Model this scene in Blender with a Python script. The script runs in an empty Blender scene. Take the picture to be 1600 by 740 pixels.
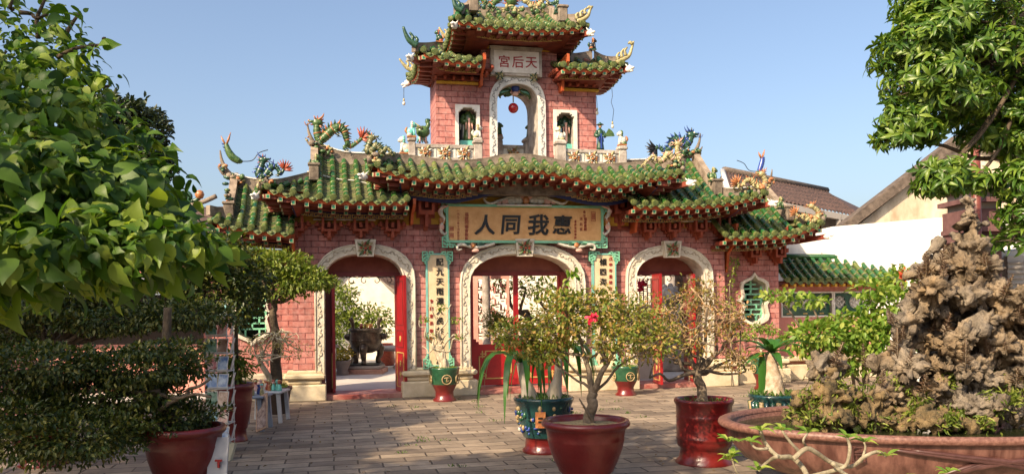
import bpy, bmesh, math, random
import numpy as np
from mathutils import Vector, Matrix, Euler
from mathutils.geometry import tessellate_polygon
random.seed(7)
rng = np.random.default_rng(11)
SC = bpy.context.scene
COL = SC.collection
R = math.radians

# ------------------------------------------------------------------ camera, sky, sun, exposure
F = 1300.0                      # focal length in photograph pixels (1600 wide)
HY = 475.0                      # horizon row at the middle column
EYE = 1.65
cam_d = bpy.data.cameras.new('camera')
cam = bpy.data.objects.new('camera', cam_d)
COL.objects.link(cam)
cam_d.sensor_width = 36.0
cam_d.lens = F / 1600 * 36.0
cam_d.shift_y = (HY - 370) / 1600
cam_d.clip_start = 0.1
cam_d.clip_end = 2000
CM = Matrix.Translation((0, 0, EYE)) @ Matrix.Rotation(R(90), 4, 'X') @ Matrix.Rotation(R(-0.7), 4, 'Z')
cam.matrix_world = CM
SC.camera = cam

SUN_AZ = R(40)                  # to the left of straight behind the camera
SUN_EL = R(36)
sun_dir = Vector((-math.sin(SUN_AZ) * math.cos(SUN_EL), -math.cos(SUN_AZ) * math.cos(SUN_EL), math.sin(SUN_EL)))
sd = bpy.data.lights.new('sun', 'SUN')
sd.energy = 5.0
sd.angle = R(0.5)
sd.color = (1.0, 0.79, 0.54)
sun = bpy.data.objects.new('sun', sd)
COL.objects.link(sun)
sun.rotation_euler = sun_dir.to_track_quat('Z', 'Y').to_euler()
sun.location = (-20, -20, 25)

W = bpy.data.worlds.new('World')
SC.world = W
W.use_nodes = True
nt = W.node_tree
sky = nt.nodes.new('ShaderNodeTexSky')
sky.sky_type = 'NISHITA'
sky.sun_disc = False
sky.sun_elevation = SUN_EL
sky.sun_rotation = math.atan2(sun_dir.x, sun_dir.y)
sky.air_density = 0.9
sky.dust_density = 3.8
sky.ozone_density = 0.7
nt.links.new(sky.outputs[0], nt.nodes['Background'].inputs[0])
nt.nodes['Background'].inputs[1].default_value = 0.135
SC.view_settings.view_transform = 'Standard'
SC.view_settings.look = 'None'
SC.view_settings.exposure = 0.76
SC.view_settings.gamma = 1.0
SC.view_settings.use_curve_mapping = False

# ------------------------------------------------------------------ from photograph rays to places
CMi3 = CM.to_3x3()
def ray(px, py):
    return (CMi3 @ Vector(((px - 800) / F, (HY - py) / F, -1.0)))
CP = Vector((0, 0, EYE))
def GP(px, py, z=0.0):
    """point on the level z under a photograph pixel"""
    d = ray(px, py)
    return CP + d * ((z - CP.z) / d.z)
def AT(px, py, dist):
    """point at a forward distance"""
    d = ray(px, py)
    return CP + d * (dist / d.y)

TH = R(12.5)
g0 = GP(820, 613)
GM = Matrix.Translation((g0.x, g0.y, 0)) @ Matrix.Rotation(TH, 4, 'Z')
GMi = GM.inverted()
GMi3 = GMi.to_3x3()
gcp = GMi @ CP
def P(px, py, y=0.0):
    """gate frame point on the plane at depth y (metres behind the gate's face)"""
    d = GMi3 @ ray(px, py)
    return gcp + d * ((y - gcp.y) / d.y)

# ------------------------------------------------------------------ materials
MATS = {}
def mat(name, col, rough=0.6, col2=None, scale=4.0, bump=0.0, bscale=None, metal=0.0, spec=None, detail=5.0,
        stretch=(1, 1, 1), lo=0.35, hi=0.65, trans=0.0, coat=0.0):
    if name in MATS: return MATS[name]
    m = bpy.data.materials.new(name); m.use_nodes = True
    n = m.node_tree; b = n.nodes['Principled BSDF']
    b.inputs['Base Color'].default_value = (*col, 1)
    b.inputs['Roughness'].default_value = rough
    b.inputs['Metallic'].default_value = metal
    if spec is not None: b.inputs['Specular IOR Level'].default_value = spec
    if coat: 
        b.inputs['Coat Weight'].default_value = coat; b.inputs['Coat Roughness'].default_value = 0.15
    if trans: b.inputs['Transmission Weight'].default_value = trans
    tc = n.nodes.new('ShaderNodeTexCoord'); mp = n.nodes.new('ShaderNodeMapping')
    n.links.new(tc.outputs['Object'], mp.inputs[0]); mp.inputs['Scale'].default_value = stretch
    if col2 is not None:
        nz = n.nodes.new('ShaderNodeTexNoise'); nz.inputs['Scale'].default_value = scale; nz.inputs['Detail'].default_value = detail
        nz.inputs['Roughness'].default_value = 0.62
        n.links.new(mp.outputs[0], nz.inputs['Vector'])
        r = n.nodes.new('ShaderNodeValToRGB')
        r.color_ramp.elements[0].position = lo; r.color_ramp.elements[0].color = (*col, 1)
        r.color_ramp.elements[1].position = hi; r.color_ramp.elements[1].color = (*col2, 1)
        n.links.new(nz.outputs[0], r.inputs[0]); n.links.new(r.outputs[0], b.inputs['Base Color'])
    if bump:
        nb = n.nodes.new('ShaderNodeTexNoise'); nb.inputs['Scale'].default_value = bscale or scale * 3; nb.inputs['Detail'].default_value = 6
        n.links.new(mp.outputs[0], nb.inputs['Vector'])
        bp = n.nodes.new('ShaderNodeBump'); bp.inputs['Strength'].default_value = bump; bp.inputs['Distance'].default_value = 0.02
        n.links.new(nb.outputs[0], bp.inputs['Height']); n.links.new(bp.outputs[0], b.inputs['Normal'])
    MATS[name] = m
    return m

def brick_mat(name, c1, c2, mortar, bw=0.24, bh=0.108, ms=0.007, xy=False, rough=0.75, stain=(0.2, 0.12, 0.1), mix=0.35, bump=0.6, wob=0.0):
    m = bpy.data.materials.new(name); m.use_nodes = True
    n = m.node_tree; L = n.links; b = n.nodes['Principled BSDF']
    b.inputs['Roughness'].default_value = rough
    tc = n.nodes.new('ShaderNodeTexCoord'); sx = n.nodes.new('ShaderNodeSeparateXYZ'); cb = n.nodes.new('ShaderNodeCombineXYZ')
    L.new(tc.outputs['Object'], sx.inputs[0])
    if xy:
        L.new(sx.outputs[0], cb.inputs[0]); L.new(sx.outputs[1], cb.inputs[1])
    else:
        ad = n.nodes.new('ShaderNodeMath'); L.new(sx.outputs[0], ad.inputs[0]); L.new(sx.outputs[1], ad.inputs[1])
        L.new(ad.outputs[0], cb.inputs[0]); L.new(sx.outputs[2], cb.inputs[1])
    vec = cb.outputs[0]
    if wob:
        nw = n.nodes.new('ShaderNodeTexNoise'); nw.inputs['Scale'].default_value = 1.6; nw.inputs['Detail'].default_value = 3
        L.new(tc.outputs['Object'], nw.inputs['Vector'])
        sm = n.nodes.new('ShaderNodeVectorMath'); sm.operation = 'MULTIPLY_ADD'
        sm.inputs[1].default_value = (wob, wob, 0)
        L.new(nw.outputs['Color'], sm.inputs[0]); L.new(vec, sm.inputs[2]); vec = sm.outputs[0]
    br = n.nodes.new('ShaderNodeTexBrick'); L.new(vec, br.inputs['Vector'])
    br.inputs['Scale'].default_value = 1.0
    br.inputs['Brick Width'].default_value = bw; br.inputs['Row Height'].default_value = bh
    br.inputs['Mortar Size'].default_value = ms; br.inputs['Mortar Smooth'].default_value = 0.3
    br.inputs['Bias'].default_value = -0.1
    br.inputs['Color1'].default_value = (*c1, 1); br.inputs['Color2'].default_value = (*c2, 1); br.inputs['Mortar'].default_value = (*mortar, 1)
    nz = n.nodes.new('ShaderNodeTexNoise'); nz.inputs['Scale'].default_value = 14 if not xy else 5; nz.inputs['Detail'].default_value = 8; nz.inputs['Roughness'].default_value = 0.7
    L.new(tc.outputs['Object'], nz.inputs['Vector'])
    r = n.nodes.new('ShaderNodeValToRGB'); r.color_ramp.elements[0].position = 0.4; r.color_ramp.elements[1].position = 0.72
    r.color_ramp.elements[0].color = (0, 0, 0, 1); L.new(nz.outputs[0], r.inputs[0])
    mx = n.nodes.new('ShaderNodeMixRGB'); mx.inputs[0].default_value = mix; mx.blend_type = 'MIX'
    mul = n.nodes.new('ShaderNodeMath'); mul.operation = 'MULTIPLY'; mul.inputs[1].default_value = mix
    L.new(r.outputs[0], mul.inputs[0]); L.new(mul.outputs[0], mx.inputs[0])
    L.new(br.outputs['Color'], mx.inputs[1]); mx.inputs[2].default_value = (*stain, 1)
    # broad grime
    n2 = n.nodes.new('ShaderNodeTexNoise'); n2.inputs['Scale'].default_value = 1.1; n2.inputs['Detail'].default_value = 7; n2.inputs['Roughness'].default_value = 0.72
    mpg = n.nodes.new('ShaderNodeMapping'); mpg.inputs['Scale'].default_value = (1, 1, 1) if xy else (2.6, 2.6, .55)
    L.new(tc.outputs['Object'], mpg.inputs[0]); L.new(mpg.outputs[0], n2.inputs['Vector'])
    r2 = n.nodes.new('ShaderNodeMapRange'); r2.inputs[1].default_value = 0.35; r2.inputs[2].default_value = 0.7
    r2.inputs[3].default_value = 0.58; r2.inputs[4].default_value = 1.15
    L.new(n2.outputs[0], r2.inputs[0])
    m2 = n.nodes.new('ShaderNodeMixRGB'); m2.blend_type = 'MULTIPLY'; m2.inputs[0].default_value = 1
    L.new(mx.outputs[0], m2.inputs[1]); L.new(r2.outputs[0], m2.inputs[2])
    L.new(m2.outputs[0], b.inputs['Base Color'])
    mh = n.nodes.new('ShaderNodeMath'); mh.operation = 'MULTIPLY_ADD'; mh.inputs[1].default_value = 0.35
    inv = n.nodes.new('ShaderNodeMath'); inv.operation = 'SUBTRACT'; inv.inputs[0].default_value = 1
    L.new(br.outputs['Fac'], inv.inputs[1]); L.new(nz.outputs[0], mh.inputs[0]); L.new(inv.outputs[0], mh.inputs[2])
    bp = n.nodes.new('ShaderNodeBump'); bp.inputs['Strength'].default_value = bump; bp.inputs['Distance'].default_value = 0.012
    L.new(mh.outputs[0], bp.inputs['Height']); L.new(bp.outputs[0], b.inputs['Normal'])
    MATS[name] = m
    return m

def leaf_mat(name, c1, c2, c3=None, trans=0.35, rough=0.45, tcol=None):
    """leaf colour varies from leaf to leaf by the 'tint' attribute"""
    if name in MATS: return MATS[name]
    m = bpy.data.materials.new(name); m.use_nodes = True
    n = m.node_tree; L = n.links; b = n.nodes['Principled BSDF']; out = n.nodes['Material Output']
    at = n.nodes.new('ShaderNodeAttribute'); at.attribute_name = 'tint'
    r = n.nodes.new('ShaderNodeValToRGB')
    r.color_ramp.elements[0].color = (*c1, 1); r.color_ramp.elements[1].color = (*(c3 or c2), 1)
    e = r.color_ramp.elements.new(0.6 if c3 else 0.5); e.color = (*((c2 if c3 else [(a + b_) / 2 for a, b_ in zip(c1, c2)])), 1)
    L.new(at.outputs['Fac'], r.inputs[0]); L.new(r.outputs[0], b.inputs['Base Color'])
    b.inputs['Roughness'].default_value = rough
    b.inputs['Specular IOR Level'].default_value = 0.4
    tr = n.nodes.new('ShaderNodeBsdfTranslucent')
    g = n.nodes.new('ShaderNodeMixRGB'); g.blend_type = 'MULTIPLY'; g.inputs[0].default_value = 1; g.inputs[2].default_value = (1.25, 1.3, 0.5, 1)
    L.new(r.outputs[0], g.inputs[1]); L.new(g.outputs[0], tr.inputs[0])
    mx = n.nodes.new('ShaderNodeMixShader'); mx.inputs[0].default_value = trans
    L.new(b.outputs[0], mx.inputs[1]); L.new(tr.outputs[0], mx.inputs[2]); L.new(mx.outputs[0], out.inputs[0])
    MATS[name] = m
    return m

# ------------------------------------------------------------------ mesh builder
class MB:
    def __init__(s, smooth=False):
        s.v = []; s.f = []; s.m = []; s.s = []; s.mats = []; s.smooth = smooth
    def mi(s, m):
        if m not in s.mats: s.mats.append(m)
        return s.mats.index(m)
    def add(s, vs, fs, m, smooth=None):
        o = len(s.v); k = s.mi(m)
        s.v += [tuple(x) for x in vs]
        sm = s.smooth if smooth is None else smooth
        for f in fs: s.f.append([i + o for i in f]); s.m.append(k); s.s.append(sm)
        return s
    def box(s, c, d, m, rot=None, taper=1.0):
        hx, hy, hz = d[0] / 2, d[1] / 2, d[2] / 2
        vs = []
        for z in (-1, 1):
            t = taper if z > 0 else 1
            for x, y in ((-1, -1), (1, -1), (1, 1), (-1, 1)):
                p = Vector((x * hx * t, y * hy * t, z * hz))
                if rot is not None: p = rot @ p
                vs.append(p + Vector(c))
        s.add(vs, [(3, 2, 1, 0), (4, 5, 6, 7), (0, 1, 5, 4), (1, 2, 6, 5), (2, 3, 7, 6), (3, 0, 4, 7)], m, False)
        return s
    def b2(s, x0, x1, y0, y1, z0, z1, m):
        return s.box(((x0 + x1) / 2, (y0 + y1) / 2, (z0 + z1) / 2), (abs(x1 - x0), abs(y1 - y0), abs(z1 - z0)), m)
    def chamfer_box(s, c, d, m, ch=0.01):
        """box with its upper and front edges softened"""
        hx, hy, hz = d[0] / 2, d[1] / 2, d[2] / 2
        lev = [(-hz, ch), (-hz + ch, 0), (hz - ch, 0), (hz, ch)]
        rings = []
        for z, q in lev:
            a, b = hx - q, hy - q
            e = ch * 0.9
            rings.append([(-a + e, -b, z), (a - e, -b, z), (a, -b + e, z), (a, b - e, z), (a - e, b, z), (-a + e, b, z), (-a, b - e, z), (-a, -b + e, z)])
        vs = [Vector(p) + Vector(c) for r_ in rings for p in r_]
        fs = [tuple(range(7, -1, -1)), tuple(range(24, 32))]
        for k in range(3):
            for i in range(8):
                fs.append((k * 8 + i, k * 8 + (i + 1) % 8, (k + 1) * 8 + (i + 1) % 8, (k + 1) * 8 + i))
        return s.add(vs, fs, m, False)
    def tube(s, pts, rad, m, n=8, cap=True, smooth=True, flat=1.0):
        pts = [Vector(p) for p in pts]
        if not hasattr(rad, '__len__'): rad = [rad] * len(pts)
        vs = []; N = len(pts)
        up = Vector((0, 0, 1)); prev = None
        for i, p in enumerate(pts):
            t = (pts[min(i + 1, N - 1)] - pts[max(i - 1, 0)])
            if t.length < 1e-9: t = Vector((0, 0, 1))
            t.normalize()
            if prev is None:
                a = t.cross(up)
                if a.length < 0.1: a = t.cross(Vector((1, 0, 0)))
            else:
                a = prev - t * prev.dot(t)
            a.normalize(); prev = a; b = t.cross(a)
            for k in range(n):
                an = 2 * math.pi * k / n
                vs.append(p + (a * math.cos(an) + b * math.sin(an) * flat) * rad[i])
        fs = []
        for i in range(N - 1):
            for k in range(n):
                fs.append((i * n + k, i * n + (k + 1) % n, (i + 1) * n + (k + 1) % n, (i + 1) * n + k))
        if cap:
            fs.append(tuple(range(n - 1, -1, -1))); fs.append(tuple((N - 1) * n + k for k in range(n)))
        return s.add(vs, fs, m, smooth)
    def lathe(s, prof, c, m, n=24, smooth=True, sx=1.0, sy=1.0, close=True, tilt=None):
        vs = []; c = Vector(c)
        for r_, z in prof:
            for k in range(n):
                a = 2 * math.pi * k / n
                p = Vector((r_ * math.cos(a) * sx, r_ * math.sin(a) * sy, z))
                if tilt is not None: p = tilt @ p
                vs.append(c + p)
        fs = []
        for i in range(len(prof) - 1):
            for k in range(n):
                fs.append((i * n + k, i * n + (k + 1) % n, (i + 1) * n + (k + 1) % n, (i + 1) * n + k))
        if close:
            fs.append(tuple(range(n - 1, -1, -1))); fs.append(tuple((len(prof) - 1) * n + k for k in range(n)))
        return s.add(vs, fs, m, smooth)
    def ball(s, c, r_, m, n=10, sc=(1, 1, 1), rot=None):
        vs = []; fs = []; h = n // 2 + 1
        for i in range(h + 1):
            th = math.pi * i / h
            for k in range(n):
                a = 2 * math.pi * k / n
                p = Vector((math.sin(th) * math.cos(a) * sc[0], math.sin(th) * math.sin(a) * sc[1], math.cos(th) * sc[2])) * r_
                if rot is not None: p = rot @ p
                vs.append(p + Vector(c))
        for i in range(h):
            for k in range(n):
                fs.append((i * n + k, (i + 1) * n + k, (i + 1) * n + (k + 1) % n, i * n + (k + 1) % n))
        return s.add(vs, fs, m, True)
    def prism(s, poly, y0, y1, m, holes=(), side=True, rev=None, back=True):
        """poly in (x, z), pushed along y from y0 (front) to y1"""
        loops = [list(poly)] + [list(h) for h in holes]
        tri = tessellate_polygon([[Vector((p[0], p[1], 0)) for p in l] for l in loops])
        flat = [p for l in loops for p in l]; N = len(flat)
        vs = [(p[0], y0, p[1]) for p in flat] + [(p[0], y1, p[1]) for p in flat]
        ff = []; 
        for t in tri:
            a, b, c = [Vector((*flat[i], 0)) for i in t]
            if (b - a).cross(c - a).z < 0: t = (t[0], t[2], t[1])
            ff.append(tuple(t))
            if back: ff.append(tuple(i + N for i in reversed(t)))
        s.add(vs, ff, m, False)
        if side:
            o = 0
            for li, l in enumerate(loops):
                q = len(l); area = sum(l[i][0] * l[(i + 1) % q][1] - l[(i + 1) % q][0] * l[i][1] for i in range(q))
                fs = []
                for i in range(q):
                    a, b = o + i, o + (i + 1) % q
                    f = (a, a + N, b + N, b)
                    if (area > 0) != (li == 0): f = f[::-1]
                    fs.append(f)
                s.add(vs, fs, (rev if (li > 0 and rev) else m), False)
                o += q
        return s
    def loft(s, rows, m, smooth=True, closed=False):
        n = len(rows[0]); vs = [p for r_ in rows for p in r_]; fs = []
        for i in range(len(rows) - 1):
            for k in range(n if closed else n - 1):
                fs.append((i * n + k, i * n + (k + 1) % n, (i + 1) * n + (k + 1) % n, (i + 1) * n + k))
        return s.add(vs, fs, m, smooth)
    def cells(s, rows, x0, z0, cw, ch, y0, y1, m, key='#'):
        """rows of text, top row first: every run of key becomes a bar"""
        for j, row in enumerate(rows):
            i = 0
            while i < len(row):
                if row[i] == key:
                    k = i
                    while k < len(row) and row[k] == key: k += 1
                    za = z0 + (len(rows) - 1 - j) * ch
                    s.b2(x0 + i * cw, x0 + k * cw, y0, y1, za, za + ch, m)
                    i = k
                else: i += 1
        return s
    def shift(s, o):
        s.v = [(a - o[0], b - o[1], c - o[2]) for a, b, c in s.v]; return s
    def mesh(s, name):
        me = bpy.data.meshes.new(name)
        me.from_pydata(s.v, [], s.f)
        me.polygons.foreach_set('material_index', s.m)
        me.polygons.foreach_set('use_smooth', s.s)
        for m in s.mats: me.materials.append(m)
        me.update()
        return me

def tagit(o, label=None, cat=None, group=None, kind=None):
    if label: o['label'] = label
    if cat: o['category'] = cat
    if group: o['group'] = group
    if kind: o['kind'] = kind
    return o
IDM = Matrix.Identity(4)
class Thing:
    """one thing: an Empty at base point b of a frame, parts hang from it"""
    def __init__(s, name, label, cat, b=(0, 0, 0), frame=IDM, group=None, kind=None):
        s.o = bpy.data.objects.new(name, None); COL.objects.link(s.o)
        s.b = Vector(b)
        s.o.matrix_world = frame @ Matrix.Translation(s.b)
        s.o.empty_display_size = 0.2
        tagit(s.o, label, cat, group, kind)
    def part(s, name, mb, parent=None, label=None, kind=None):
        mb.shift(s.b)
        o = bpy.data.objects.new(name, mb.mesh(name)); COL.objects.link(o)
        o.parent = parent or s.o
        if label: o['label'] = label
        if kind: o['kind'] = kind
        return o
    def mpart(s, name, me, parent=None, loc=(0, 0, 0), rot=(0, 0, 0), scale=(1, 1, 1), label=None):
        o = bpy.data.objects.new(name, me); COL.objects.link(o); o.parent = parent or s.o
        o.location = Vector(loc) - s.b; o.rotation_euler = rot; o.scale = scale
        if label: o['label'] = label
        return o
def single(name, mb, label=None, cat=None, frame=IDM, group=None, kind=None, b=None):
    a = np.array(mb.v)
    if b is None:
        b = Vector(((a[:, 0].min() + a[:, 0].max()) / 2, (a[:, 1].min() + a[:, 1].max()) / 2, a[:, 2].min()))
    mb.shift(b)
    o = bpy.data.objects.new(name, mb.mesh(name)); COL.objects.link(o)
    o.matrix_world = frame @ Matrix.Translation(b)
    return tagit(o, label, cat, group, kind)
def clone(t, loc=None, label=None, rotz=None, group=None):
    """copy a thing, its parts and their sub-parts"""
    def cp(o, par):
        c = o.copy(); COL.objects.link(c)
        if par is not None: c.parent = par
        for ch in o.children: cp(ch, c)
        return c
    c = cp(t, None)
    if loc is not None: c.location = loc
    if rotz is not None: c.rotation_euler = (0, 0, rotz)
    if label: c['label'] = label
    if group: c['group'] = group
    return c
def text_mesh(body, size, depth, m, bold=0.0, spacing=1.0, shear=0.0, align='CENTER'):
    cu = bpy.data.curves.new('lettering', 'FONT'); cu.body = body; cu.size = size; cu.extrude = depth
    cu.offset = bold; cu.align_x = align; cu.align_y = 'CENTER'; cu.shear = shear; cu.space_line = spacing
    cu.resolution_u = 3
    o = bpy.data.objects.new('tmp', cu); COL.objects.link(o)
    bpy.context.view_layer.update()
    dg = bpy.context.evaluated_depsgraph_get()
    me = bpy.data.meshes.new_from_object(o.evaluated_get(dg))
    bpy.data.objects.remove(o); bpy.data.curves.remove(cu)
    me.materials.clear(); me.materials.append(m)
    return me
def add_text(mb, body, x, z, y, size, m, bold=0.0, depth=0.004, sx=1.0, shear=0.0):
    """standing letters centred on (x, z) of a board whose face is at y, looking towards -y"""
    me = text_mesh(body, size, depth, m, bold, shear=shear)
    co = np.array([v.co[:] for v in me.vertices])
    if not len(co): return
    c = (co.min(0) + co.max(0)) / 2
    vs = [(x + (p[0] - c[0]) * sx, y - (p[2]), z + p[1] - c[1]) for p in co]
    mb.add(vs, [list(f.vertices) for f in me.polygons], m, False)
    bpy.data.meshes.remove(me)
def interp(pts, x):
    xs = [p[0] for p in pts]; ys = [p[1] for p in pts]
    return float(np.interp(x, xs, ys))
def smooth_path(pts, n=6):
    """Catmull-Rom through points"""
    P_ = [Vector(p) for p in pts]; out = []
    for i in range(len(P_) - 1):
        a, b, c, d = P_[max(i - 1, 0)], P_[i], P_[i + 1], P_[min(i + 2, len(P_) - 1)]
        for k in range(n):
            t = k / n
            out.append(0.5 * ((2 * b) + (c - a) * t + (2 * a - 5 * b + 4 * c - d) * t * t + (3 * b - a - 3 * c + d) * t ** 3))
    out.append(P_[-1]); return out
# ================================================================== materials of the gate
BRICK = brick_mat('pink_brick', (0.36, 0.112, 0.095), (0.53, 0.205, 0.175), (0.14, 0.018, 0.02), ms=.0085, stain=(0.60, 0.36, 0.33), mix=0.6)
PINK = mat('pink_plaster', (0.46, 0.17, 0.14), 0.8, (0.55, 0.25, 0.21), 3.0, 0.2)
STONE = mat('carved_pale_stone', (0.50, 0.45, 0.36), 0.8, (0.66, 0.61, 0.51), 7.0, 0.35, 25)
STONE_G = mat('weathered_grey_stone', (0.24, 0.20, 0.17), 0.9, (0.47, 0.43, 0.38), 5.0, 0.5, 20)
STONE_C = mat('cream_plinth_stone', (0.44, 0.36, 0.23), 0.8, (0.62, 0.53, 0.38), 3.0, 0.3, 12)
RELIEF = mat('relief_shadow_stone', (0.34, 0.29, 0.215), 0.85, (0.46, 0.40, 0.31), 9.0)
RIDGE = mat('ridge_stone', (0.085, 0.065, 0.05), 0.9, (0.26, 0.21, 0.16), 5.0, 0.5, 16)
WHITE = mat('white_lime', (0.72, 0.70, 0.66), 0.8, (0.55, 0.52, 0.47), 6.0)
G1 = mat('green_glaze', (0.009, 0.050, 0.012), 0.25, (0.036, 0.115, 0.018), 9.0, spec=0.6, lo=0.3, hi=0.7)
G2 = mat('dark_green_glaze', (0.008, 0.05, 0.025), 0.25, (0.03, 0.12, 0.03), 8.0, spec=0.6)
G3 = mat('worn_green_glaze', (0.035, 0.08, 0.014), 0.4, (0.16, 0.18, 0.05), 12.0, spec=0.5)
GP_ = mat('tile_biscuit', (0.09, 0.085, 0.03), 0.7, (0.21, 0.19, 0.085), 14.0)
GD = mat('tile_end', (0.045, 0.075, 0.017), 0.45, (0.18, 0.20, 0.068), 16.0, 0.3, 40)
GDR = mat('tile_end_relief', (0.04, 0.07, 0.02), 0.55, (0.12, 0.14, 0.04), 20.0)
PAN = mat('pan_tile', (0.018, 0.032, 0.012), 0.5, (0.065, 0.08, 0.03), 9.0)
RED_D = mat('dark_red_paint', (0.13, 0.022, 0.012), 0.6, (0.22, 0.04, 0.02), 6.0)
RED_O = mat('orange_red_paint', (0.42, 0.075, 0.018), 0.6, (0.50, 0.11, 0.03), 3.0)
RED_B = mat('bracket_red_paint', (0.26, 0.048, 0.022), 0.65, (0.34, 0.075, 0.035), 8.0)
DOOR = mat('door_red_lacquer', (0.24, 0.004, 0.007), 0.4, (0.34, 0.010, 0.012), 4.0, coat=0.3)
DOORF = mat('door_frame_maroon', (0.12, 0.012, 0.012), 0.5, (0.18, 0.022, 0.018), 5.0)
YEL = mat('ochre_yellow_paint', (0.50, 0.27, 0.02), 0.7, (0.60, 0.34, 0.04), 4.0)
BLUE = mat('deep_blue_paint', (0.006, 0.012, 0.07), 0.6, (0.010, 0.022, 0.12), 5.0)
GOLD = mat('gold_fret_paint', (0.40, 0.25, 0.07), 0.5, (0.52, 0.35, 0.12), 10)
RAFW = mat('rafter_end_cream', (0.42, 0.38, 0.22), 0.6)
RAFG = mat('rafter_end_green', (0.01, 0.19, 0.10), 0.4)
MINT = mat('mint_green_paint', (0.15, 0.44, 0.28), 0.55, (0.24, 0.54, 0.37), 8.0)
SIGN = mat('tan_signboard', (0.60, 0.32, 0.12), 0.65, (0.72, 0.43, 0.19), 6.0, 0.15, 60)
INK = mat('black_lacquer_letter', (0.012, 0.011, 0.010), 0.35)
REDINK = mat('red_letter', (0.30, 0.012, 0.012), 0.5)
CER_G = mat('ceramic_green', (0.015, 0.06, 0.022), 0.35, (0.10, 0.16, 0.045), 26)
CER_DG = mat('ceramic_dark_green', (0.012, 0.045, 0.025), 0.3, (0.035, 0.09, 0.05), 20)
CER_O = mat('ceramic_orange', (0.24, 0.07, 0.025), 0.4, (0.46, 0.21, 0.08), 22)
CER_Y = mat('ceramic_straw', (0.20, 0.18, 0.075), 0.5, (0.42, 0.36, 0.18), 26)
CER_W = mat('ceramic_white', (0.62, 0.60, 0.53), 0.4, (0.42, 0.40, 0.34), 22)
CER_B = mat('ceramic_blue', (0.015, 0.035, 0.20), 0.3, (0.04, 0.08, 0.32), 14)
CER_T = mat('ceramic_turquoise', (0.10, 0.42, 0.36), 0.4, (0.20, 0.52, 0.44), 14)
CER_R = mat('ceramic_red', (0.20, 0.03, 0.018), 0.35, (0.36, 0.08, 0.035), 18)
CER_P = mat('ceramic_pink', (0.58, 0.30, 0.25), 0.5, (0.66, 0.42, 0.34), 16)
CER_K = mat('ceramic_black', (0.018, 0.018, 0.022), 0.35)
SKIN_C = mat('ceramic_face', (0.52, 0.30, 0.18), 0.5)

GATE = Thing('temple_gate', 'pink brick temple gate with stepped green tiled roofs and a tower above its middle door', 'gate', (0, 0, 0), GM)

# ------------------------------------------------------------------ tile work
def tile_run(mb, p0, p1, r, sag=0.05):
    """one column of cover tiles from the eave p0 up to p1"""
    p0 = Vector(p0); p1 = Vector(p1); L = (p1 - p0).length
    if L < 0.06: return
    n = max(1, round(L / 0.19)); q = []
    for i in range(n + 1):
        t = i / n; p = p0.lerp(p1, t); p.z -= sag * math.sin(math.pi * t) * min(1, L); q.append(p)
    for i in range(n):
        a, b = q[i], q[i + 1]; d = (b - a).normalized()
        m = random.choices([G1, G2, G3], [5, 3, 1.3])[0]
        j = Vector((random.uniform(-.004, .004), 0, random.uniform(-.003, .003)))
        mb.tube([a + j, b + j], [r * 1.03, r * 0.95], m, 9, cap=False)
        mb.tube([a - d * 0.012 + j, a + d * 0.016 + j], r * 1.085, GP_ if random.random() < .7 else G3, 9)
def tile_disc(mb, p, d, r):
    mb.tube([p - d * .03, p + d * .03], r * 1.12, GD, 14, smooth=False)
    mb.tube([p - d * .036, p - d * .02], r * 0.86, GDR, 12, smooth=False)
    mb.tube([p - d * .040, p - d * .02], r * 0.70, GD, 12, smooth=False)
    mb.tube([p - d * .044, p - d * .02], r * 0.32, GDR, 7, smooth=False)
def tile_skirt(mb, E, T, out, r=0.056):
    """E: eave points, T: matching top points, out: outward unit vector"""
    out = Vector(out)
    for i in range(len(E)):
        tile_run(mb, E[i], T[i], r)
        d = (T[i] - E[i]); d = (d.normalized() if d.length > .05 else -out)
        dd = (d * .45 - out * .55).normalized()
        tile_disc(mb, E[i] + out * .02, dd, r)
    for i in range(len(E) - 1):
        a0, a1, b0, b1 = E[i], E[i + 1], T[i], T[i + 1]
        ax = (a1 - a0); w = ax.length; ax.normalize()
        # pan tiles, stepped and dished
        L = max((b0 - a0).length, (b1 - a1).length); n = max(1, round(L / 0.085))
        for k in range(n):
            t0, t1 = k / n, (k + 1) / n; rows = []
            for t, lift in ((t0, 0.012), (t1, -0.006)):
                s_ = -0.05 * math.sin(math.pi * t) * min(1, L)
                rows.append([a0.lerp(b0, t).lerp(a1.lerp(b1, t), u) + Vector((0, 0, s_ + lift - .055 * math.sin(math.pi * u) + random.uniform(-.003, .003))) for u in (0, .25, .5, .75, 1)])
            mb.loft(rows, random.choice([PAN, PAN, G2, G3]))
            rr = [[p.copy() for p in rows[0]], [p + Vector((0, 0, -0.02)) for p in rows[0]]]
            mb.loft(rr, GP_ if random.random() < .8 else G3, False)
        # drip tile
        c = a0.lerp(a1, .5) + out * .015 + Vector((0, 0, -.035)); hw = w * .40
        prof = [(-1, .35), (-.6, .10), (0, 0.0), (.6, .10), (1, .35), (.95, -.15), (.62, -.62), (.28, -.86), (0, -1.1), (-.28, -.86), (-.62, -.62), (-.95, -.15)]
        hh = .075
        j = random.uniform(-.006, .006)
        f = [c + ax * (x * hw) + Vector((0, 0, z * hh + j)) + out * (.012 + .02 * (-z if z < 0 else 0)) for x, z in prof]
        bk = [p - out * .022 for p in f]
        vs = f + bk; n2 = len(f)
        mb.add(vs, [tuple(range(n2)), tuple(range(2 * n2 - 1, n2 - 1, -1))] + [(k, k + n2, (k + 1) % n2 + n2, (k + 1) % n2) for k in range(n2)], random.choice([GD, GD, G3]), False)
        mb.ball(c + out * .034 + Vector((0, 0, -.028)), hw * .42, GDR, 7, (1, .25, .75))
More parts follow.
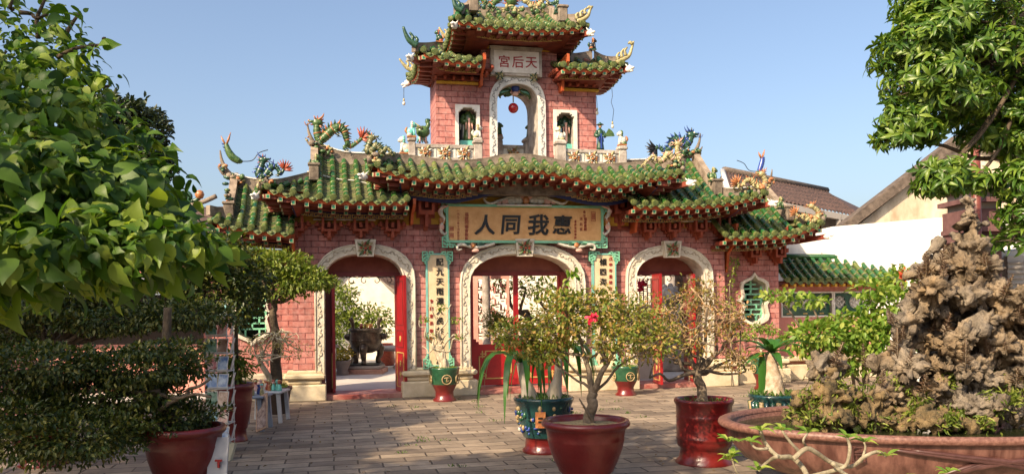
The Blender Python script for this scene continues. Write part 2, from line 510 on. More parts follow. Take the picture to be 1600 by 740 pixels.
def eave_under(mb, E, out, oh, fret=(0, 1), raf=True, fretband=True, rows2=True, blue=False):
    """boards, two rows of painted rafter ends and the fret band under an eave; oh = overhang to the wall"""
    out = Vector(out); k = oh / 0.95
    def prof(lst, m, a=0, b=None):
        rows = [[e - out * (d * k) + Vector((0, 0, z)) for d, z in lst] for e in E[a:b]]
        mb.loft(rows, m, False)
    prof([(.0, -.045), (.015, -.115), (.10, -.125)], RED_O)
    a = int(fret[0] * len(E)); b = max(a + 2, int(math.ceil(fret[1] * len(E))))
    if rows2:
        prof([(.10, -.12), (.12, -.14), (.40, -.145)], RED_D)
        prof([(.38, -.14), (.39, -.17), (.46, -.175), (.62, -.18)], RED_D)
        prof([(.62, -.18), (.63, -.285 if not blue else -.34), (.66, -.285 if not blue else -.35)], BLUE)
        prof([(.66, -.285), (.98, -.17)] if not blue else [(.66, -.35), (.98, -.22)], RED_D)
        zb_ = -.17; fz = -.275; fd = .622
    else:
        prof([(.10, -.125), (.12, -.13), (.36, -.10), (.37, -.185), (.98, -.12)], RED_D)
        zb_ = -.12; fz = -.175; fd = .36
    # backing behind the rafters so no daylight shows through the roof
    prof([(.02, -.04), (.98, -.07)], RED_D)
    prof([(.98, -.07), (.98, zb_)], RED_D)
    side = Vector((-out.y, out.x, 0))
    def block(c, w, h, L, m):
        ax = side * (w / 2); q = []
        for dd in (0, -L):
            for sx_, sz_ in ((-1, -1), (1, -1), (1, 1), (-1, 1)):
                q.append(c + ax * sx_ + Vector((0, 0, sz_ * h / 2)) + out * dd)
        mb.add(q, [(0, 1, 2, 3), (7, 6, 5, 4), (0, 4, 5, 1), (1, 5, 6, 2), (2, 6, 7, 3), (3, 7, 4, 0)], m, False)
    if raf:
        for i in range(len(E)):
            e = E[i]
            for d, z, L in (((.02, -.158, .3), (.34, -.212, .2)) if rows2 else ((.02, -.125, .3),)):
                c = e - out * (d * k) + Vector((0, 0, z))
                block(c, .066, .068, L, RAFW)
                block(c - out * .02, .072, .074, L, RED_D)
                block(c + out * .004, .042, .046, .02, RAFG)
    if fretband:
        for i in range(a, min(b, len(E)) - 1):
            e0, e1 = E[i], E[i + 1]; ax = e1 - e0; w = ax.length
            for u0 in (0.02, 0.52):
                base = e0 + ax * u0 - out * (fd * k) + Vector((0, 0, fz)); s_ = w * .44 / 7
                axn = ax / w
                for r_, c0, c1 in ((0, 0, 7), (1, 0, 1), (2, 0, 1), (3, 0, 1), (4, 0, 7), (3, 6, 7), (2, 3, 7), (1, 3, 4)):
                    c = base + axn * ((c0 + c1) / 2 * s_) + Vector((0, 0, r_ * .014)) + out * .012
                    block(c + out * 0, (c1 - c0) * s_, .0145, .014, GOLD)
def ridge_bar(mb, pts, h, th, m=RIDGE, cap=WHITE, drop=0.0, capw=1.25):
    """a masonry ridge whose lower edge follows pts"""
    up = Vector((0, 0, 1)); rows = []; crow = []
    for i, p in enumerate(pts):
        t = (pts[min(i + 1, len(pts) - 1)] - pts[max(i - 1, 0)]); t.z = 0; t.normalize()
        s_ = Vector((-t.y, t.x, 0)) * th / 2
        rows.append([p - s_ - up * drop, p - s_ * .92 + up * h * .5, p - s_ + up * h, p + s_ + up * h, p + s_ * .92 + up * h * .5, p + s_ - up * drop])
        crow.append([p - s_ * capw + up * h, p - s_ * capw + up * (h + .022), p + s_ * capw + up * (h + .022), p + s_ * capw + up * h])
    mb.loft(rows, m, False, closed=True); mb.add(rows[0], [tuple(range(6))], m, False); mb.add(rows[-1], [tuple(range(5, -1, -1))], m, False)
    if cap: mb.loft(crow, cap, False, closed=True); mb.add(crow[0], [(0, 1, 2, 3)], cap, False); mb.add(crow[-1], [(3, 2, 1, 0)], cap, False)
def horn(mb, base, d, h, m, r=.05, fork=True):
    """upswept ridge end"""
    d = Vector(d).normalized(); b = Vector(base)
    pts = [b - d * .12, b, b + d * h * .28 + Vector((0, 0, h * .22)), b + d * h * .46 + Vector((0, 0, h * .6)), b + d * h * .52 + Vector((0, 0, h))]
    q = smooth_path(pts, 4); n = len(q)
    mb.tube(q, [r * (1.25 - 1.1 * i / (n - 1)) for i in range(n)], m, 7)
    if fork:
        pts = [b + d * h * .1, b + d * h * .42 + Vector((0, 0, h * .10)), b + d * h * .62 + Vector((0, 0, h * .35))]
        q = smooth_path(pts, 3); n = len(q)
        mb.tube(q, [r * (.8 - .65 * i / (n - 1)) for i in range(n)], m, 6)
def leafy_horn(mb, base, d, h, m, r=.035):
    d = Vector(d).normalized(); b = Vector(base)
    pts = [b - d * .1, b + d * .08 + Vector((0, 0, -.01)), b + d * h * .42 + Vector((0, 0, h * .16)), b + d * h * .66 + Vector((0, 0, h * .5)), b + d * h * .66 + Vector((0, 0, h * .85)), b + d * h * .86 + Vector((0, 0, h))]
    q = smooth_path(pts, 4); n = len(q)
    mb.tube(q, [r * (1.2 - .55 * i / (n - 1)) for i in range(n)], m, 7)
    mb.ball(b + d * h * .82 + Vector((0, 0, h * .97)), r * 1.1, m, 7, (1.3, 1, .8))
    for t, l in ((.25, .3), (.4, .42), (.55, .36)):
        a = b + d * h * t * .8 + Vector((0, 0, h * t * .25))
        q = smooth_path([a, a - d * l * h * .25 + Vector((0, 0, l * h * .5)), a - d * l * h * .1 + Vector((0, 0, l * h * .95))], 3)
        mb.tube(q, [r * (1 - .6 * i / (len(q) - 1)) for i in range(len(q))], m, 6)
def head_beam(mb, a, b, m=WHITE):
    """corner beam that ends in a small white beast's head"""
    a = Vector(a); b = Vector(b); d = (b - a).normalized()
    q = d.to_track_quat('Y', 'Z').to_matrix()
    mb.box((a + b) / 2, (.08, (b - a).length, .09), RED_D, q)
    mb.ball(b, .075, m, 8, (.8, 1.2, .85), q)
    mb.ball(b + d * .09 + Vector((0, 0, .01)), .045, m, 7, (.8, 1.3, .6), q)
    mb.ball(b + d * .07 - Vector((0, 0, .045)), .035, m, 6, (.8, 1.4, .5), q)
    for s_ in (-1, 1):
        mb.tube([b + q @ Vector((s_ * .035, -.01, .04)), b + q @ Vector((s_ * .05, -.06, .10))], [.02, .006], m, 5)

def build_roof(label, discs, yf, main, hipl=None, hipr=None, oh=.95, sl=0, sr=0, fret=(0, 1), ridge_h=.13,
               hip_h=.10, ridge_cap=WHITE, r=.050, vert=True, side_drop=0.0, side_pitch=.19, rows2=True, blue=False):
    """a hipped and gabled roof. discs: tile end discs in the photo; main: (px, py, y) along the ridge;
    hipl / hipr: (px, py, y) from the gable foot out to the corner; sl / sr: depth of the side eaves."""
    E = [P(px, py, yf) for px, py in discs]
    MAIN = [P(*q) for q in main]; MAIN.sort(key=lambda v: v.x)
    HL = sorted([P(*q) for q in hipl], key=lambda v: v.x) if hipl else []
    HR = sorted([P(*q) for q in hipr], key=lambda v: v.x) if hipr else []
    gl = HL[-1].x if HL else -1e9; gr = HR[0].x if HR else 1e9
    def top(x):
        c = HL if x < gl else (HR if x > gr else MAIN)
        xs = [v.x for v in c]
        return Vector((x, float(np.interp(x, xs, [v.y for v in c])), float(np.interp(x, xs, [v.z for v in c]))))
    T = [top(e.x) for e in E]
    mb = MB(); tile_skirt(mb, E, T, (0, -1, 0), r)
    # back slope: plain dished sheet, mirrored behind the ridge
    ym = max(v.y for v in MAIN)
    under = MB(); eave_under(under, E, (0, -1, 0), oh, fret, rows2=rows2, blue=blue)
    back = [[Vector((t.x, ym, top(t.x).z if abs(top(t.x).y - ym) < .2 else t.z)), Vector((e.x, ym + (ym - yf) * .9, e.z))] for e, t in zip(E, T)]
    mb.loft(back, PAN, False)
    sides = []
    for sgn, H, depth in ((-1, HL, sl), (1, HR, sr)):
        if not H or not depth: continue
        cor = H[0] if sgn < 0 else H[-1]; foot = H[-1] if sgn < 0 else H[0]
        e0 = E[0] if sgn < 0 else E[-1]
        xc = e0.x + sgn * .10; n = max(2, int(depth / side_pitch)); SE = []; ST = []
        for i in range(n + 1):
            y = e0.y + .10 + (depth - .2) * i / n; u = abs(2 * i / n - 1)
            z = e0.z - side_drop - .14 * (1 - u ** 2)
            SE.append(Vector((xc - sgn * .05 * (1 - u ** 2), y, z)))
            run = abs(foot.x - xc); fr = min(1, (min(y - e0.y, e0.y + depth - y) + .1) / max(.3, foot.y - e0.y + .1))
            ST.append(Vector((xc - sgn * run * fr, y, z + (foot.z - z) * fr)))
        if sgn < 0: SE.reverse(); ST.reverse()
        tile_skirt(mb, SE, ST, (sgn, 0, 0), r)
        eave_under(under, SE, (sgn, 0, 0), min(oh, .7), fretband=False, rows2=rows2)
        # closing gable wall above the side skirt
        mb.add([(foot.x, foot.y, foot.z - .1), (foot.x, ym, top(foot.x - sgn * .02).z), (foot.x, ym + ym - foot.y, foot.z - .1)], [(0, 1, 2)], PINK, False)
        sides.append((sgn, xc, e0, depth, foot))
    ro = GATE.part('roof', mb, label=label)
    GATE.part('eave', under, ro)
    rb = MB(); inner = [v for v in MAIN]
    q = smooth_path(inner, 4) if len(inner) > 2 else inner
    ridge_bar(rb, q, ridge_h, .12, cap=ridge_cap, drop=.1)
    GATE.part('ridge', rb, ro)
    for sgn, H in ((-1, HL), (1, HR)):
        if not H: continue
        foot = H[-1] if sgn < 0 else H[0]; cor = H[0] if sgn < 0 else H[-1]
        hb = MB(); hp = smooth_path(H, 4) if len(H) > 2 else H
        ridge_bar(hb, hp, hip_h, .10, cap=None, drop=.06)
        GATE.part('hip_ridge', hb, ro)
        if vert:
            t = top(foot.x - sgn * .03); vb = MB()
            a = Vector((foot.x, foot.y - .06, foot.z)); b_ = Vector((foot.x, t.y, t.z))
            path = [a.lerp(b_, k / 5) + Vector((0, 0, -.04 * math.sin(math.pi * k / 5))) for k in range(6)]
            ridge_bar(vb, path, .17, .13, m=mat('brown_gable_stone', (.13, .095, .07), .9, (.34, .27, .2), 5, .5, 16), cap=None, drop=.08)
            # small pedestal at its foot
            vb.chamfer_box(a + Vector((0, -.06, .03)), (.17, .13, .26), RIDGE, .015)
            vb.chamfer_box(a + Vector((0, -.06, .18)), (.21, .17, .05), RIDGE, .012)
            GATE.part('gable_ridge', vb, ro)
    return ro, E, T, sides, top

def bracket(mb, px, py, w, h, y, fy=.16, m=RED_B):
    """stepped timber bracket hanging under the eave: px, py = middle of its top"""
    c = P(px, py, y); steps = 5
    for k in range(steps):
        ww = w * (1 - k / (steps - .4)); zz = c.z - h * k / steps
        mb.b2(c.x - ww / 2, c.x + ww / 2, y - .10 + .012 * k, y + .0, zz - h / steps, zz, m)
    # front tray and block
    for s_ in (-1, 1):
        mb.b2(c.x + s_ * w * .16, c.x + s_ * w * .25, y - .24, y - .10, c.z - h * .42, c.z - .0, m)
        mb.b2(c.x + s_ * w * .36, c.x + s_ * w * .45, y - .17, y - .08, c.z - h * .2, c.z + .02, m)
    mb.b2(c.x - w * .25, c.x + w * .25, y - .235, y - .10, c.z - h * .52, c.z - h * .38, m)
    mb.b2(c.x - w * .05, c.x + w * .05, y - .25, y - .09, c.z - h * .9, c.z - h * .5, m)
    mb.b2(c.x - w * .05, c.x + w * .05, y - .27, y - .09, c.z - h * .3, c.z + .0, m)
    for s_ in (-1, 1): mb.b2(c.x + s_ * w * .16, c.x + s_ * w * .25, y - .24, y - .10, c.z, c.z + .12, m)

def seq(a): return list(a)
def add_brackets(ro, items, y):
    for px, py, w, h in items:
        b = MB(); bracket(b, px, py, w, h, y); GATE.part('bracket', b, ro)

# ------------------------------------------------------------------ the six roofs
discA = [(418, 291), (438, 296), (458, 301), (479, 304), (500, 306), (521, 308), (541, 309), (561, 309), (580, 309.5), (599, 310), (617, 310), (636, 310)]
roA = build_roof('green tiled roof of the left bay with tall gable end', discA, -.95,
                 [(497, 236, .35), (540, 250, .35), (600, 252, .35), (650, 252, .35)],
                 hipl=[(403, 288, -.88), (430, 289, -.72), (460, 283, -.5), (491, 275, -.3)], sl=1.5, fret=(.2, 1))
add_brackets(roA[0], [(463, 348, .5, .3), (514, 349, .5, .3), (563, 349, .5, .3), (612, 349, .5, .3)], 0.0)
discA2 = [(990, 316), (1008, 317), (1023, 317), (1041, 318), (1058, 318), (1075, 317), (1090, 316), (1106, 315), (1121, 314), (1136, 312), (1151, 310), (1165, 306.5), (1179, 304), (1192, 300)]
roA2 = build_roof('green tiled roof of the right bay with sloping gable ridge', discA2, -.95,
                  [(960, 262, .35), (1020, 259, .35), (1076, 247, .35)],
                  hipr=[(1116, 298, -.5), (1140, 303, -.68), (1170, 303, -.78), (1197, 295, -.88)], sr=1.5, fret=(0, .8))
add_brackets(roA2[0], [(1009, 351, .5, .3), (1047, 351, .5, .3), (1088, 351, .5, .3), (1124, 351, .5, .3)], 0.0)
discB = [(339, 344), (356, 348), (374, 351), (393, 355), (413, 357), (435, 358), (455, 361)]
roB = build_roof('low green tiled roof of the left wing', discB, -.62,
                 [(363, 283, .65), (400, 292, .65), (460, 292, .65)],
                 hipl=[(325, 330, -.55), (340, 333, -.4), (359, 335, -.2)], sl=1.4, oh=.9)
add_brackets(roB[0], [(440, 402, .44, .3), (400, 402, .44, .3), (360, 402, .44, .3)], 0.3)
discB2 = [(1133, 366), (1149, 366), (1165, 366), (1181, 366), (1195, 365), (1210, 364), (1225, 363.6), (1240, 361.6), (1255, 356), (1268, 352), (1281, 347)]
roB2 = build_roof('low green tiled roof of the right wing', discB2, -.62,
                  [(1120, 305, .65), (1160, 304, .65), (1197, 297, .65)],
                  hipr=[(1228, 338, -.2), (1250, 345, -.38), (1270, 343, -.48), (1287, 337, -.55)], sr=1.4, oh=.9, fret=(0, .75))
add_brackets(roB2[0], [(1173, 390, .46, .32), (1211, 390, .46, .32)], 0.3)
discC = [(590, 257), (609, 262), (628, 267), (647, 270.5), (667, 273), (685, 275.5), (704, 277), (721, 277), (739, 274), (758, 270), (776, 265), (793, 263), (811, 261), (830, 261), (847, 261), (864, 264), (882, 267.5), (901, 272), (919, 277), (936, 281), (953, 283), (970, 283), (987, 280.6), (1002, 277), (1016, 274), (1031, 272), (1046, 270), (1060, 268)]
roC = build_roof('wavy green tiled roof over the middle door', discC, -1.12,
                 [(622, 247, -.5), (650, 250, -.5), (678, 254, -.5), (712, 257, -.5), (754, 254, -.5), (785, 248, -.5), (820, 247, -.5), (850, 251, -.5), (880, 257, -.5), (931, 262, -.5), (982, 260, -.5), (1035, 257, -.5)],
                 hipl=[(577, 252, -1.04), (598, 251, -.8), (620, 248, -.55)], hipr=[(1037, 257, -.55), (1052, 260, -.8), (1068, 262, -1.04)],
                 sl=1.2, sr=1.2, oh=1.08, fret=(.12, .86), ridge_h=.07, vert=False, ridge_cap=None, blue=True)
add_brackets(roC[0], [(664, 312, .58, .56), (966, 312, .58, .56)], 0.0)
# roof of the tower
discL = [(662, 78), (680.6, 82), (698, 88), (716, 90.5), (732.5, 91), (749, 92)]
TY = .2
roL = build_roof('small green tiled roof on the left of the tower', discL, TY - .72,
                 [(684, 72, TY + .45), (715, 82, TY + .45), (756, 91, TY + .45)],
                 hipl=[(646, 76, TY - .68), (664, 76, TY - .5), (681, 74, TY - .3)], sl=1.75, oh=.72, ridge_h=.10, ridge_cap=None, vert=False, rows2=False)
discR = [(880, 101), (897, 102), (912.5, 103), (929, 103), (945, 103), (958, 101), (971, 99)]
roR = build_roof('small green tiled roof on the right of the tower', discR, TY - .72,
                 [(866, 93, TY + .45), (900, 92, TY + .45), (924, 88, TY + .45)],
                 hipr=[(930, 88, TY - .3), (950, 97, TY - .5), (975, 97, TY - .68)], sr=1.75, oh=.72, ridge_h=.10, ridge_cap=None, vert=False, rows2=False)
discT = [(716, 28), (732, 29.5), (749, 33), (766, 36), (782.5, 38), (798.5, 39), (815, 39.5), (832, 41), (847, 41), (863, 41), (878, 40), (894, 39), (910, 37)]
roT = build_roof('topmost green tiled roof of the tower', discT, TY - .85,
                 [(745, 20, TY + .35), (800, 23, TY + .35), (856, 22, TY + .35)],
                 hipl=[(712, 20, TY - .8), (725, 17, TY - .6), (738, 14, TY - .42)], hipr=[(876, 30, TY - .42), (893, 32, TY - .6), (913, 30, TY - .8)], sl=2.0, sr=2.0, oh=.85, ridge_h=.12, ridge_cap=None, rows2=False)
# carved bracket clusters below the tower's eaves
def cluster(ro, px0, px1, py0, py1, y, rows=3, ends=True):
    mb = MB(); a = P(px0, py0, y); b = P(px1, py1, y); n = max(3, int((b.x - a.x) / .12))
    for k in range(rows):
        dep = .42 - .12 * k; z1 = a.z + (b.z - a.z) * k / rows; h = (a.z - b.z) / rows
        e = .22 - .08 * k if ends else 0
        mb.b2(a.x - e, b.x + e, y - dep + .06, y + .5, z1 - h, z1 - h * .72, RED_D)
        for i in range(n + 1):
            x = a.x - e + (b.x - a.x + 2 * e) * i / n
            mb.ball((x, y - dep + .02, z1 - h * .45), h * .52, RED_B, 7, (.8, .9, .9))
            mb.b2(x - .018, x + .018, y - dep - .05, y - dep + .2, z1 - h * .95, z1 - h * .6, RED_B)
            if ends and i in (0, n):
                for j in range(5):
                    yy = y - dep + .1 + j * .16
                    mb.ball((x + (-.03 if i == 0 else .03), yy, z1 - h * .45), h * .5, RED_B, 6, (.9, .8, .9))
        mb.b2(a.x - e * .4, b.x + e * .4, y - .3 + .1 * k, y + .5, z1 - h, z1, RED_D)
    for i in range(n):   # small yellow petals along the foot
        x = a.x + (b.x - a.x) * (i + .5) / n
        mb.ball((x, y - .035, b.z - .0), .035, YEL, 6, (1.2, .5, 1))
    mb.b2(a.x - .03, b.x + .03, y - .06, y + .3, b.z - .055, b.z - .012, YEL)
    GATE.part('bracket_cluster', mb, ro)
cluster(roL[0], 684, 744, 106, 129, TY)
cluster(roR[0], 878, 932, 116, 140, TY)
cluster(roT[0], 748, 866, 55, 78, TY)
# boards that close the bracket zones
def end_board(ro, x, y0, z0, z1, d, th=.05, m=RED_O):
    mb = MB(); pr = [(y0, z0), (y0 - d, z0), (y0 - d, z0 - (z0 - z1) * .25), (y0 - d * .8, z0 - (z0 - z1) * .45), (y0 - d * .45, z0 - (z0 - z1) * .6), (y0 - d * .35, z1), (y0, z1)]
    vs = [(x - th / 2, a, b) for a, b in pr] + [(x + th / 2, a, b) for a, b in pr]; n = len(pr)
    mb.add(vs, [tuple(range(n)), tuple(range(2 * n - 1, n - 1, -1))] + [(i, i + n, (i + 1) % n + n, (i + 1) % n) for i in range(n)], m, False)
    GATE.part('end_board', mb, ro)
q = P(641, 318, 0); end_board(roA[0], q.x, 0, q.z, P(641, 352, 0).z, .75)
q = P(985, 322, 0); end_board(roA2[0], q.x, 0, q.z, P(985, 365, 0).z, .75)
q = P(459, 368, .0); end_board(roB[0], q.x, .3, q.z, P(459, 425, 0).z, .7)
q = P(1137, 352, 0); end_board(roB2[0], q.x, .3, q.z, P(1137, 425, 0).z, .7)
q = P(749, 96, TY); end_board(roL[0], q.x, TY, q.z, P(749, 137, TY).z, .55)
q = P(874, 98, TY); end_board(roR[0], q.x, TY, q.z, P(874, 146, TY).z, .6)

# ------------------------------------------------------------------ ridge ends, corner beams
def rp(px, py, y): return P(px, py, y)
def florals(ro, pts, y, n, m_):
    fb = MB(); q = [P(a, b, y) for a, b in pts]
    for k in range(n):
        t = rng.uniform(0, len(q) - 1.001); i = int(t); p = q[i].lerp(q[i + 1], t - i) + Vector((rng.uniform(-.05, .05), rng.uniform(-.10, -.02), rng.uniform(-.05, .08)))
        fb.ball(p, rng.uniform(.02, .05), m_[int(rng.integers(0, len(m_)))], 6, (rng.uniform(.7, 1.5), .8, rng.uniform(.6, 1.3)))
    GATE.part('moulded_flowers', fb, ro)
fm_ = [CER_G, CER_DG, CER_Y, RIDGE, CER_O]
florals(roA[0], [(482, 222), (497, 232), (520, 240)], .3, 26, fm_); florals(roB[0], [(345, 262), (362, 278), (380, 284)], .6, 30, fm_); florals(roB[0], [(357, 290), (354, 330), (352, 345)], -.1, 26, fm_)
florals(roA2[0], [(1060, 240), (1080, 240), (1096, 238)], .3, 26, fm_); florals(roB2[0], [(1175, 292), (1194, 290), (1206, 286)], .6, 26, fm_); florals(roB2[0], [(1255, 344), (1275, 344), (1288, 338)], -.5, 26, fm_)
florals(roA[0], [(404, 288), (425, 288)], -.85, 16, fm_); florals(roC[0], [(574, 250), (595, 250)], -1.0, 16, fm_); florals(roC[0], [(1045, 258), (1066, 262)], -1.0, 16, fm_); florals(roA2[0], [(1165, 300), (1195, 296)], -.85, 18, fm_)
florals(roT[0], [(742, 16), (800, 19), (858, 18)], TY + .25, 46, [CER_DG, CER_G, CER_Y])
hb = MB(); horn(hb, rp(500, 232, .35), (-1, 0, .15), .42, RIDGE, .06); GATE.part('ridge_end', hb, roA[0])
hb = MB(); horn(hb, rp(1079, 243, .35), (1, 0, .15), .42, RIDGE, .06); GATE.part('ridge_end', hb, roA2[0])
hb = MB(); horn(hb, rp(366, 278, .65), (-1, 0, .15), .46, RIDGE, .07); GATE.part('ridge_end', hb, roB[0])
hb = MB(); horn(hb, rp(1194, 293, .65), (1, 0, .15), .36, RIDGE, .055); GATE.part('ridge_end', hb, roB2[0])
def mhorn(ro, pts, y, r0, m, extra=()):
    mb = MB(); q = smooth_path([P(a, b, y + k * .0) for k, (a, b) in enumerate(pts)], 4); n = len(q)
    mb.tube(q, [r0 * (1.15 - .75 * i / (n - 1)) for i in range(n)], m, 7)
    for e in extra:
        q = smooth_path([P(a, b, y) for a, b in e], 3); n = len(q)
        mb.tube(q, [r0 * (.8 - .45 * i / (n - 1)) for i in range(n)], m, 6)
    GATE.part('curled_tip', mb, ro)
y_ = TY - .7
mhorn(roL[0], [(652, 72), (640, 64), (634, 54), (630, 42)], y_, .055, CER_DG, [[(643, 66), (645, 58), (640, 51)], [(649, 69), (652, 62), (648, 57)]])
mhorn(roR[0], [(964, 98), (974, 93), (983, 87), (987, 76), (990, 65)], y_, .045, CER_Y, [[(966, 93), (964, 87), (968, 82)], [(972, 90), (971, 82), (976, 76)], [(978, 87), (976, 80), (980, 74)], [(988, 69), (984, 66), (982, 69)]])
y_ = TY - .82
mhorn(roT[0], [(722, 17), (713, 12), (709, 2), (706, -9)], y_, .055, CER_DG, [[(715, 13), (718, 6), (713, 0)], [(720, 16), (724, 10), (720, 5)]])
mhorn(roT[0], [(902, 34), (912, 30), (919, 24), (922, 16), (926, 10)], y_, .045, CER_Y, [[(902, 30), (900, 24), (904, 20)], [(908, 27), (907, 20), (912, 16)], [(915, 22), (913, 17), (917, 13)], [(924, 13), (920, 11), (918, 14)]])
yb = TY + .95
mhorn(roL[0], [(648, 112), (637, 107), (630, 100), (624, 92)], yb, .045, CER_Y, [[(636, 107), (638, 99), (634, 95)], [(642, 109), (645, 103), (641, 98)]])
yb = TY + 1.05
mhorn(roT[0], [(704, 60), (695, 57), (690, 50), (686, 43)], yb, .045, CER_Y, [[(695, 57), (698, 50), (694, 46)], [(700, 58), (703, 52), (700, 48)]])
def cbeam(ro, a, ya, b, yb_):
    mb = MB(); head_beam(mb, P(*a, ya), P(*b, yb_)); GATE.part('corner_beam', mb, ro)
cbeam(roA[0], (440, 318), -.2, (399, 307), -.98)
cbeam(roC[0], (640, 300), -.2, (568, 276), -1.15)
cbeam(roC[0], (1000, 306), -.2, (1078, 286), -1.15)
cbeam(roA2[0], (1150, 330), -.2, (1206, 318), -.98)
cbeam(roB2[0], (1240, 378), .1, (1293, 369), -.66)
cbeam(roL[0], (672, 105), TY - .1, (641, 91), TY - .78)
cbeam(roR[0], (945, 118), TY - .1, (983, 108), TY - .78)
cbeam(roT[0], (738, 60), TY - .1, (710, 40), TY - .9)
cbeam(roT[0], (880, 62), TY - .1, (922, 52), TY - .9)
cbeam(roL[0], (668, 118), TY + .75, (637, 130), TY + .95)

# ------------------------------------------------------------------ walls
def arch_pts(x0, x1, zs, zt, n=14, e=2.35):
    """left spring to right spring over the top (flattened arch)"""
    c = (x0 + x1) / 2; hw = (x1 - x0) / 2; out = []
    for k in range(n + 1):
        a = math.pi * (1 - k / n); ca, sa = math.cos(a), math.sin(a)
        out.append((c + hw * math.copysign(abs(ca) ** (2 / e), ca), zs + (zt - zs) * abs(sa) ** (2 / e)))
    return out
def arch_hole(l, r, top, spring, zb=-.02, y=0):
    a = P(l, spring, y); b = P(r, spring, y); t = P((l + r) / 2, top, y)
    pts = arch_pts(a.x, b.x, (a.z + b.z) / 2, t.z)
    return [(a.x, zb)] + pts + [(b.x, zb)], (a.x, b.x, (a.z + b.z) / 2, t.z)
doors = [dict(o=(491, 649, 381, 440), i=(506, 631, 396, 440)),
         dict(o=(718, 914, 380, 444), i=(733, 898, 396, 444)),
         dict(o=(977, 1113, 383, 437), i=(992, 1099, 398, 437))]
xl = P(456, 400, 0).x; xr = P(1132, 400, 0).x
ztop = P(800, 318, 0).z
holes = []
for d in doors:
    h, info = arch_hole(*d['i']); d['h'] = h; d['info'] = info
    d['oh'], d['oinfo'] = arch_hole(*d['o'])
# the wall is one front with door-shaped notches: follow the outline
out = [(xl, -.02)]
for d in doors: out += d['h']
out += [(xr, -.02), (xr, ztop), (xl, ztop)]
wm = MB(); wm.prism(out, 0, .75, BRICK)
GATE.part('wall', wm)
wz = P(1170, 392, .3).z
for l, r in ((330, 456), (1132, 1216)):
    wmb = MB(); a = P(l, 400, .3).x; b = P(r, 400, .3).x
    cx = P(1178, 470, .3) if l > 800 else P(393, 490, .3)
    sc = 1.0
    # pointed window outline (half), mirrored
    hw = [(0, 1.0), (.10, .90), (.25, .82), (.55, .76), (.80, .66), (.86, .52), (.80, .36), (.74, .22), (.80, .10), (1.08, .03), (.82, -.05), (.72, -.15), (.78, -.3), (.86, -.5), (.78, -.66), (.50, -.76), (.20, -.84), (0, -.98)]
    W_, H_ = .30, .52
    hole = [(cx.x + x * W_, cx.z + z * H_) for x, z in hw] + [(cx.x - x * W_, cx.z + z * H_) for x, z in reversed(hw[1:-1])]
    if l > 800: b2_, a2_ = b, xr - .004
    else: a2_, b2_ = a, xl + .004
    wmb.prism([(a2_, -.02), (b2_, -.02), (b2_, wz), (a2_, wz)], .3, .95, BRICK, holes=[hole], rev=STONE)
    w_ = GATE.part('wing_wall', wmb)
    fo = [(cx.x + x * (W_ + .07), cx.z + z * (H_ + .06)) for x, z in hw] + [(cx.x - x * (W_ + .07), cx.z + z * (H_ + .06)) for x, z in reversed(hw[1:-1])]
    fm = MB(); fm.prism(fo, .24, .36, STONE, holes=[hole])
    win = GATE.part('window', fm)
    lm = MB(); k = .030; Y0, Y1 = .42, .46
    X, Z = cx.x, cx.z
    def bar(x0, x1, z0, z1): lm.b2(X + x0, X + x1, Y0, Y1, Z + z0, Z + z1, MINT)
    bar(-k / 2, k / 2, .12, .50)
    for z, w in ((.34, .12), (.25, .17), (.14, .23), (.03, .24), (-.07, .24), (-.17, .24), (-.27, .22)):
        bar(-w, w, z - k / 2, z + k / 2)
    for x in (-.24, .22): bar(x, x + k, -.4, .3)
    for x, z0, z1 in ((-.12, .03, .14), (.12, .03, .14), (0, -.07, .03), (-.12, -.17, -.07), (.12, -.17, -.07), (0, -.27, -.17), (-.12, -.4, -.27), (.12, -.4, -.27)): bar(x - k / 2, x + k / 2, z0, z1)
    GATE.part('lattice', lm, win)
    dk = MB(); dk.b2(X - .5, X + .5, .97, 1.0, Z - .7, Z + .7, mat('painted_room_shade', (.02, .025, .02), .8)); GATE.part('room_shade_panel', dk, win)  # near-black sheet stands in for the darkness of the room behind the lattice

# yellow band and beam under the eaves
def band(x0, x1, py0, py1, y, th, m, px):
    mb = MB(); mb.b2(x0, x1, y - th, y, P(px, py1, y).z, P(px, py0, y).z, m); return mb
yb_ = MB()
for l, r, t, b_ in ((456, 641, 336, 353), (985, 1132, 338, 354)):
    yb_.b2(P(l, 340, 0).x, P(r, 340, 0).x, -.03, .1, P(800, b_, 0).z, P(800, t - 10, 0).z, YEL)
yb_.b2(P(641, 340, 0).x + .05, P(985, 340, 0).x - .05, -.035, .1, P(800, 352, 0).z, P(800, 285, 0).z, YEL)
yb_.b2(P(641, 340, 0).x + .05, P(985, 340, 0).x - .05, -.05, .1, P(800, 358, 0).z, P(800, 352, 0).z, RED_D)
GATE.part('frieze', yb_)
yb2 = MB(); z1 = P(1170, 380, .3).z; z0 = P(1170, 392, .3).z
yb2.b2(xr + .03, P(1216, 380, .3).x, .26, .9, z0, z1 + .05, YEL); yb2.b2(P(330, 380, .3).x, xl - .03, .26, .9, P(400, 404, .3).z, P(400, 390, .3).z, YEL)
GATE.part('frieze', yb2)

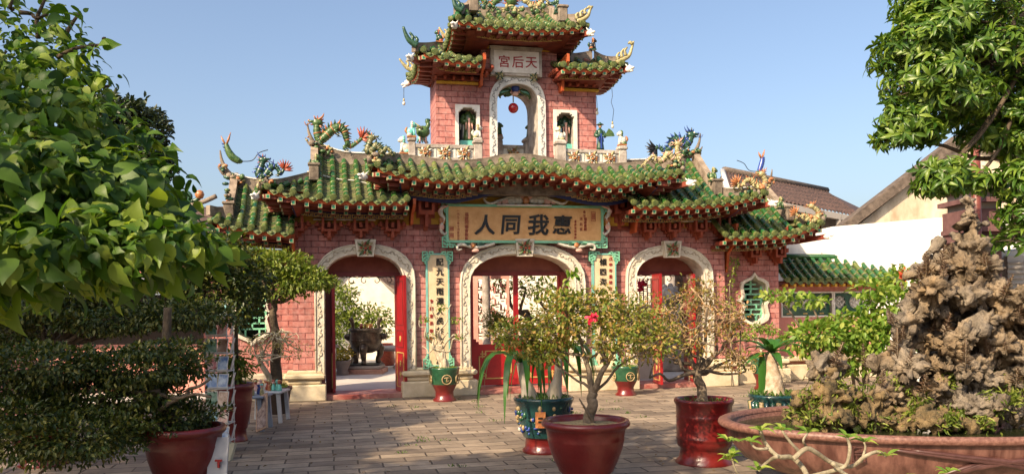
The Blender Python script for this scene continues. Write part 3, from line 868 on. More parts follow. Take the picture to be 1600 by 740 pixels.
# door surrounds with a carved scroll
def scroll_band(mb, path, y, r=.045, step=.17, m=RELIEF):
    """alternating S scrolls along a path of (x, z)"""
    L = [0]
    for a, b in zip(path, path[1:]): L.append(L[-1] + math.hypot(b[0] - a[0], b[1] - a[1]))
    s_ = .06; k = 0
    while s_ < L[-1] - .05:
        x = float(np.interp(s_, L, [p[0] for p in path])); z = float(np.interp(s_, L, [p[1] for p in path]))
        x2 = float(np.interp(s_ + .02, L, [p[0] for p in path])); z2 = float(np.interp(s_ + .02, L, [p[1] for p in path]))
        an = math.atan2(z2 - z, x2 - x); pts = []
        sg = 1 if k % 2 else -1
        for i in range(12):
            t = i / 11; a = an + sg * t * 4.6; rr = r * (1 - .62 * t)
            pts.append((x + rr * math.cos(a) + 0, y, z + rr * math.sin(a)))
        mb.tube(pts, [.015 * (1 - .4 * i / 11) for i in range(12)], m, 5, flat=.8)
        q0 = (x + r * math.cos(an), z + r * math.sin(an))
        x3 = float(np.interp(s_ + step * .8, L, [p[0] for p in path])); z3 = float(np.interp(s_ + step * .8, L, [p[1] for p in path]))
        nx, nz = -math.sin(an) * sg, math.cos(an) * sg
        mb.tube([(q0[0], y, q0[1]), ((q0[0] + x3) / 2 + nx * .03, y, (q0[1] + z3) / 2 + nz * .03), (x3, y, z3)], .008, m, 5)
        s_ += step; k += 1
def beast_mask(mb, x, y, z, s_, cols=(CER_G, CER_R, CER_Y)):
    """small glazed beast face looking to -y: brow, snout, fangs and a flaring mane"""
    a, b, c = cols; V = Vector
    mb.ball((x, y, z), s_ * .30, a, 9, (1.1, .5, 1))
    for k in range(13):
        t = k / 13 * math.tau + .2; L = s_ * (.52 + .13 * (k % 3)); v = V((math.cos(t), 0, math.sin(t)))
        p = V((x, y + s_ * .02, z))
        mb.tube([p + v * s_ * .22, p + v * L * .75 + V((0, -s_ * .06, 0)), p + v * L + V((v.z * s_ * .12, 0, 0))], [s_ * .12, s_ * .09, s_ * .02], (b, c, a)[k % 3], 5)
    mb.ball((x, y - s_ * .16, z - s_ * .04), s_ * .12, b, 7, (1.3, .9, .8))
    for k in (-1, 1):
        mb.ball((x + k * s_ * .15, y - s_ * .14, z + s_ * .10), s_ * .07, c, 6); mb.ball((x + k * s_ * .15, y - s_ * .2, z + s_ * .10), s_ * .03, CER_K, 5)
        mb.tube([(x + k * s_ * .04, y - s_ * .16, z + s_ * .16), (x + k * s_ * .26, y - s_ * .12, z + s_ * .26)], [s_ * .05, s_ * .03], b, 5)
        mb.tube([(x + k * s_ * .12, y - s_ * .16, z - s_ * .16), (x + k * s_ * .12, y - s_ * .18, z - s_ * .28)], [s_ * .03, s_ * .01], CER_W, 5)
    mb.tube([(x - s_ * .2, y - s_ * .12, z - s_ * .14), (x, y - s_ * .16, z - s_ * .19), (x + s_ * .2, y - s_ * .12, z - s_ * .14)], s_ * .04, CER_K, 5)
for di, d in enumerate(doors):
    (ox0, ox1, ozs, ozt), (ix0, ix1, izs, izt) = d['oinfo'], d['info']
    zb = P(820, 581, 0).z
    mb = MB()
    outer = [(ox0, zb)] + arch_pts(ox0, ox1, ozs, ozt) + [(ox1, zb)]
    inner = [(ix0 + .012, zb)] + [(x, z) for x, z in arch_pts(ix0 + .012, ix1 - .012, izs, izt - .012)] + [(ix1 - .012, zb)]
    mb.prism(outer + inner[::-1], -.07, .012, STONE)
    # raised rims
    for sc_, yy in ((0.0, -.078), (1.0, -.078)):
        pth = [(ox0 + .018, zb)] + arch_pts(ox0 + .018, ox1 - .018, ozs, ozt - .018) + [(ox1 - .018, zb)] if sc_ == 0 else [(ix0 - .004, zb)] + arch_pts(ix0 - .004, ix1 + .004, izs, izt + .004) + [(ix1 + .004, zb)]
        mb.tube([(x, -.072, z) for x, z in pth], .016, STONE, 6)
    # plastered reveal just inside the opening
    rv = [(ix0 + .012, .0)] + arch_pts(ix0 + .012, ix1 - .012, izs, izt - .012) + [(ix1 - .012, .0)]
    mb.loft([[(x, 0.01, z) for x, z in rv], [(x, .62, z) for x, z in rv]], STONE, False)
    so = GATE.part('door_surround', mb)
    mid = [((ox0 + ix0) / 2, zb + .03)] + arch_pts((ox0 + ix0) / 2, (ox1 + ix1) / 2, ozs, (ozt + izt) / 2) + [((ox1 + ix1) / 2, zb + .03)]
    sm = MB(); scroll_band(sm, mid, -.074); GATE.part('scroll_relief', sm, so)
    km = MB(); cx = (ox0 + ox1) / 2 + .0; kz0 = P(cx, 402, 0).z if False else izt - .07
    zt_, zb2 = ozt + .07, izt - .06
    km.prism([(cx - .14, zb2), (cx + .14, zb2), (cx + .185, zt_), (cx - .185, zt_)], -.19, -.05, STONE)
    km.prism([(cx - .115, zb2 + .03), (cx + .115, zb2 + .03), (cx + .15, zt_ - .035), (cx - .15, zt_ - .035)], -.196, -.185, RELIEF)
    beast_mask(km, cx, -.20, (zt_ + zb2) / 2, .22, (CER_G, CER_R, CER_Y))
    GATE.part('keystone', km, so)
    # tympanum, frame and threshold set back in the opening
    fy = .42; top_z = P(820, 428, fy).z
    tm = MB()
    arch = [p for p in arch_pts(ix0 - .02, ix1 + .02, izs, izt + .02) if p[1] > top_z - .02]
    tm.prism([(ix0 - .02, top_z)] + arch + [(ix1 + .02, top_z)], fy, fy + .1, mat('tympanum_maroon', (0.17, 0.045, 0.035), 0.8, (0.24, 0.075, 0.055), 4.0))
    GATE.part('tympanum', tm)
    fm = MB(); w = .07
    jl = ix0 + .10 if di == 0 else ix0 + .03; jr = ix1 - .06 if di == 0 else (ix1 - .10 if di == 1 else ix1 - .12)
    fm.b2(ix0 + .015, jl + w, fy - .04, fy + .12, .0, top_z + .04, DOORF); fm.b2(jr - w, ix1 - .015, fy - .04, fy + .12, 0, top_z + .04, DOORF)
    fm.b2(jl + w, jr - w, fy - .03, fy + .11, top_z - .03, top_z + .045, DOORF)
    d['j'] = (jl + w, jr - w, top_z - .03)
    fo = GATE.part('door_frame', fm)
    th = MB(); th.chamfer_box(((ix0 + ix1) / 2, .28, .045), (ix1 - ix0 - .04, .8, .09), mat('red_sill', (0.26, 0.06, 0.05), 0.6, (0.40, 0.20, 0.16), 5), .01)
    GATE.part('threshold', th)
IRON = mat('black_iron', (0.02, 0.018, 0.016), 0.5)
def grille(mb, x0, x1, z, y):
    n = max(3, int((x1 - x0) / .22)); w = (x1 - x0) / n
    for i in range(n):
        cx = x0 + (i + .5) * w; sg = 1 if i < n / 2 else -1; pts = []
        for k in range(16):
            t = k / 15; a = math.pi / 2 + sg * t * 5.2; rr = .07 * (1 - .7 * t)
            pts.append((cx + rr * math.cos(a), y, z - .075 + rr * math.sin(a)))
        mb.tube(pts, .008, IRON, 5); mb.tube([(cx - w / 2, y, z - .01), (cx, y, z - .004), (cx + w / 2, y, z - .02)], .008, IRON, 5)
for di in (0, 2):
    x0, x1, zt_ = doors[di]['j']; mb = MB(); grille(mb, x0, x1, zt_, .46); GATE.part('iron_scroll', mb)
# open leaves of the left and right doors
def leaf_door(mb, hx, hy, ang, w, z0, z1, th=.045, gold=True):
    """door leaf hinged at (hx, hy); ang from +x"""
    u = Vector((math.cos(ang), math.sin(ang), 0)); n = Vector((-u.y, u.x, 0)); r = Matrix.Rotation(ang, 3, 'Z')
    c = Vector((hx, hy, 0)) + u * w / 2
    mb.box(c + Vector((0, 0, (z0 + z1) / 2)), (w, th, z1 - z0), DOOR, r)
    for s_ in (-1, 1):
        for a, b in ((z0 + .08, z0 + .7), (z0 + .8, z0 + 1.1), (z0 + 1.2, z1 - .1)):
            for zz in (a, b): mb.box(c + n * s_ * (th / 2 + .004) + Vector((0, 0, zz)), (w * .76, .012, .018), GOLD if a < z0 + .5 else DOORF, r)
            for k in (-1, 1): mb.box(c + u * k * w * .38 + n * s_ * (th / 2 + .004) + Vector((0, 0, (a + b) / 2)), (.018, .012, b - a), GOLD if a < z0 + .5 else DOORF, r)
        for zz in (z0 + .3, z0 + .5, z0 + .95):
            mb.ball(c + n * s_ * (th / 2 + .002) + Vector((0, 0, zz)), .05, GOLD, 7, (1, .2, 1.2), r)
x0, x1, zt_ = doors[0]['j']
lm = MB(); leaf_door(lm, x1 + .03, .36, R(-78), .52, .1, zt_ + .0); GATE.part('door_leaf', lm)
lm = MB(); leaf_door(lm, x0 - .02, .36, R(-86), .16, .1, zt_ + .0, gold=False); GATE.part('door_leaf', lm)
x0, x1, zt_ = doors[2]['j']
lm = MB(); leaf_door(lm, x1 + .02, .36, R(-100), .5, .1, zt_); GATE.part('door_leaf', lm)
lm = MB(); leaf_door(lm, P(1018, 520, .2).x, .1, R(-95), .5, .1, zt_); GATE.part('door_leaf', lm, label='red door leaf standing ajar on the left of the right doorway')
# closed pair of half doors with open lattice in the middle doorway
x0, x1, zt_ = doors[1]['j']; zr = P(820, 536, .42).z; zl0 = .12
for s_ in (0, 1):
    a = x0 if s_ == 0 else (x0 + x1) / 2 + .0; b = (x0 + x1) / 2 if s_ == 0 else x1
    mb = MB(); y0, y1 = .43, .49
    mb.b2(a, b, y0, y1, zl0, zr, DOOR)
    for xx in (a, b - .045): mb.b2(xx, xx + .045, y0 - .006, y1 + .006, zr, zt_, DOOR)
    # notched shoulders where lattice meets panel
    for xx, sg in ((a + .045, 1), (b - .045, -1)):
        mb.b2(xx, xx + sg * .10, y0 - .003, y1 + .003, zr, zr + .05, DOOR); mb.b2(xx, xx + sg * .05, y0 - .003, y1 + .003, zr + .05, zr + .10, DOOR)
    # gold fret round the panel
    fz0, fz1 = zl0 + .12, zr - .12; fa, fb = a + .14, b - .10
    def gb(xa, xb, za, zb3): mb.b2(xa, xb, y0 - .012, y0 + .002, za, zb3, GOLD)
    t = .022
    gb(fa + .12, fb - .12, fz1 - t, fz1); gb(fa + .12, fb - .12, fz0, fz0 + t); gb(fa, fa + t, fz0 + .1, fz1 - .1); gb(fb - t, fb, fz0 + .1, fz1 - .1)
    for (cx, sx_) in ((fa, 1), (fb, -1)):
        for (cz, sz_) in ((fz0, 1), (fz1, -1)):
            for (q0, q1, q2, q3) in ((0, .12, .1, .1), (.06, .06, 0, .14), (.03, .15, .05, .05), (.12, .12, 0, .1)):
                xa, xb = sorted((cx + sx_ * q0, cx + sx_ * (q1 if q1 != q0 else q0 + t))); za, zb3 = sorted((cz + sz_ * q2, cz + sz_ * (q3 if q3 != q2 else q2 + t)))
                gb(xa, xb, za, zb3)
    GATE.part('half_door', mb)

# stepped plinths
segs = [(444, 510), (628, 746), (887, 997), (1088, 1150), (1150, 1232)]
segs_y = [0, 0, 0, 0, .3]
for (l, r), y in zip(segs, segs_y):
    mb = MB(); a = P(l, 600, y - .1).x; b = P(r, 600, y - .1).x
    if l == 444: a -= .02
    mb.chamfer_box(((a + b) / 2, y + .03, .145), (b - a, .5, .29), STONE_C, .02)
    mb.chamfer_box(((a + b) / 2, y + .05, .335), (b - a - .16, .40, .10), STONE_C, .03)
    mb.chamfer_box(((a + b) / 2, y + .03, .43), (b - a - .02, .48, .10), STONE_C, .03)
    mb.chamfer_box(((a + b) / 2, y + .07, .50), (b - a - .14, .30, .06), STONE_C, .015)
    GATE.part('plinth', mb)
mb = MB(); a = P(325, 600, .2).x; b = xl - .1
mb.chamfer_box(((a + b) / 2, .33, .145), (b - a, .5, .29), STONE_C, .02); mb.chamfer_box(((a + b) / 2, .33, .42), (b - a, .44, .12), STONE_C, .03); mb.b2(a, b, .15, .5, .28, .37, STONE_C)
GATE.part('plinth', mb)

# ------------------------------------------------------------------ tower
tw = MB(); z0 = P(800, 262, TY).z
tl, tr_ = P(681.5, 200, TY).x, P(932, 200, TY).x
cl, cr = P(752, 100, TY).x, P(870, 100, TY).x
zs = P(700, 108, TY).z; zc = P(810, 70, TY).z
D_ = .85
ah, ainfo = arch_hole(775, 841, 131, 165, z0, TY)
outl = [(tl, z0)] + ah + [(tr_, z0), (tr_, zs), (cr, zs), (cr, zc), (cl, zc), (cl, zs), (tl, zs)]
def rect(l, r, t, b, y): 
    p = P(l, b, y); q = P(r, t, y); return p.x, q.x, p.z, q.z
nich = []
for (l, r, t, b) in ((716, 745, 169, 238), (869, 897, 177, 243)):
    a, c, e, f_ = rect(l, r, t, b, TY); nich.append((a, c, e, f_))
tw.prism(outl, TY, TY + D_, BRICK, holes=[[(a, e), (c, e), (c, f_), (a, f_)] for a, c, e, f_ in nich], rev=STONE_G)
GATE.part('tower', tw)
(ax0, ax1, azs, azt) = ainfo
mb = MB()
ox0, ox1 = ax0 - .13, ax1 + .13
outer = [(ox0, z0)] + arch_pts(ox0, ox1, azs, azt + .15) + [(ox1, z0)]
inner = [(ax0 + .01, z0)] + arch_pts(ax0 + .01, ax1 - .01, azs, azt - .01) + [(ax1 - .01, z0)]
mb.prism(outer + inner[::-1], TY - .06, TY + .01, mat('pale_grey_stone', (.50, .50, .48), .8, (.64, .63, .60), 8, .3, 20))
mb.loft([[(x, TY + .005, z) for x, z in inner], [(x, TY + D_ - .005, z) for x, z in inner]], STONE_G, False)
so = GATE.part('tower_arch', mb)
sm = MB(); mid = [((ox0 + ax0) / 2, z0 + .1)] + arch_pts((ox0 + ax0) / 2, (ox1 + ax1) / 2, azs, azt + .07) + [((ox1 + ax1) / 2, z0 + .1)]
scroll_band(sm, mid, TY - .063, .036, .13, mat('grey_relief', (.30, .30, .29), .85)); GATE.part('scroll_relief', sm, so)
for (a, c, e, f_) in nich:
    mb = MB(); w = .05; y0, y1 = TY - .04, TY + .04
    mb.prism([(a - w, e), (c + w, e), (c + w, f_ + w), (a - w, f_ + w)], y0, y1, WHITE, holes=[[(a + .01, e + .01), (c - .01, e + .01), (c - .01, f_ - .07), (c - .05, f_ - .07), (c - .05, f_ - .03), (c - .09, f_ - .03), (c - .09, f_ - .003), (a + .09, f_ - .003), (a + .09, f_ - .03), (a + .05, f_ - .03), (a + .05, f_ - .07), (a + .01, f_ - .07)]])
    GATE.part('niche_frame', mb)
# side roofs' flank of the upper box
# stone plaque of the tower
mb = MB(); a, c, e, f_ = rect(767, 846, 79, 117, TY - .1)
zsk = .0
mb.b2(a, c, TY - .12, TY + .0, e, f_, STONE_G)
mb.b2(a + .06, c - .06, TY - .135, TY - .115, e + .05, f_ - .05, WHITE)
for k in range(40):
    t = k / 40; per = 2 * (c - a + f_ - e); s_ = t * per
mb.prism([(a - .02, f_ + .0), (c + .02, f_), (c + .02, f_ + .03), (a - .02, f_ + .03)], TY - .15, TY, STONE_G)
plq = Thing('stone_plaque', 'grey stone plaque with three red characters under the topmost roof of the gate', 'plaque', ((a + c) / 2, TY, e), GM)
plq.part('panel', mb)
lt = MB(); w3 = (c - a - .2) / 3
for i, ch in enumerate('宮后天'):
    add_text(lt, ch, a + .12 + w3 * (i + .5), (e + f_) / 2, TY - .137, .235, REDINK, .002, .006)
plq.part('lettering', lt)
for xx in (a + .16, c - .16):
    bm_ = MB(); beast_mask(bm_, xx, TY - .14, e - .02, .14, (CER_DG, CER_Y, CER_Y)); plq.part('corner_mask', bm_)

# balustrades
BALP = mat('balustrade_panel', (.52, .52, .47), .8, (.64, .63, .57), 8)
def balustrade(posts, rails, yy, bot):
    """posts: (px0, px1, pytop); rails: (px0, px1, pytop, masks)"""
    root = None
    for (l, r, t, n) in rails:
        mb = MB(); a, c = P(l, t, yy).x, P(r, t, yy).x; zt_ = P((l + r) / 2, t, yy).z; zb = P((l + r) / 2, bot, yy).z - .1
        mb.b2(a, c, yy - .03, yy + .07, zt_ - .06, zt_, STONE_G); mb.b2(a, c, yy, yy + .05, zb, zt_ - .06, BALP)
        mb.b2(a, c, yy - .03, yy + .06, zb, zb + .14, STONE_G)
        for i in range(n + 1):
            x = a + (c - a) * i / n
            mb.b2(max(a, x - .02), min(c, x + .02), yy - .012, yy + .03, zb + .14, zt_ - .06, STONE_G if i in (0, n) else BALP)
        o = GATE.part('balustrade_panel', mb)
        for i in range(n):
            m2 = MB(); beast_mask(m2, a + (c - a) * (i + .5) / n, yy - .03, zt_ - .17, .22, (CER_Y, CER_O, CER_W)); GATE.part('beast_mask', m2, o)
    for (l, r, t) in posts:
        mb = MB(); a, c = P(l, t, yy).x, P(r, t, yy).x; zt_ = P((l + r) / 2, t, yy).z; zb = P((l + r) / 2, bot, yy).z - .1; w = c - a
        mb.chamfer_box(((a + c) / 2, yy + .02, (zt_ - .09 + zb) / 2), (w, w, zt_ - .09 - zb), STONE_G, .012)
        mb.chamfer_box(((a + c) / 2, yy + .02, zt_ - .045), (w * 1.22, w * 1.22, .085), STONE_G, .025)
        GATE.part('balustrade_post', mb)
BY = -.38
balustrade([(638, 649, 214), (740, 753, 218)], [(649, 740, 226, 3)], BY, 250)
balustrade([(868, 883, 220), (966, 978, 228)], [(883, 966, 234, 3)], BY, 256)
balustrade([(775, 785, 212), (819, 836, 216)], [(785, 819, 227, 1)], TY + D_ + .1, 250)
# parapet slab behind the middle roof, carrying tower and balustrade
mb = MB(); a = P(636, 250, BY).x; c = P(981, 250, BY).x
zz = P(820, 262, BY).z
mb.b2(a, c, BY - .06, TY + D_ + .3, zz - .5, zz - .02, RIDGE)
mb.b2(a + .02, c - .02, BY - .03, TY + D_ + .3, zz - .02, zz + .03, STONE_G)
GATE.part('parapet', mb)
# core that fills the roof spaces so no light leaks
mb = MB(); mb.b2(xl + .1, xr - .1, .05, .7, ztop - .05, P(820, 262, .1).z - .3, RED_D)
GATE.part('roof_core', mb)
# ------------------------------------------------------------------ name board and couplet boards
FRET = ["#####.####.##...",
        "#...#.#..#.#.##.",
        "#.#########...##",
        "###.#.#.........",
        "#...###.........",
        "#.####..........",
        "###..#..........",
        "#..###..........",
        "####............",
        "..#.............",
        "..##............",
        "...#............"]
def fret_corner(mb, x, z, sx, sz, c, y0, y1, m=MINT, rows=FRET):
    n = len(rows)
    for j, row in enumerate(rows):
        i = 0
        while i < len(row):
            if row[i] == '#':
                k = i
                while k < len(row) and row[k] == '#': k += 1
                xa, xb = sorted((x + sx * i * c, x + sx * k * c)); za, zb = sorted((z - sz * j * c, z - sz * (j + 1) * c))
                mb.b2(xa, xb, y0, y1, za, zb, m); i = k
            else: i += 1
def scroll_ornament(mb, pts, y, r, m):
    q = smooth_path([P(a, b, y) for a, b in pts], 5); n = len(q)
    mb.tube(q, [r * (.45 + .75 * math.sin(math.pi * min(1, .15 + i / (n - 1) * .9))) for i in range(n)], m, 7, flat=.7)
sy = -.16
a, c, e, f_ = rect(697, 942, 322, 379, sy)
nb = Thing('name_board', 'wide tan board with four large black characters above the middle door', 'sign', ((a + c) / 2, 0, e), GM)
mb = MB(); mb.b2(a + .03, c - .03, sy, sy + .06, e + .03, f_ - .03, SIGN); nb.part('board', mb)
mb = MB(); t = .045
mb.b2(a, c, sy - .03, sy + .07, f_ - t, f_, MINT); mb.b2(a, c, sy - .03, sy + .07, e, e + t, MINT)
mb.b2(a, a + t, sy - .03, sy + .07, e + t, f_ - t, MINT); mb.b2(c - t, c, sy - .03, sy + .07, e + t, f_ - t, MINT)
cc = .022
fret_corner(mb, a - 3.5 * cc, f_ + 4 * cc, 1, 1, cc, sy - .02, sy + .02); fret_corner(mb, c + 3.5 * cc, f_ + 4 * cc, -1, 1, cc, sy - .02, sy + .02)
fret_corner(mb, a - 3.5 * cc, e - 4 * cc, 1, -1, cc, sy - .02, sy + .02); fret_corner(mb, c + 3.5 * cc, e - 4 * cc, -1, -1, cc, sy - .02, sy + .02)
nb.part('fret_frame', mb)
lt = MB()
for ch, px, sz in (('人', 757, 34), ('同', 798, 34), ('我', 841, 36), ('惠', 878, 33)):
    p = P(px, 351, sy); add_text(lt, ch, p.x, p.z, sy - .01, sz / 82 * .92, INK, .008, .014, 1.02, .1)
nb.part('lettering', lt)
lt = MB()
def vtext(mb, s_, px, py0, py1, size, y, m=REDINK, bold=.0, dep=.004):
    for i, ch in enumerate(s_):
        p = P(px, py0 + (py1 - py0) * i / max(1, len(s_) - 1), y); add_text(mb, ch, p.x, p.z, y - .004, size, m, bold, dep)
vtext(lt, '一九七二年十月吉日立', 716, 329, 373, .05, sy)
vtext(lt, '福建同鄉會敬奉', 729, 335, 373, .075, sy)
vtext(lt, '會安', 913, 331, 337, .055, sy); vtext(lt, '天后宮', 908, 342, 358, .065, sy); vtext(lt, '福建會館', 914.5, 342, 358, .065, sy)
vtext(lt, '重修落成誌慶', 899, 346, 371, .048, sy)
for px, py, h in ((705, 357, 7), (705, 367.5, 7), (927, 338, 15)):
    p = P(px, py, sy); s_ = 7.2 / 84 / 2; hh = h / 84 / 2; t = .006
    for x0_, x1_, z0_, z1_ in ((-s_, s_, hh - t, hh), (-s_, s_, -hh, -hh + t), (-s_, -s_ + t, -hh, hh), (s_ - t, s_, -hh, hh), (-s_ * .5, -s_ * .3, -hh * .7, hh * .7), (0, s_ * .2, -hh * .7, hh * .7), (s_ * .5, s_ * .7, -hh * .7, hh * .7), (-s_ * .6, s_ * .6, -.003, .003)):
        lt.b2(p.x + x0_, p.x + x1_, sy - .006, sy + .004, p.z + z0_, p.z + z1_, REDINK)
nb.part('small_lettering', lt)
mb = MB()   # lotus crest above, ribbons at the sides and below
for s_ in (-1, 1):
    X = lambda d: 822 + s_ * d
    scroll_ornament(mb, [(X(8), 314), (X(22), 308), (X(38), 312), (X(54), 318), (X(62), 316), (X(66), 310), (X(61), 309)], sy, .035, CER_W)
    for d, r_ in ((12, .10), (22, .085), (33, .07), (43, .05)): mb.ball(P(X(d), 311 + d * .12, sy), r_, CER_W if d % 2 == 0 else CER_P, 8, (1.1, .5, .75))
    mb.ball(P(X(14), 305.5, sy), .07, CER_P, 8, (1.2, .5, .6))
    sx_ = 946 if s_ > 0 else 694
    scroll_ornament(mb, [(sx_ - 2 * s_, 322), (sx_ + 4 * s_, 324), (sx_ + 5 * s_, 334), (sx_ + 1 * s_, 342), (sx_ + 4 * s_, 350), (sx_ + 5 * s_, 360), (sx_ - 1 * s_, 366), (sx_ - 4 * s_, 362)], sy - .03, .045, CER_W)
    scroll_ornament(mb, [(sx_ - 6 * s_, 321), (sx_ - 12 * s_ * -0 + 8 * s_, 328), (sx_ + 6 * s_, 338)], sy - .05, .025, CER_P)
    mb.ball(P(sx_ + 3 * s_, 344, sy - .05), .07, CER_O, 8, (.9, .5, 1.1)); mb.ball(P(sx_ + 4 * s_, 354, sy - .05), .06, CER_P, 8, (.9, .5, 1.1))
    bx = 822 + s_ * 81
    scroll_ornament(mb, [(bx - 32 * s_, 380), (bx - 18 * s_, 384), (bx, 386), (bx + 16 * s_, 382), (bx + 25 * s_, 383), (bx + 26 * s_, 390), (bx + 19 * s_, 389)], sy - .04, .04, CER_W)
    mb.ball(P(bx - 2, 383, sy - .07), .06, CER_O, 8, (1, .5, .9))
    for k in (-1, 1): mb.ball(P(bx + k * 10, 382, sy - .06), .07, CER_DG, 8, (1.2, .4, .5))
    mb.ball(P(bx + 2, 391, sy - .06), .06, CER_P, 8, (1.2, .4, .6))
mb.ball(P(822, 306, sy), .12, CER_P, 10, (1.2, .5, .9)); mb.ball(P(822, 313, sy - .05), .075, CER_O, 9, (.9, .6, 1.1))
nb.part('carved_ornament', mb)
mb = MB(); p0, p1 = P(777, 320, sy - .1), P(862, 321, sy - .1); mb.tube([p0, p1], .018, WHITE, 8); mb.b2(p0.x, p1.x, sy - .09, sy - .03, p0.z, p0.z + .02, WHITE)
single('tube_lamp', mb, 'thin white fluorescent tube along the top edge of the wide tan board', 'lamp', GM)
for (p0, p1, lab) in (((490, 342.5), (587, 344), 'white fluorescent tube under the eave left of the middle roof'), ((1035, 345), (1120, 345), 'white fluorescent tube under the eave right of the middle roof')):
    mb = MB(); p0 = P(*p0, -.14); p1 = P(*p1, -.14); p1.z = p0.z; mb.tube([p0, p1], .016, WHITE, 8); mb.b2(p0.x, p1.x, -.13, -.02, p0.z, p0.z + .015, WHITE)
    single('tube_lamp', mb, lab, 'lamp', GM)
for (l, r, txt, small, lab, tx, sx0) in ((670, 699, '配九天雨澤人民共沐恩波', '會館會長敬題', 'tall tan couplet board with a black character column left of the middle door', 687, 674),
                                       (930, 960, '傾四海波濤舟楫咸登道岸', '戊申年重修立', 'tall tan couplet board with a black character column right of the middle door', 942, 954)):
    a, c, e, f_ = rect(l, r, 398, 570, -.09)
    t_ = Thing('couplet_board', lab, 'sign', ((a + c) / 2, 0, e), GM, 'couplet boards flanking the middle door')
    mb = MB(); mb.b2(a, c, -.09, -.02, e, f_, mat('beige_board', (.56, .42, .25), .7, (.68, .54, .35), 5)); t_.part('board', mb)
    mb = MB(); t = .03; m = mat('teal_paint', (.12, .36, .33), .6, (.2, .45, .4), 8)
    mb.b2(a - t, a, -.10, -.01, e - t, f_ + t, m); mb.b2(c, c + t, -.10, -.01, e - t, f_ + t, m); mb.b2(a, c, -.10, -.01, f_, f_ + t, m); mb.b2(a, c, -.10, -.01, e - t, e, m)
    cc = .0205
    R2 = [r_[:11] for r_ in FRET[:12]]
    for sx_, x in ((1, a - 4.8 * cc), (-1, c + 4.8 * cc)):
        fret_corner(mb, x, f_ + 3.2 * cc, sx_, 1, cc, -.115, -.05, rows=R2); fret_corner(mb, x, e - 3.2 * cc, sx_, -1, cc, -.115, -.05, rows=R2)
    t_.part('fret_frame', mb)
    lt = MB(); n = len(txt)
    vtext(lt, txt, tx, 409, 562, .14, -.094, INK, .002, .008)
    vtext(lt, small, sx0, 470 if l < 800 else 404, 528 if l < 800 else 450, .075, -.094, REDINK)
    t_.part('lettering', lt)

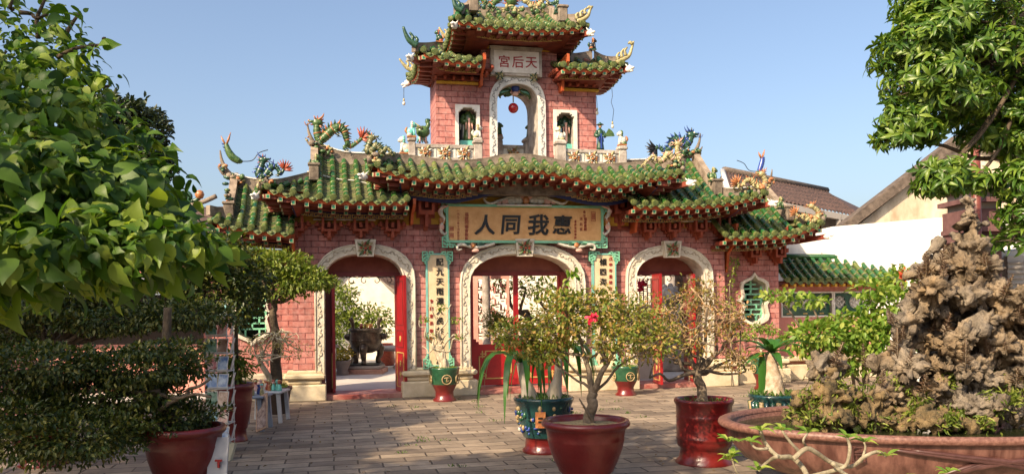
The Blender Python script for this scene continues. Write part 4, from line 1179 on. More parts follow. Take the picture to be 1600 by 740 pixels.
# ------------------------------------------------------------------ roof beasts and figures (each its own thing)
def dragon(label, pts, y, r, mats=(CER_G, CER_O, CER_R), face=1, cat='roof ornament', tail='fan', fins=True, name='ceramic_dragon'):
    """pts: photo points from the head down to the tail"""
    body, fin, tl_ = mats
    q = smooth_path([P(a, b, y) for a, b in pts], 6); n = len(q)
    rad = [r * (.85 + .5 * math.sin(math.pi * min(1, i / n * 1.4))) * (1 - .45 * max(0, i / n - .6) / .4) for i in range(n)]
    base = P(pts[len(pts) // 2][0], max(b for a, b in pts) + 3, y)
    T = Thing(name, label, cat, base, GM)
    mb = MB(); mb.tube(q, rad, body, 8)
    for i in range(1, n - 1, 2):   # belly bands
        d = (q[i + 1] - q[i - 1]).normalized()
        mb.tube([q[i] - d * .010, q[i] + d * .010], rad[i] * 1.08, fin if i % 6 == 1 else body, 8)
    for i in range(n // 4, n - 2, max(4, n // 4)):   # legs with claws
        for s_ in (-1, 1):
            k0 = q[i] + Vector((0, s_ * r * .8, -r * .3)); k1 = k0 + Vector((r * 1.2 * face, s_ * r, -r * 1.0)); k2 = k1 + Vector((r * 1.4 * -face, 0, -r * 1.0))
            mb.tube([k0, k1, k2], [r * .5, r * .4, r * .22], body, 6)
            for c_ in (-1, 0, 1): mb.tube([k2, k2 + Vector((r * .8 * c_, -r * .3, -r * .3))], [r * .15, r * .05], CER_Y, 4)
    T.part('body', mb)
    if fins:
        fb = MB()
        for i in range(2, n - 1, 2):
            d = (q[i + 1] - q[i - 1]).normalized(); nn = Vector((-d.z, 0, d.x)) 
            if nn.z < 0 and abs(nn.z) > .3: nn = -nn
            if i < n * .22: nn = Vector((-face * abs(nn.x) if abs(nn.x) > .3 else nn.x, 0, nn.z))
            a = q[i] + nn * rad[i] * .8
            fb.tube([a, a + nn * rad[i] * 1.1 + d * rad[i] * .5], [rad[i] * .42, rad[i] * .06], fin if i % 4 else CER_DG, 5)
        T.part('back_fins', fb)
    hb = MB(); h = q[0]; f = face
    hb.ball(h, r * 1.5, body, 9, (1.15, .8, .85)); hb.ball(h + Vector((f * r * 1.6, 0, r * .35)), r * .8, body, 8, (1.5, .8, .55)); hb.ball(h + Vector((f * r * 1.35, 0, -r * .55)), r * .6, tl_, 7, (1.5, .7, .4))
    hb.ball(h + Vector((f * r * 2.5, 0, r * .6)), r * .38, fin, 6)
    for s_ in (-1, 1):
        hb.ball(h + Vector((f * r * .7, s_ * r * .8, r * .6)), r * .32, CER_W, 6)
        hb.tube(smooth_path([h + Vector((-f * r * .2, s_ * r * .5, r * .9)), h + Vector((-f * r * 1.4, s_ * r * .9, r * 1.7)), h + Vector((-f * r * 2.0, s_ * r * .9, r * 2.9))], 3), [r * .3, r * .28, r * .25, r * .2, r * .16, r * .1, r * .05], fin, 5)
        hb.tube(smooth_path([h + Vector((f * r * 2.2, s_ * r * .4, 0)), h + Vector((f * r * 3.2, s_ * r * .6, -r * .8)), h + Vector((f * r * 3.8, s_ * r * .6, r * .2))], 3), r * .09, fin, 4)
    for k in range(7):
        a = math.pi * (.35 + k / 7 * 1.1)
        v = Vector((f * math.cos(a), random.uniform(-.4, .4), math.sin(a)))
        hb.tube([h + v * r * .9, h + v * r * 2.3], [r * .42, r * .08], tl_ if k % 2 else fin, 5)
    T.part('head', hb)
    if tail:
        tb = MB(); t = q[-1]; d = (q[-1] - q[-3]).normalized()
        a0 = math.atan2(d.z, d.x)
        for k in range(9):
            a = a0 + (k - 4) * .33
            v = Vector((math.cos(a), .15 * ((k % 3) - 1), math.sin(a)))
            tb.tube([t - d * r * .3, t + v * r * 2.1, t + v * r * 3.4 + Vector((0, 0, r * .3))], [r * .4, r * .36, r * .05], tl_, 5)
        T.part('tail', tb)
    return T
dragon('green ceramic dragon with orange crown and arched body on the ridge of the left bay', [(496, 192), (495, 206), (500, 219), (510, 212), (518, 204), (529, 199), (538, 205), (541, 217), (546, 229), (556, 224), (566, 216)], .35, .060, (CER_G, CER_O, CER_R), -1)
dragon('small olive dragon rearing on the left corner of the middle roof', [(581, 215), (577, 224), (574, 236), (583, 233), (588, 227), (593, 232), (597, 239), (604, 231), (609, 236), (614, 242), (617, 238)], -1.0, .042, (mat('ceramic_olive', (.10, .11, .04), .4, (.2, .19, .09), 14), CER_DG, CER_O), 1, tail=None)
dragon('dark green dragon with a blue arch on the left corner of the lower left roof', [(411, 250), (408, 261), (404, 273), (414, 275), (420, 266), (427, 260), (434, 264), (438, 272), (444, 264)], -.85, .045, (CER_DG, CER_B, CER_R), 1)
dragon('dark green dragon with coiled back on the ridge of the right bay', [(1080, 211), (1077, 222), (1068, 226), (1061, 219), (1051, 221), (1047, 231), (1038, 236), (1030, 230), (1024, 232)], .35, .062, (CER_DG, CER_B, CER_K), 1)
dragon('straw coloured dragon with looped back on the right corner of the middle roof', [(1059, 225), (1058, 237), (1062, 247), (1052, 248), (1044, 240), (1036, 250), (1028, 251), (1021, 243), (1013, 250), (1007, 254)], -1.0, .042, (CER_Y, CER_P, CER_O), -1, tail=None)
dragon('straw and orange dragon coiled on the right corner of the right bay roof', [(1190, 272), (1196, 284), (1190, 292), (1180, 288), (1172, 281), (1163, 284), (1158, 291), (1152, 286)], -.86, .045, (CER_Y, CER_O, CER_O), -1)
dragon('straw coloured beast with orange mane on the far right roof corner', [(1268, 322), (1278, 330), (1277, 341), (1266, 345), (1258, 336), (1249, 338), (1243, 333)], -.55, .042, (CER_Y, CER_O, CER_O), -1)
def carp(label, pts, y, r, face=1):
    q = smooth_path([P(a, b, y) for a, b in pts], 5); n = len(q); r = r * .75
    T = Thing('ceramic_carp', label, 'roof ornament', q[0] - Vector((0, 0, .05)), GM)
    mb = MB(); mb.tube(q, [r * (.6 + .9 * math.sin(math.pi * min(1, .25 + .75 * i / n))) for i in range(n)], CER_G if face > 0 else CER_B, 8)
    mb.ball(q[0], r * 1.1, CER_G, 8, (1.3, .8, .9)); T.part('body', mb)
    tb = MB(); t = q[-1]
    for s_, L in ((-1, 1), (1, 1.5)):
        tb.tube([t - Vector((0, 0, r)), t + Vector((s_ * r * 1.1, 0, r * 1.2 * L)), t + Vector((s_ * r * 1.9, 0, r * 3.0 * L))], [r * .8, r * 1.1, r * .25], CER_O, 6, flat=.4)
    T.part('tail_fin', tb)
    fb = MB()
    for i in range(2, n - 1, 2): fb.tube([q[i] + Vector((-face * r, 0, 0)), q[i] + Vector((-face * r * 1.9, 0, r * .5))], [r * .4, r * .08], CER_B, 5)
    T.part('back_fins', fb)
    w = MB(); a = q[0]; w.tube(smooth_path([a, a + Vector((face * .22, 0, .02)), a + Vector((face * .34, 0, .16)), a + Vector((face * .5, 0, .22))], 5), .008, CER_K, 4); T.part('whisker', w)
carp('straw coloured carp with orange tail standing on its head at the left ridge end', [(374, 252), (364, 246), (357, 236), (353, 224)], .65, .06)
carp('blue carp with orange tail standing on its head at the right ridge end', [(1186, 268), (1189, 259), (1191, 250), (1190, 246)], .65, .05, -1)

def little_lion(label, px, py, y, h, mats=(CER_W, CER_O, CER_G), face=1, name='ceramic_lion'):
    b = P(px, py, y); T = Thing(name, label, 'statue', b, GM); A, B_, C_ = mats; s = h
    mb = MB()
    mb.ball(b + Vector((-.06 * face * s, 0, s * .30)), s * .26, A, 9, (1.0, .75, 1.1)); mb.ball(b + Vector((.06 * face * s, 0, s * .48)), s * .20, A, 8, (.9, .8, 1.1))
    for k in (-1, 1):
        mb.tube([b + Vector((.12 * face * s, k * .1 * s, s * .5)), b + Vector((.17 * face * s, k * .1 * s, s * .22)), b + Vector((.18 * face * s, k * .1 * s, .02))], [s * .09, s * .07, s * .08], A, 6)
        mb.ball(b + Vector((-.14 * face * s, k * .12 * s, s * .12)), s * .15, C_, 7, (1.2, .7, .8)); mb.ball(b + Vector((.22 * face * s, k * .1 * s, s * .04)), s * .07, A, 6)
    mb.b2(b.x - s * .28, b.x + s * .28, b.y - s * .2, b.y + s * .2, b.z - .01, b.z + s * .05, B_)
    T.part('body', mb)
    hb = MB(); c = b + Vector((.12 * face * s, 0, s * .76)); hb.ball(c, s * .19, A, 8); hb.ball(c + Vector((.15 * face * s, 0, -s * .04)), s * .11, A, 7)
    for k in range(8):
        a = k / 8 * math.tau; hb.ball(c + Vector((-.08 * face * s, math.cos(a) * s * .14, math.sin(a) * s * .16)), s * .09, C_, 6)
    T.part('head', hb)
    tb = MB(); tb.tube(smooth_path([b + Vector((-.2 * face * s, 0, s * .15)), b + Vector((-.36 * face * s, 0, s * .4)), b + Vector((-.26 * face * s, 0, s * .62))], 3), [s * .05, s * .07, s * .08, s * .09, s * .08, s * .06, s * .02], B_, 6); T.part('tail', tb)
    return T
little_lion('white and turquoise lion on the left end post of the tower balustrade', 643, 214, BY, .28, (CER_T, CER_O, CER_W))
little_lion('turquoise lion crouching beside the balustrade on the far left of the tower', 632, 240, BY + .1, .32, (CER_W, CER_O, CER_T), -1)
little_lion('white lion on the balustrade post left of the tower arch', 746, 217, BY, .26, (CER_W, CER_W, CER_Y))
little_lion('white lion on the balustrade post right of the tower arch', 875, 220, BY, .27, (CER_W, CER_W, CER_Y), -1)
little_lion('white and green lion on the right end post of the tower balustrade', 972, 227, BY, .28, (CER_W, CER_O, CER_G), -1)
little_lion('green lion on the post seen left through the tower arch', 779, 212, TY + D_ + .1, .27, (CER_G, CER_O, CER_DG))
little_lion('green lion on the post seen right through the tower arch', 828, 215, TY + D_ + .1, .27, (CER_G, CER_O, CER_DG), -1)
little_lion('green lion at the foot of the gable ridge of the left bay', 493, 264, -.35, .27, (CER_G, CER_DG, CER_Y))
little_lion('green lion at the foot of the gable ridge of the right bay', 1114, 283, -.56, .27, (CER_G, CER_DG, CER_Y))
little_lion('green lion at the foot of the gable ridge of the right wing', 1219, 326, -.3, .24, (CER_G, CER_DG, CER_Y))
little_lion('green lion on the right post of the topmost roof', 872, 21, TY - .5, .27, (CER_DG, CER_DG, CER_G), -1)
def figure(label, px, py, y, h, robe, sash, face=SKIN_C, hat=None, fan=None, staff=None, halo=None, base=None, name='ceramic_figure'):
    b = P(px, py, y); T = Thing(name, label, 'statue', b, GM); s = h
    mb = MB(); mb.lathe([(s * .16, 0), (s * .15, s * .1), (s * .12, s * .3), (s * .11, s * .5), (s * .13, s * .68), (s * .11, s * .76), (s * .05, s * .82), (s * .04, s * .85)], b, robe, 12, sy=.8)
    for k in (-1, 1):
        mb.tube(smooth_path([b + Vector((k * s * .11, 0, s * .74)), b + Vector((k * s * .19, -s * .02, s * .56)), b + Vector((k * s * .05, -s * .14, s * .52))], 3), [s * .055, s * .06, s * .065, s * .075, s * .08, s * .06, s * .04], robe, 7)
        mb.tube([b + Vector((k * s * .08, -s * .12, s * .5)), b + Vector((k * s * .09, -s * .13, s * .3))], [s * .05, s * .03], sash, 6, flat=.4)
    mb.b2(b.x - s * .03, b.x + s * .03, b.y - s * .135, b.y - s * .08, b.z + s * .05, b.z + s * .62, sash)
    if base: mb.b2(b.x - s * .26, b.x + s * .26, b.y - s * .14, b.y + s * .2, b.z - s * .14, b.z, base)
    T.part('robe', mb)
    hb = MB(); c = b + Vector((0, -s * .01, s * .92)); hb.ball(c, s * .075, face, 9, (.9, .95, 1.15)); hb.ball(c + Vector((0, -s * .07, 0)), s * .016, face, 5)
    hb.ball(c + Vector((0, s * .015, s * .035)), s * .078, CER_K if not hat else hat, 8, (1, 1, .9)); hb.ball(c + Vector((0, 0, s * .11)), s * .035, CER_K if not hat else hat, 6)
    if hat: hb.lathe([(s * .15, 0), (s * .05, s * .06), (s * .01, s * .1)], c + Vector((0, 0, s * .05)), hat, 10)
    T.part('head', hb)
    if fan:
        f = MB(); a = b + Vector((s * .12, -s * .1, s * .5))
        pts = [a] + [a + Vector((math.cos(t) * s * .42, 0, math.sin(t) * s * .36)) for t in (.1, .35, .6, .85, 1.1)]
        f.prism([(p.x, p.z) for p in pts], a.y - .01, a.y + .01, fan); T.part('fan', f)
    if halo:
        f = MB(); c2 = b + Vector((halo * s, .0, s * .9)); f.tube([c2 + Vector((math.cos(t / 12 * math.tau) * s * .075, 0, math.sin(t / 12 * math.tau) * s * .075)) for t in range(13)], s * .022, CER_Y, 5); T.part('ring', f)
    return T
figure('ceramic figure in a dark robe on the left in the left tower niche', 724, 222, TY + .30, .72, CER_K, CER_W)
figure('green and pink robed ceramic figure on a turquoise base in the left tower niche', 732, 221, TY + .2, .68, CER_G, CER_P, base=CER_T)
figure('ceramic figure in a green robe with a pink front in the right tower niche', 883, 226, TY + .25, .66, CER_DG, CER_P, halo=.14, base=CER_T)
figure('ceramic figure in a dark green robe with a broad leaf right of the tower', 938, 235, BY + .35, .5, CER_DG, CER_B, hat=CER_DG, fan=CER_G)
# phoenix left of the tower
b = P(661, 225, BY + .2); T = Thing('ceramic_phoenix', 'green ceramic bird with raised wings behind the left balustrade of the tower', 'statue', b, GM)
mb = MB(); mb.ball(b + Vector((0, 0, .22)), .11, CER_G, 9, (1.2, .8, 1)); mb.tube(smooth_path([b + Vector((.05, 0, .26)), b + Vector((.10, 0, .36)), b + Vector((.06, 0, .42))], 4), [.05, .048, .045, .042, .04, .038, .036, .034, .03], CER_G, 7); mb.ball(b + Vector((.09, 0, .43)), .04, CER_DG, 7, (1.4, .8, .8))
for k in (-1, 1): mb.tube([b + Vector((k * .05, 0, .18)), b + Vector((k * .06, 0, 0))], .02, CER_P, 6)
T.part('body', mb)
wb = MB()
for k in range(6): wb.tube([b + Vector((-.02, -.06, .26)), b + Vector((-.16 + .012 * k, -.08 + .03 * k, .36 - .03 * k))], [.035, .012], CER_G if k % 2 else CER_Y, 5)
for k in range(5): wb.tube([b + Vector((-.05, .02, .18)), b + Vector((-.1 + .05 * k, .05, .03))], [.03, .012], CER_P if k % 2 else CER_T, 5)
T.part('wing', wb)
# ornament hanging in the tower arch, and the red ball
ot = P(803, 146, TY + .3)
T = Thing('arch_ornament', 'green and blue carved ceramic cluster filling the head of the tower arch', 'ornament', ot, GM)
mb = MB()
for k in range(60):
    a = rng.uniform(0, math.pi); rr = rng.uniform(.06, .34); x = math.cos(a) * rr; z = .02 + math.sin(a) * rr * .62
    m = [CER_DG, CER_G, CER_T, CER_B, CER_P, CER_Y][int(rng.integers(0, 6))]
    if abs(x) > .3 and z < .05: continue
    mb.ball(ot + Vector((x, rng.uniform(-.08, .05), z - .05)), rng.uniform(.03, .06), m, 6, (rng.uniform(.7, 1.6), .7, rng.uniform(.7, 1.3)))
for s_ in (-1, 1):
    for k in range(5):
        mb.tube(smooth_path([ot + Vector((s_ * .08, -.05, .04)), ot + Vector((s_ * (.16 + .03 * k), -.08, .14 - .05 * k)), ot + Vector((s_ * (.30 - .005 * k), -.06, .16 - .07 * k))], 3), [.03, .035, .035, .03, .025, .02, .01], [CER_T, CER_G, CER_DG, CER_T, CER_G][k], 6)
T.part('foliage', mb)
mb = MB(); c = ot + Vector((0, -.12, .07)); mb.ball(c, .085, CER_B, 10); mb.ball(c + Vector((0, -.02, -.11)), .05, CER_P, 8, (1.3, .8, .8))
for k in range(7): a = math.pi * (k + .5) / 7; mb.tube([c + Vector((math.cos(a) * .08, 0, math.sin(a) * .08)), c + Vector((math.cos(a) * .14, 0, math.sin(a) * .13))], [.02, .005], CER_Y, 5)
T.part('blue_pearl', mb)
mb = MB(); mb.ball(P(802, 169, TY + .2), .098, mat('red_lacquer', (.36, .006, .012), .15, coat=.5), 24); c = P(802, 160, TY + .2); mb.tube([c, c + Vector((0, 0, .12))], .012, CER_Y, 6)
single('hanging_ball', mb, 'glossy red ball hanging below the carved cluster in the tower arch', 'lantern', GM)
# pearl and dragons on the topmost ridge
pt = P(799, 12, TY + .35); T = Thing('ridge_pearl', 'green pearl wrapped in red flames at the middle of the topmost ridge', 'roof ornament', pt, GM)
mb = MB(); mb.ball(pt + Vector((0, 0, .12)), .11, CER_G, 12); mb.lathe([(.09, 0), (.07, .03), (.05, .05)], pt, CER_Y, 10); T.part('pearl', mb)
mb = MB()
for s_ in (-1, 1):
    for k in range(5): a = -.5 + k * .5; mb.tube([pt + Vector((s_ * .09 * math.cos(a), 0, .12 + .09 * math.sin(a))), pt + Vector((s_ * .17 * math.cos(a), 0, .13 + .17 * math.sin(a) + .02))], [.03, .006], CER_R, 5)
T.part('flames', mb)
dragon('green dragon facing the pearl from the left on the topmost ridge', [(775, 2), (769, 8), (762, 10), (757, 4), (750, -2), (745, 6)], TY + .35, .045, (CER_G, CER_O, CER_O), 1)
dragon('straw dragon facing the pearl from the right on the topmost ridge', [(822, 2), (830, 8), (838, 11), (845, 5), (851, -2), (858, 6)], TY + .35, .045, (CER_Y, CER_O, CER_DG), -1)
for px, py, y, lab, ms in ((686, 66, TY + .4, 'brown crest beast on the left tower roof', (CER_DG, CER_O, CER_R)), (926, 78, TY + .4, 'dark crest beast on the right tower roof', (CER_K, CER_DG, CER_O))):
    little_lion(lab, px, py, y, .24, ms, -1 if px < 800 else 1, 'ceramic_beast')
# bulbs on hanging wires
for pts, yy, lab in (([(631, 137), (631, 150), (631, 154)], .6, 'bare bulb hanging on a short wire left of the tower'),
                     ([(932, 150), (933, 162), (933, 169)], .0, 'bare bulb on a short wire right of the tower'),
                     ([(956, 138), (957, 150), (955, 160), (959, 172), (957, 190)], -.3, 'bare bulb on a long wire right of the tower')):
    b = P(*pts[-1], yy); T = Thing('hanging_bulb', lab, 'light bulb', b, GM, 'bulbs hanging on wires beside the tower')
    mb = MB(); mb.tube([P(a, c_, yy) for a, c_ in pts], .005, CER_K, 4); T.part('wire', mb)
    mb = MB(); mb.tube([b, b - Vector((0, 0, .06))], .016, CER_Y, 7); mb.ball(b - Vector((0, 0, .09)), .03, CER_W, 8, (1, 1, 1.4)); T.part('bulb', mb)
# loose cable draped along the middle roof
mb = MB(); mb.tube(smooth_path([P(1175 if False else a, b_, -.3) for a, b_ in ((480, 268), (500, 273), (530, 280), (560, 283), (600, 296), (607, 305), (598, 311))], 4), .012, CER_W, 5)
single('loose_cable', mb, 'pale loose cable sagging over the tiles of the left bay roof', 'cable', GM)
# ------------------------------------------------------------------ ground
PAVE = brick_mat('brick_paving', (0.21, 0.165, 0.125), (0.44, 0.35, 0.255), (0.06, 0.045, 0.034), bw=.50, bh=.24, ms=.010, xy=True, stain=(.17, .125, .09), mix=.65, bump=1.0, wob=.06)
GREY = mat('pale_courtyard_stone', (.46, .43, .40), .8, (.56, .53, .49), 2.0)
mb = MB(); mb.add([(-150, -60, 0), (150, -60, 0), (150, 400, 0), (-150, 400, 0)], [(0, 1, 2, 3)], mat('earth', (.22, .18, .13), .9, (.3, .25, .19), .5), False)
single('ground', mb, kind='structure', b=Vector((0, 0, 0)))
mb = MB(); mb.add([(-9, -9, .004), (9, -9, .004), (9, .8, .004), (-9, .8, .004)], [(0, 1, 2, 3)], PAVE, False)
mb.shift(Vector((0, 0, 0)))
o = single('paving', mb, kind='structure', frame=GM, b=Vector((0, 0, 0)))
mb = MB(); mb.add([(-14, .8, .006), (14, .8, .006), (14, 18, .006), (-14, 18, .006)], [(0, 1, 2, 3)], GREY, False)
single('courtyard_floor', mb, kind='structure', frame=GM, b=Vector((0, 0, 0)))
# ================================================================== foliage tools
def nrm(a): return a / np.maximum(np.linalg.norm(a, axis=1, keepdims=True), 1e-9)
SHAPES = {
 # (u along, v across, w up), faces
 'diamond': ([(0, 0, 0), (.45, .5, .05), (1, 0, -.08), (.45, -.5, .05)], [(0, 1, 2), (0, 2, 3)]),
 'small': ([(0, 0, 0), (.35, .46, .07), (.75, .34, .02), (1, 0, -.12), (.75, -.34, .02), (.35, -.46, .07), (.5, 0, 0)], [(0, 6, 1), (6, 2, 1), (6, 3, 2), (0, 5, 6), (6, 5, 4), (6, 4, 3)]),
 'ovate': ([(0, 0, 0), (.02, .22, .03), (.14, .43, .07), (.36, .5, .09), (.6, .38, .05), (.82, .17, -.05), (1.03, 0, -.2),
            (.82, -.17, -.05), (.6, -.38, .05), (.36, -.5, .09), (.14, -.43, .07), (.02, -.22, .03), (.14, 0, 0), (.36, 0, .02), (.6, 0, -.01), (.82, 0, -.09)],
           [(0, 12, 1), (1, 12, 2), (12, 13, 3, 2), (13, 14, 4, 3), (14, 15, 5, 4), (15, 6, 5), (0, 11, 12), (11, 10, 12), (12, 10, 9, 13), (13, 9, 8, 14), (14, 8, 7, 15), (15, 7, 6)]),
 'lance': ([(0, 0, 0), (.25, .36, .06), (.55, .5, .05), (.8, .3, -.05), (1, 0, -.2), (.8, -.3, -.05), (.55, -.5, .05), (.25, -.36, .06), (.25, 0, .01), (.55, 0, 0), (.8, 0, -.09)],
           [(0, 8, 1), (8, 9, 2, 1), (9, 10, 3, 2), (10, 4, 3), (0, 7, 8), (8, 7, 6, 9), (9, 6, 5, 10), (10, 5, 4)]),
 'needle': ([(0, .5, 0), (0, -.5, 0), (1, 0, .1)], [(0, 1, 2)]),
}
def leaf_mesh(name, pos, dr, nr, L, Wd, shape, m, tint=None, origin=(0, 0, 0), m2=None):
    V, Fc = SHAPES[shape]; V = np.array(V); n = len(pos)
    dr = nrm(dr); nr = nr - dr * (nr * dr).sum(1, keepdims=True); nr = nrm(nr); sd_ = np.cross(dr, nr)
    L = np.broadcast_to(np.asarray(L, float), (n,)); Wd = np.broadcast_to(np.asarray(Wd, float), (n,))
    curl = rng.uniform(.5, 2.2, n)
    v = (pos[:, None, :] + dr[:, None, :] * (V[None, :, 0, None] * L[:, None, None]) + sd_[:, None, :] * (V[None, :, 1, None] * Wd[:, None, None])
         + nr[:, None, :] * (V[None, :, 2, None] * (L * curl)[:, None, None]))
    v = v.reshape(-1, 3) - np.array(origin)
    k = len(V); sizes = np.array([len(f) for f in Fc]); flat = np.array([i for f in Fc for i in f])
    loops = (flat[None, :] + (np.arange(n) * k)[:, None]).ravel(); tot = np.tile(sizes, n); starts = np.concatenate([[0], np.cumsum(tot)[:-1]])
    me = bpy.data.meshes.new(name); me.vertices.add(len(v)); me.vertices.foreach_set('co', v.ravel())
    me.loops.add(len(loops)); me.loops.foreach_set('vertex_index', loops.astype(np.int32))
    me.polygons.add(len(tot)); me.polygons.foreach_set('loop_start', starts.astype(np.int32)); me.polygons.foreach_set('loop_total', tot.astype(np.int32))
    me.update(calc_edges=True)
    if tint is None: tint = rng.uniform(0, 1, n)
    at = me.attributes.new('tint', 'FLOAT', 'FACE'); at.data.foreach_set('value', np.repeat(tint, len(Fc)).astype(np.float32))
    if shape in ('ovate', 'lance'): me.polygons.foreach_set('use_smooth', np.ones(len(me.polygons), bool))
    me.materials.append(m); me.validate()
    return me
def cloud(clumps, shell=.55):
    """leaf seats in ellipsoidal clumps: (centre, (rx, ry, rz), n). returns pos, outward"""
    ps, os_ = [], []
    for c, r, n in clumps:
        d = nrm(rng.normal(size=(n, 3))); rad = rng.uniform(shell, 1, n) ** .6
        lump = 1 + .18 * np.sin(d[:, 0] * 5 + c[0] * 7) * np.sin(d[:, 2] * 6 + c[1] * 5) + .12 * np.sin(d[:, 1] * 11 + 3)
        ps.append(np.array(c) + d * rad[:, None] * lump[:, None] * np.array(r)); os_.append(nrm(d / np.array(r)))
    return np.concatenate(ps), np.concatenate(os_)
BARK = mat('grey_brown_bark', (.10, .075, .05), .9, (.22, .17, .12), 14, .8, 30)
BARK_P = mat('pale_bark', (.34, .29, .20), .85, (.50, .43, .32), 10, .4, 30)
BARK_D = mat('dark_bark', (.05, .035, .022), .9, (.11, .08, .05), 14, .8, 30)
SOIL = mat('potting_soil', (.10, .075, .045), .95, (.20, .16, .09), 20, .8, 60)
def wander(a, b, n, j, up=0.0):
    a = np.array(a); b = np.array(b); out = [a]
    for i in range(1, n):
        t = i / n; p = a + (b - a) * t + rng.normal(size=3) * j * math.sin(math.pi * t); p[2] += up * math.sin(math.pi * t); out.append(p)
    out.append(b); return [Vector(p) for p in out]
def limb(mb, a, b, r0, r1, m, j=.05, n=5, up=0.0, k=6, sm=3):
    q = smooth_path(wander(a, b, n, j, up), sm); N = len(q)
    mb.tube(q, [r0 + (r1 - r0) * (i / (N - 1)) ** .8 for i in range(N)], m, k)
    return q
def twigs(mb, centre, ends, r, m, j=.03):
    ends = [np.array(e) for e in ends]; centre = np.array(centre)
    if not ends: return
    subs = [centre + (ends[int(rng.integers(0, len(ends)))] - centre) * rng.uniform(.35, .75) for _ in range(max(3, len(ends) // 6))]
    for s_ in subs:
        q = smooth_path(wander(centre, s_, 3, j * 1.3), 2); mb.tube(q, [r * 1.5 - r * .6 * i / (len(q) - 1) for i in range(len(q))], m, 4, cap=False)
    for e in ends:
        s_ = min(subs, key=lambda v: np.linalg.norm(v - e)); q = wander(s_, e, 3, j * .7); mb.tube(q, [r * .9, r * .7, r * .5, r * .2], m, 4, cap=False)
def crown(T, clumps, L, W, shape, m, droop=.3, up=.2, shell=.5, out=.7, rnd=.5, name='foliage', par=None, tint=None, keep=None):
    pos, o = cloud(clumps, shell)
    if keep is not None: k_ = keep(pos); pos, o = pos[k_], o[k_]
    n = len(pos)
    d = o * out + rng.normal(size=(n, 3)) * rnd + np.array([0, 0, -droop])
    nn = rng.normal(size=(n, 3)) * .45 + o * .5 + np.array([0, 0, up + .5])
    LL = rng.uniform(.7, 1.2, n) * L
    me = leaf_mesh(name, pos, d, nn, LL, LL * W, shape, m, tint, T.b)
    return T.mpart(name, me, par, loc=T.b), pos
def PX(d): return d / F    # metres per photograph pixel at distance d

def pot_body(mb, c, prof, m, n=32, rimm=None, soil=True, soil_r=None, sx=1, sy=1):
    mb.lathe(prof, c, m, n, close=False, sx=sx, sy=sy)
    top = prof[-1]
def potted(name, label, cat, base, prof, m, group=None):
    """returns the thing with its pot; prof runs from the ground up over the rim and down inside"""
    T = Thing(name, label, cat, base, group=group)
    mb = MB(); mb.lathe(prof, base, m, 36, close=False); mb.lathe([(.0, .01), (prof[0][0], .01)], base, m, 36, close=False)
    p = T.part('pot', mb)
    return T, p
def soil_disc(T, c, r, z, m=None):
    mb = MB(); rows = []
    vs = [(c[0], c[1], c[2] + z + .03)]; fs = []
    K = 24; R_ = 4
    for i in range(1, R_ + 1):
        for k in range(K):
            a = k / K * math.tau; rr = r * i / R_
            vs.append((c[0] + rr * math.cos(a), c[1] + rr * math.sin(a), c[2] + z + .03 * (1 - i / R_) + rng.uniform(-.008, .008)))
    for k in range(K): fs.append((0, 1 + k, 1 + (k + 1) % K))
    for i in range(R_ - 1):
        for k in range(K): fs.append((1 + i * K + k, 1 + (i + 1) * K + k, 1 + (i + 1) * K + (k + 1) % K, 1 + i * K + (k + 1) % K))
    mb.add(vs, fs, m or SOIL, True); T.part('soil', mb)
def grass_tuft(T, c, r, z, n, L, m, name='weeds'):
    a = rng.uniform(0, math.tau, n); rr = r * np.sqrt(rng.uniform(0, 1, n))
    pos = np.stack([c[0] + rr * np.cos(a), c[1] + rr * np.sin(a), np.full(n, c[2] + z)], 1)
    d = np.stack([rng.normal(size=n) * .5, rng.normal(size=n) * .5, np.ones(n)], 1)
    me = leaf_mesh(name, pos, d, rng.normal(size=(n, 3)), rng.uniform(.5, 1.2, n) * L, L * .22, 'small', m, None, T.b); T.mpart(name, me, loc=T.b)

# pots
OXB = mat('oxblood_glaze', (.105, .006, .006), .32, (.21, .025, .02), 3, .2, 25, coat=.3, lo=.4, hi=.95)
GLZ = mat('green_pot_glaze', (.008, .055, .026), .25, (.025, .10, .045), 8, coat=.5)
GLZ_B = mat('teal_pot_glaze', (.006, .030, .036), .2, (.014, .06, .058), 8, coat=.5)
POTD = mat('dark_brown_pot', (.03, .02, .015), .4, (.06, .04, .03), 6)
POT_OR = mat('pot_ochre_relief', (.35, .25, .12), .45)
L_BOUG = leaf_mat('bougainvillea_leaf', (.10, .17, .025), (.28, .29, .055), (.50, .30, .10), .42)
L_DRY = leaf_mat('autumn_leaf', (.10, .13, .02), (.26, .20, .05), (.40, .18, .05), .3)
L_LIGHT = leaf_mat('light_green_leaf', (.09, .20, .02), (.20, .30, .045), (.34, .38, .08), .4)
L_BIG = leaf_mat('broad_green_leaf', (.026, .08, .010), (.09, .175, .018), (.24, .31, .045), .42, .48)
L_DARK = leaf_mat('dark_glossy_leaf', (.02, .040, .007), (.055, .080, .012), (.20, .19, .04), .25, .4)
L_MID = leaf_mat('bonsai_leaf', (.07, .12, .015), (.16, .21, .03), (.30, .33, .07), .35)
L_TREE = leaf_mat('tree_leaf', (.03, .085, .010), (.085, .16, .018), (.20, .28, .04), .3, .38)
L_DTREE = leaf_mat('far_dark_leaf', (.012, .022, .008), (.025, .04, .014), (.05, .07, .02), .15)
L_STRAP = leaf_mat('strap_leaf', (.04, .13, .02), (.08, .19, .03), None, .25, .3)
L_GRASS = leaf_mat('weed_leaf', (.05, .12, .02), (.13, .20, .04), None, .3)
FLOWER = mat('crimson_flower', (.55, .01, .05), .6)

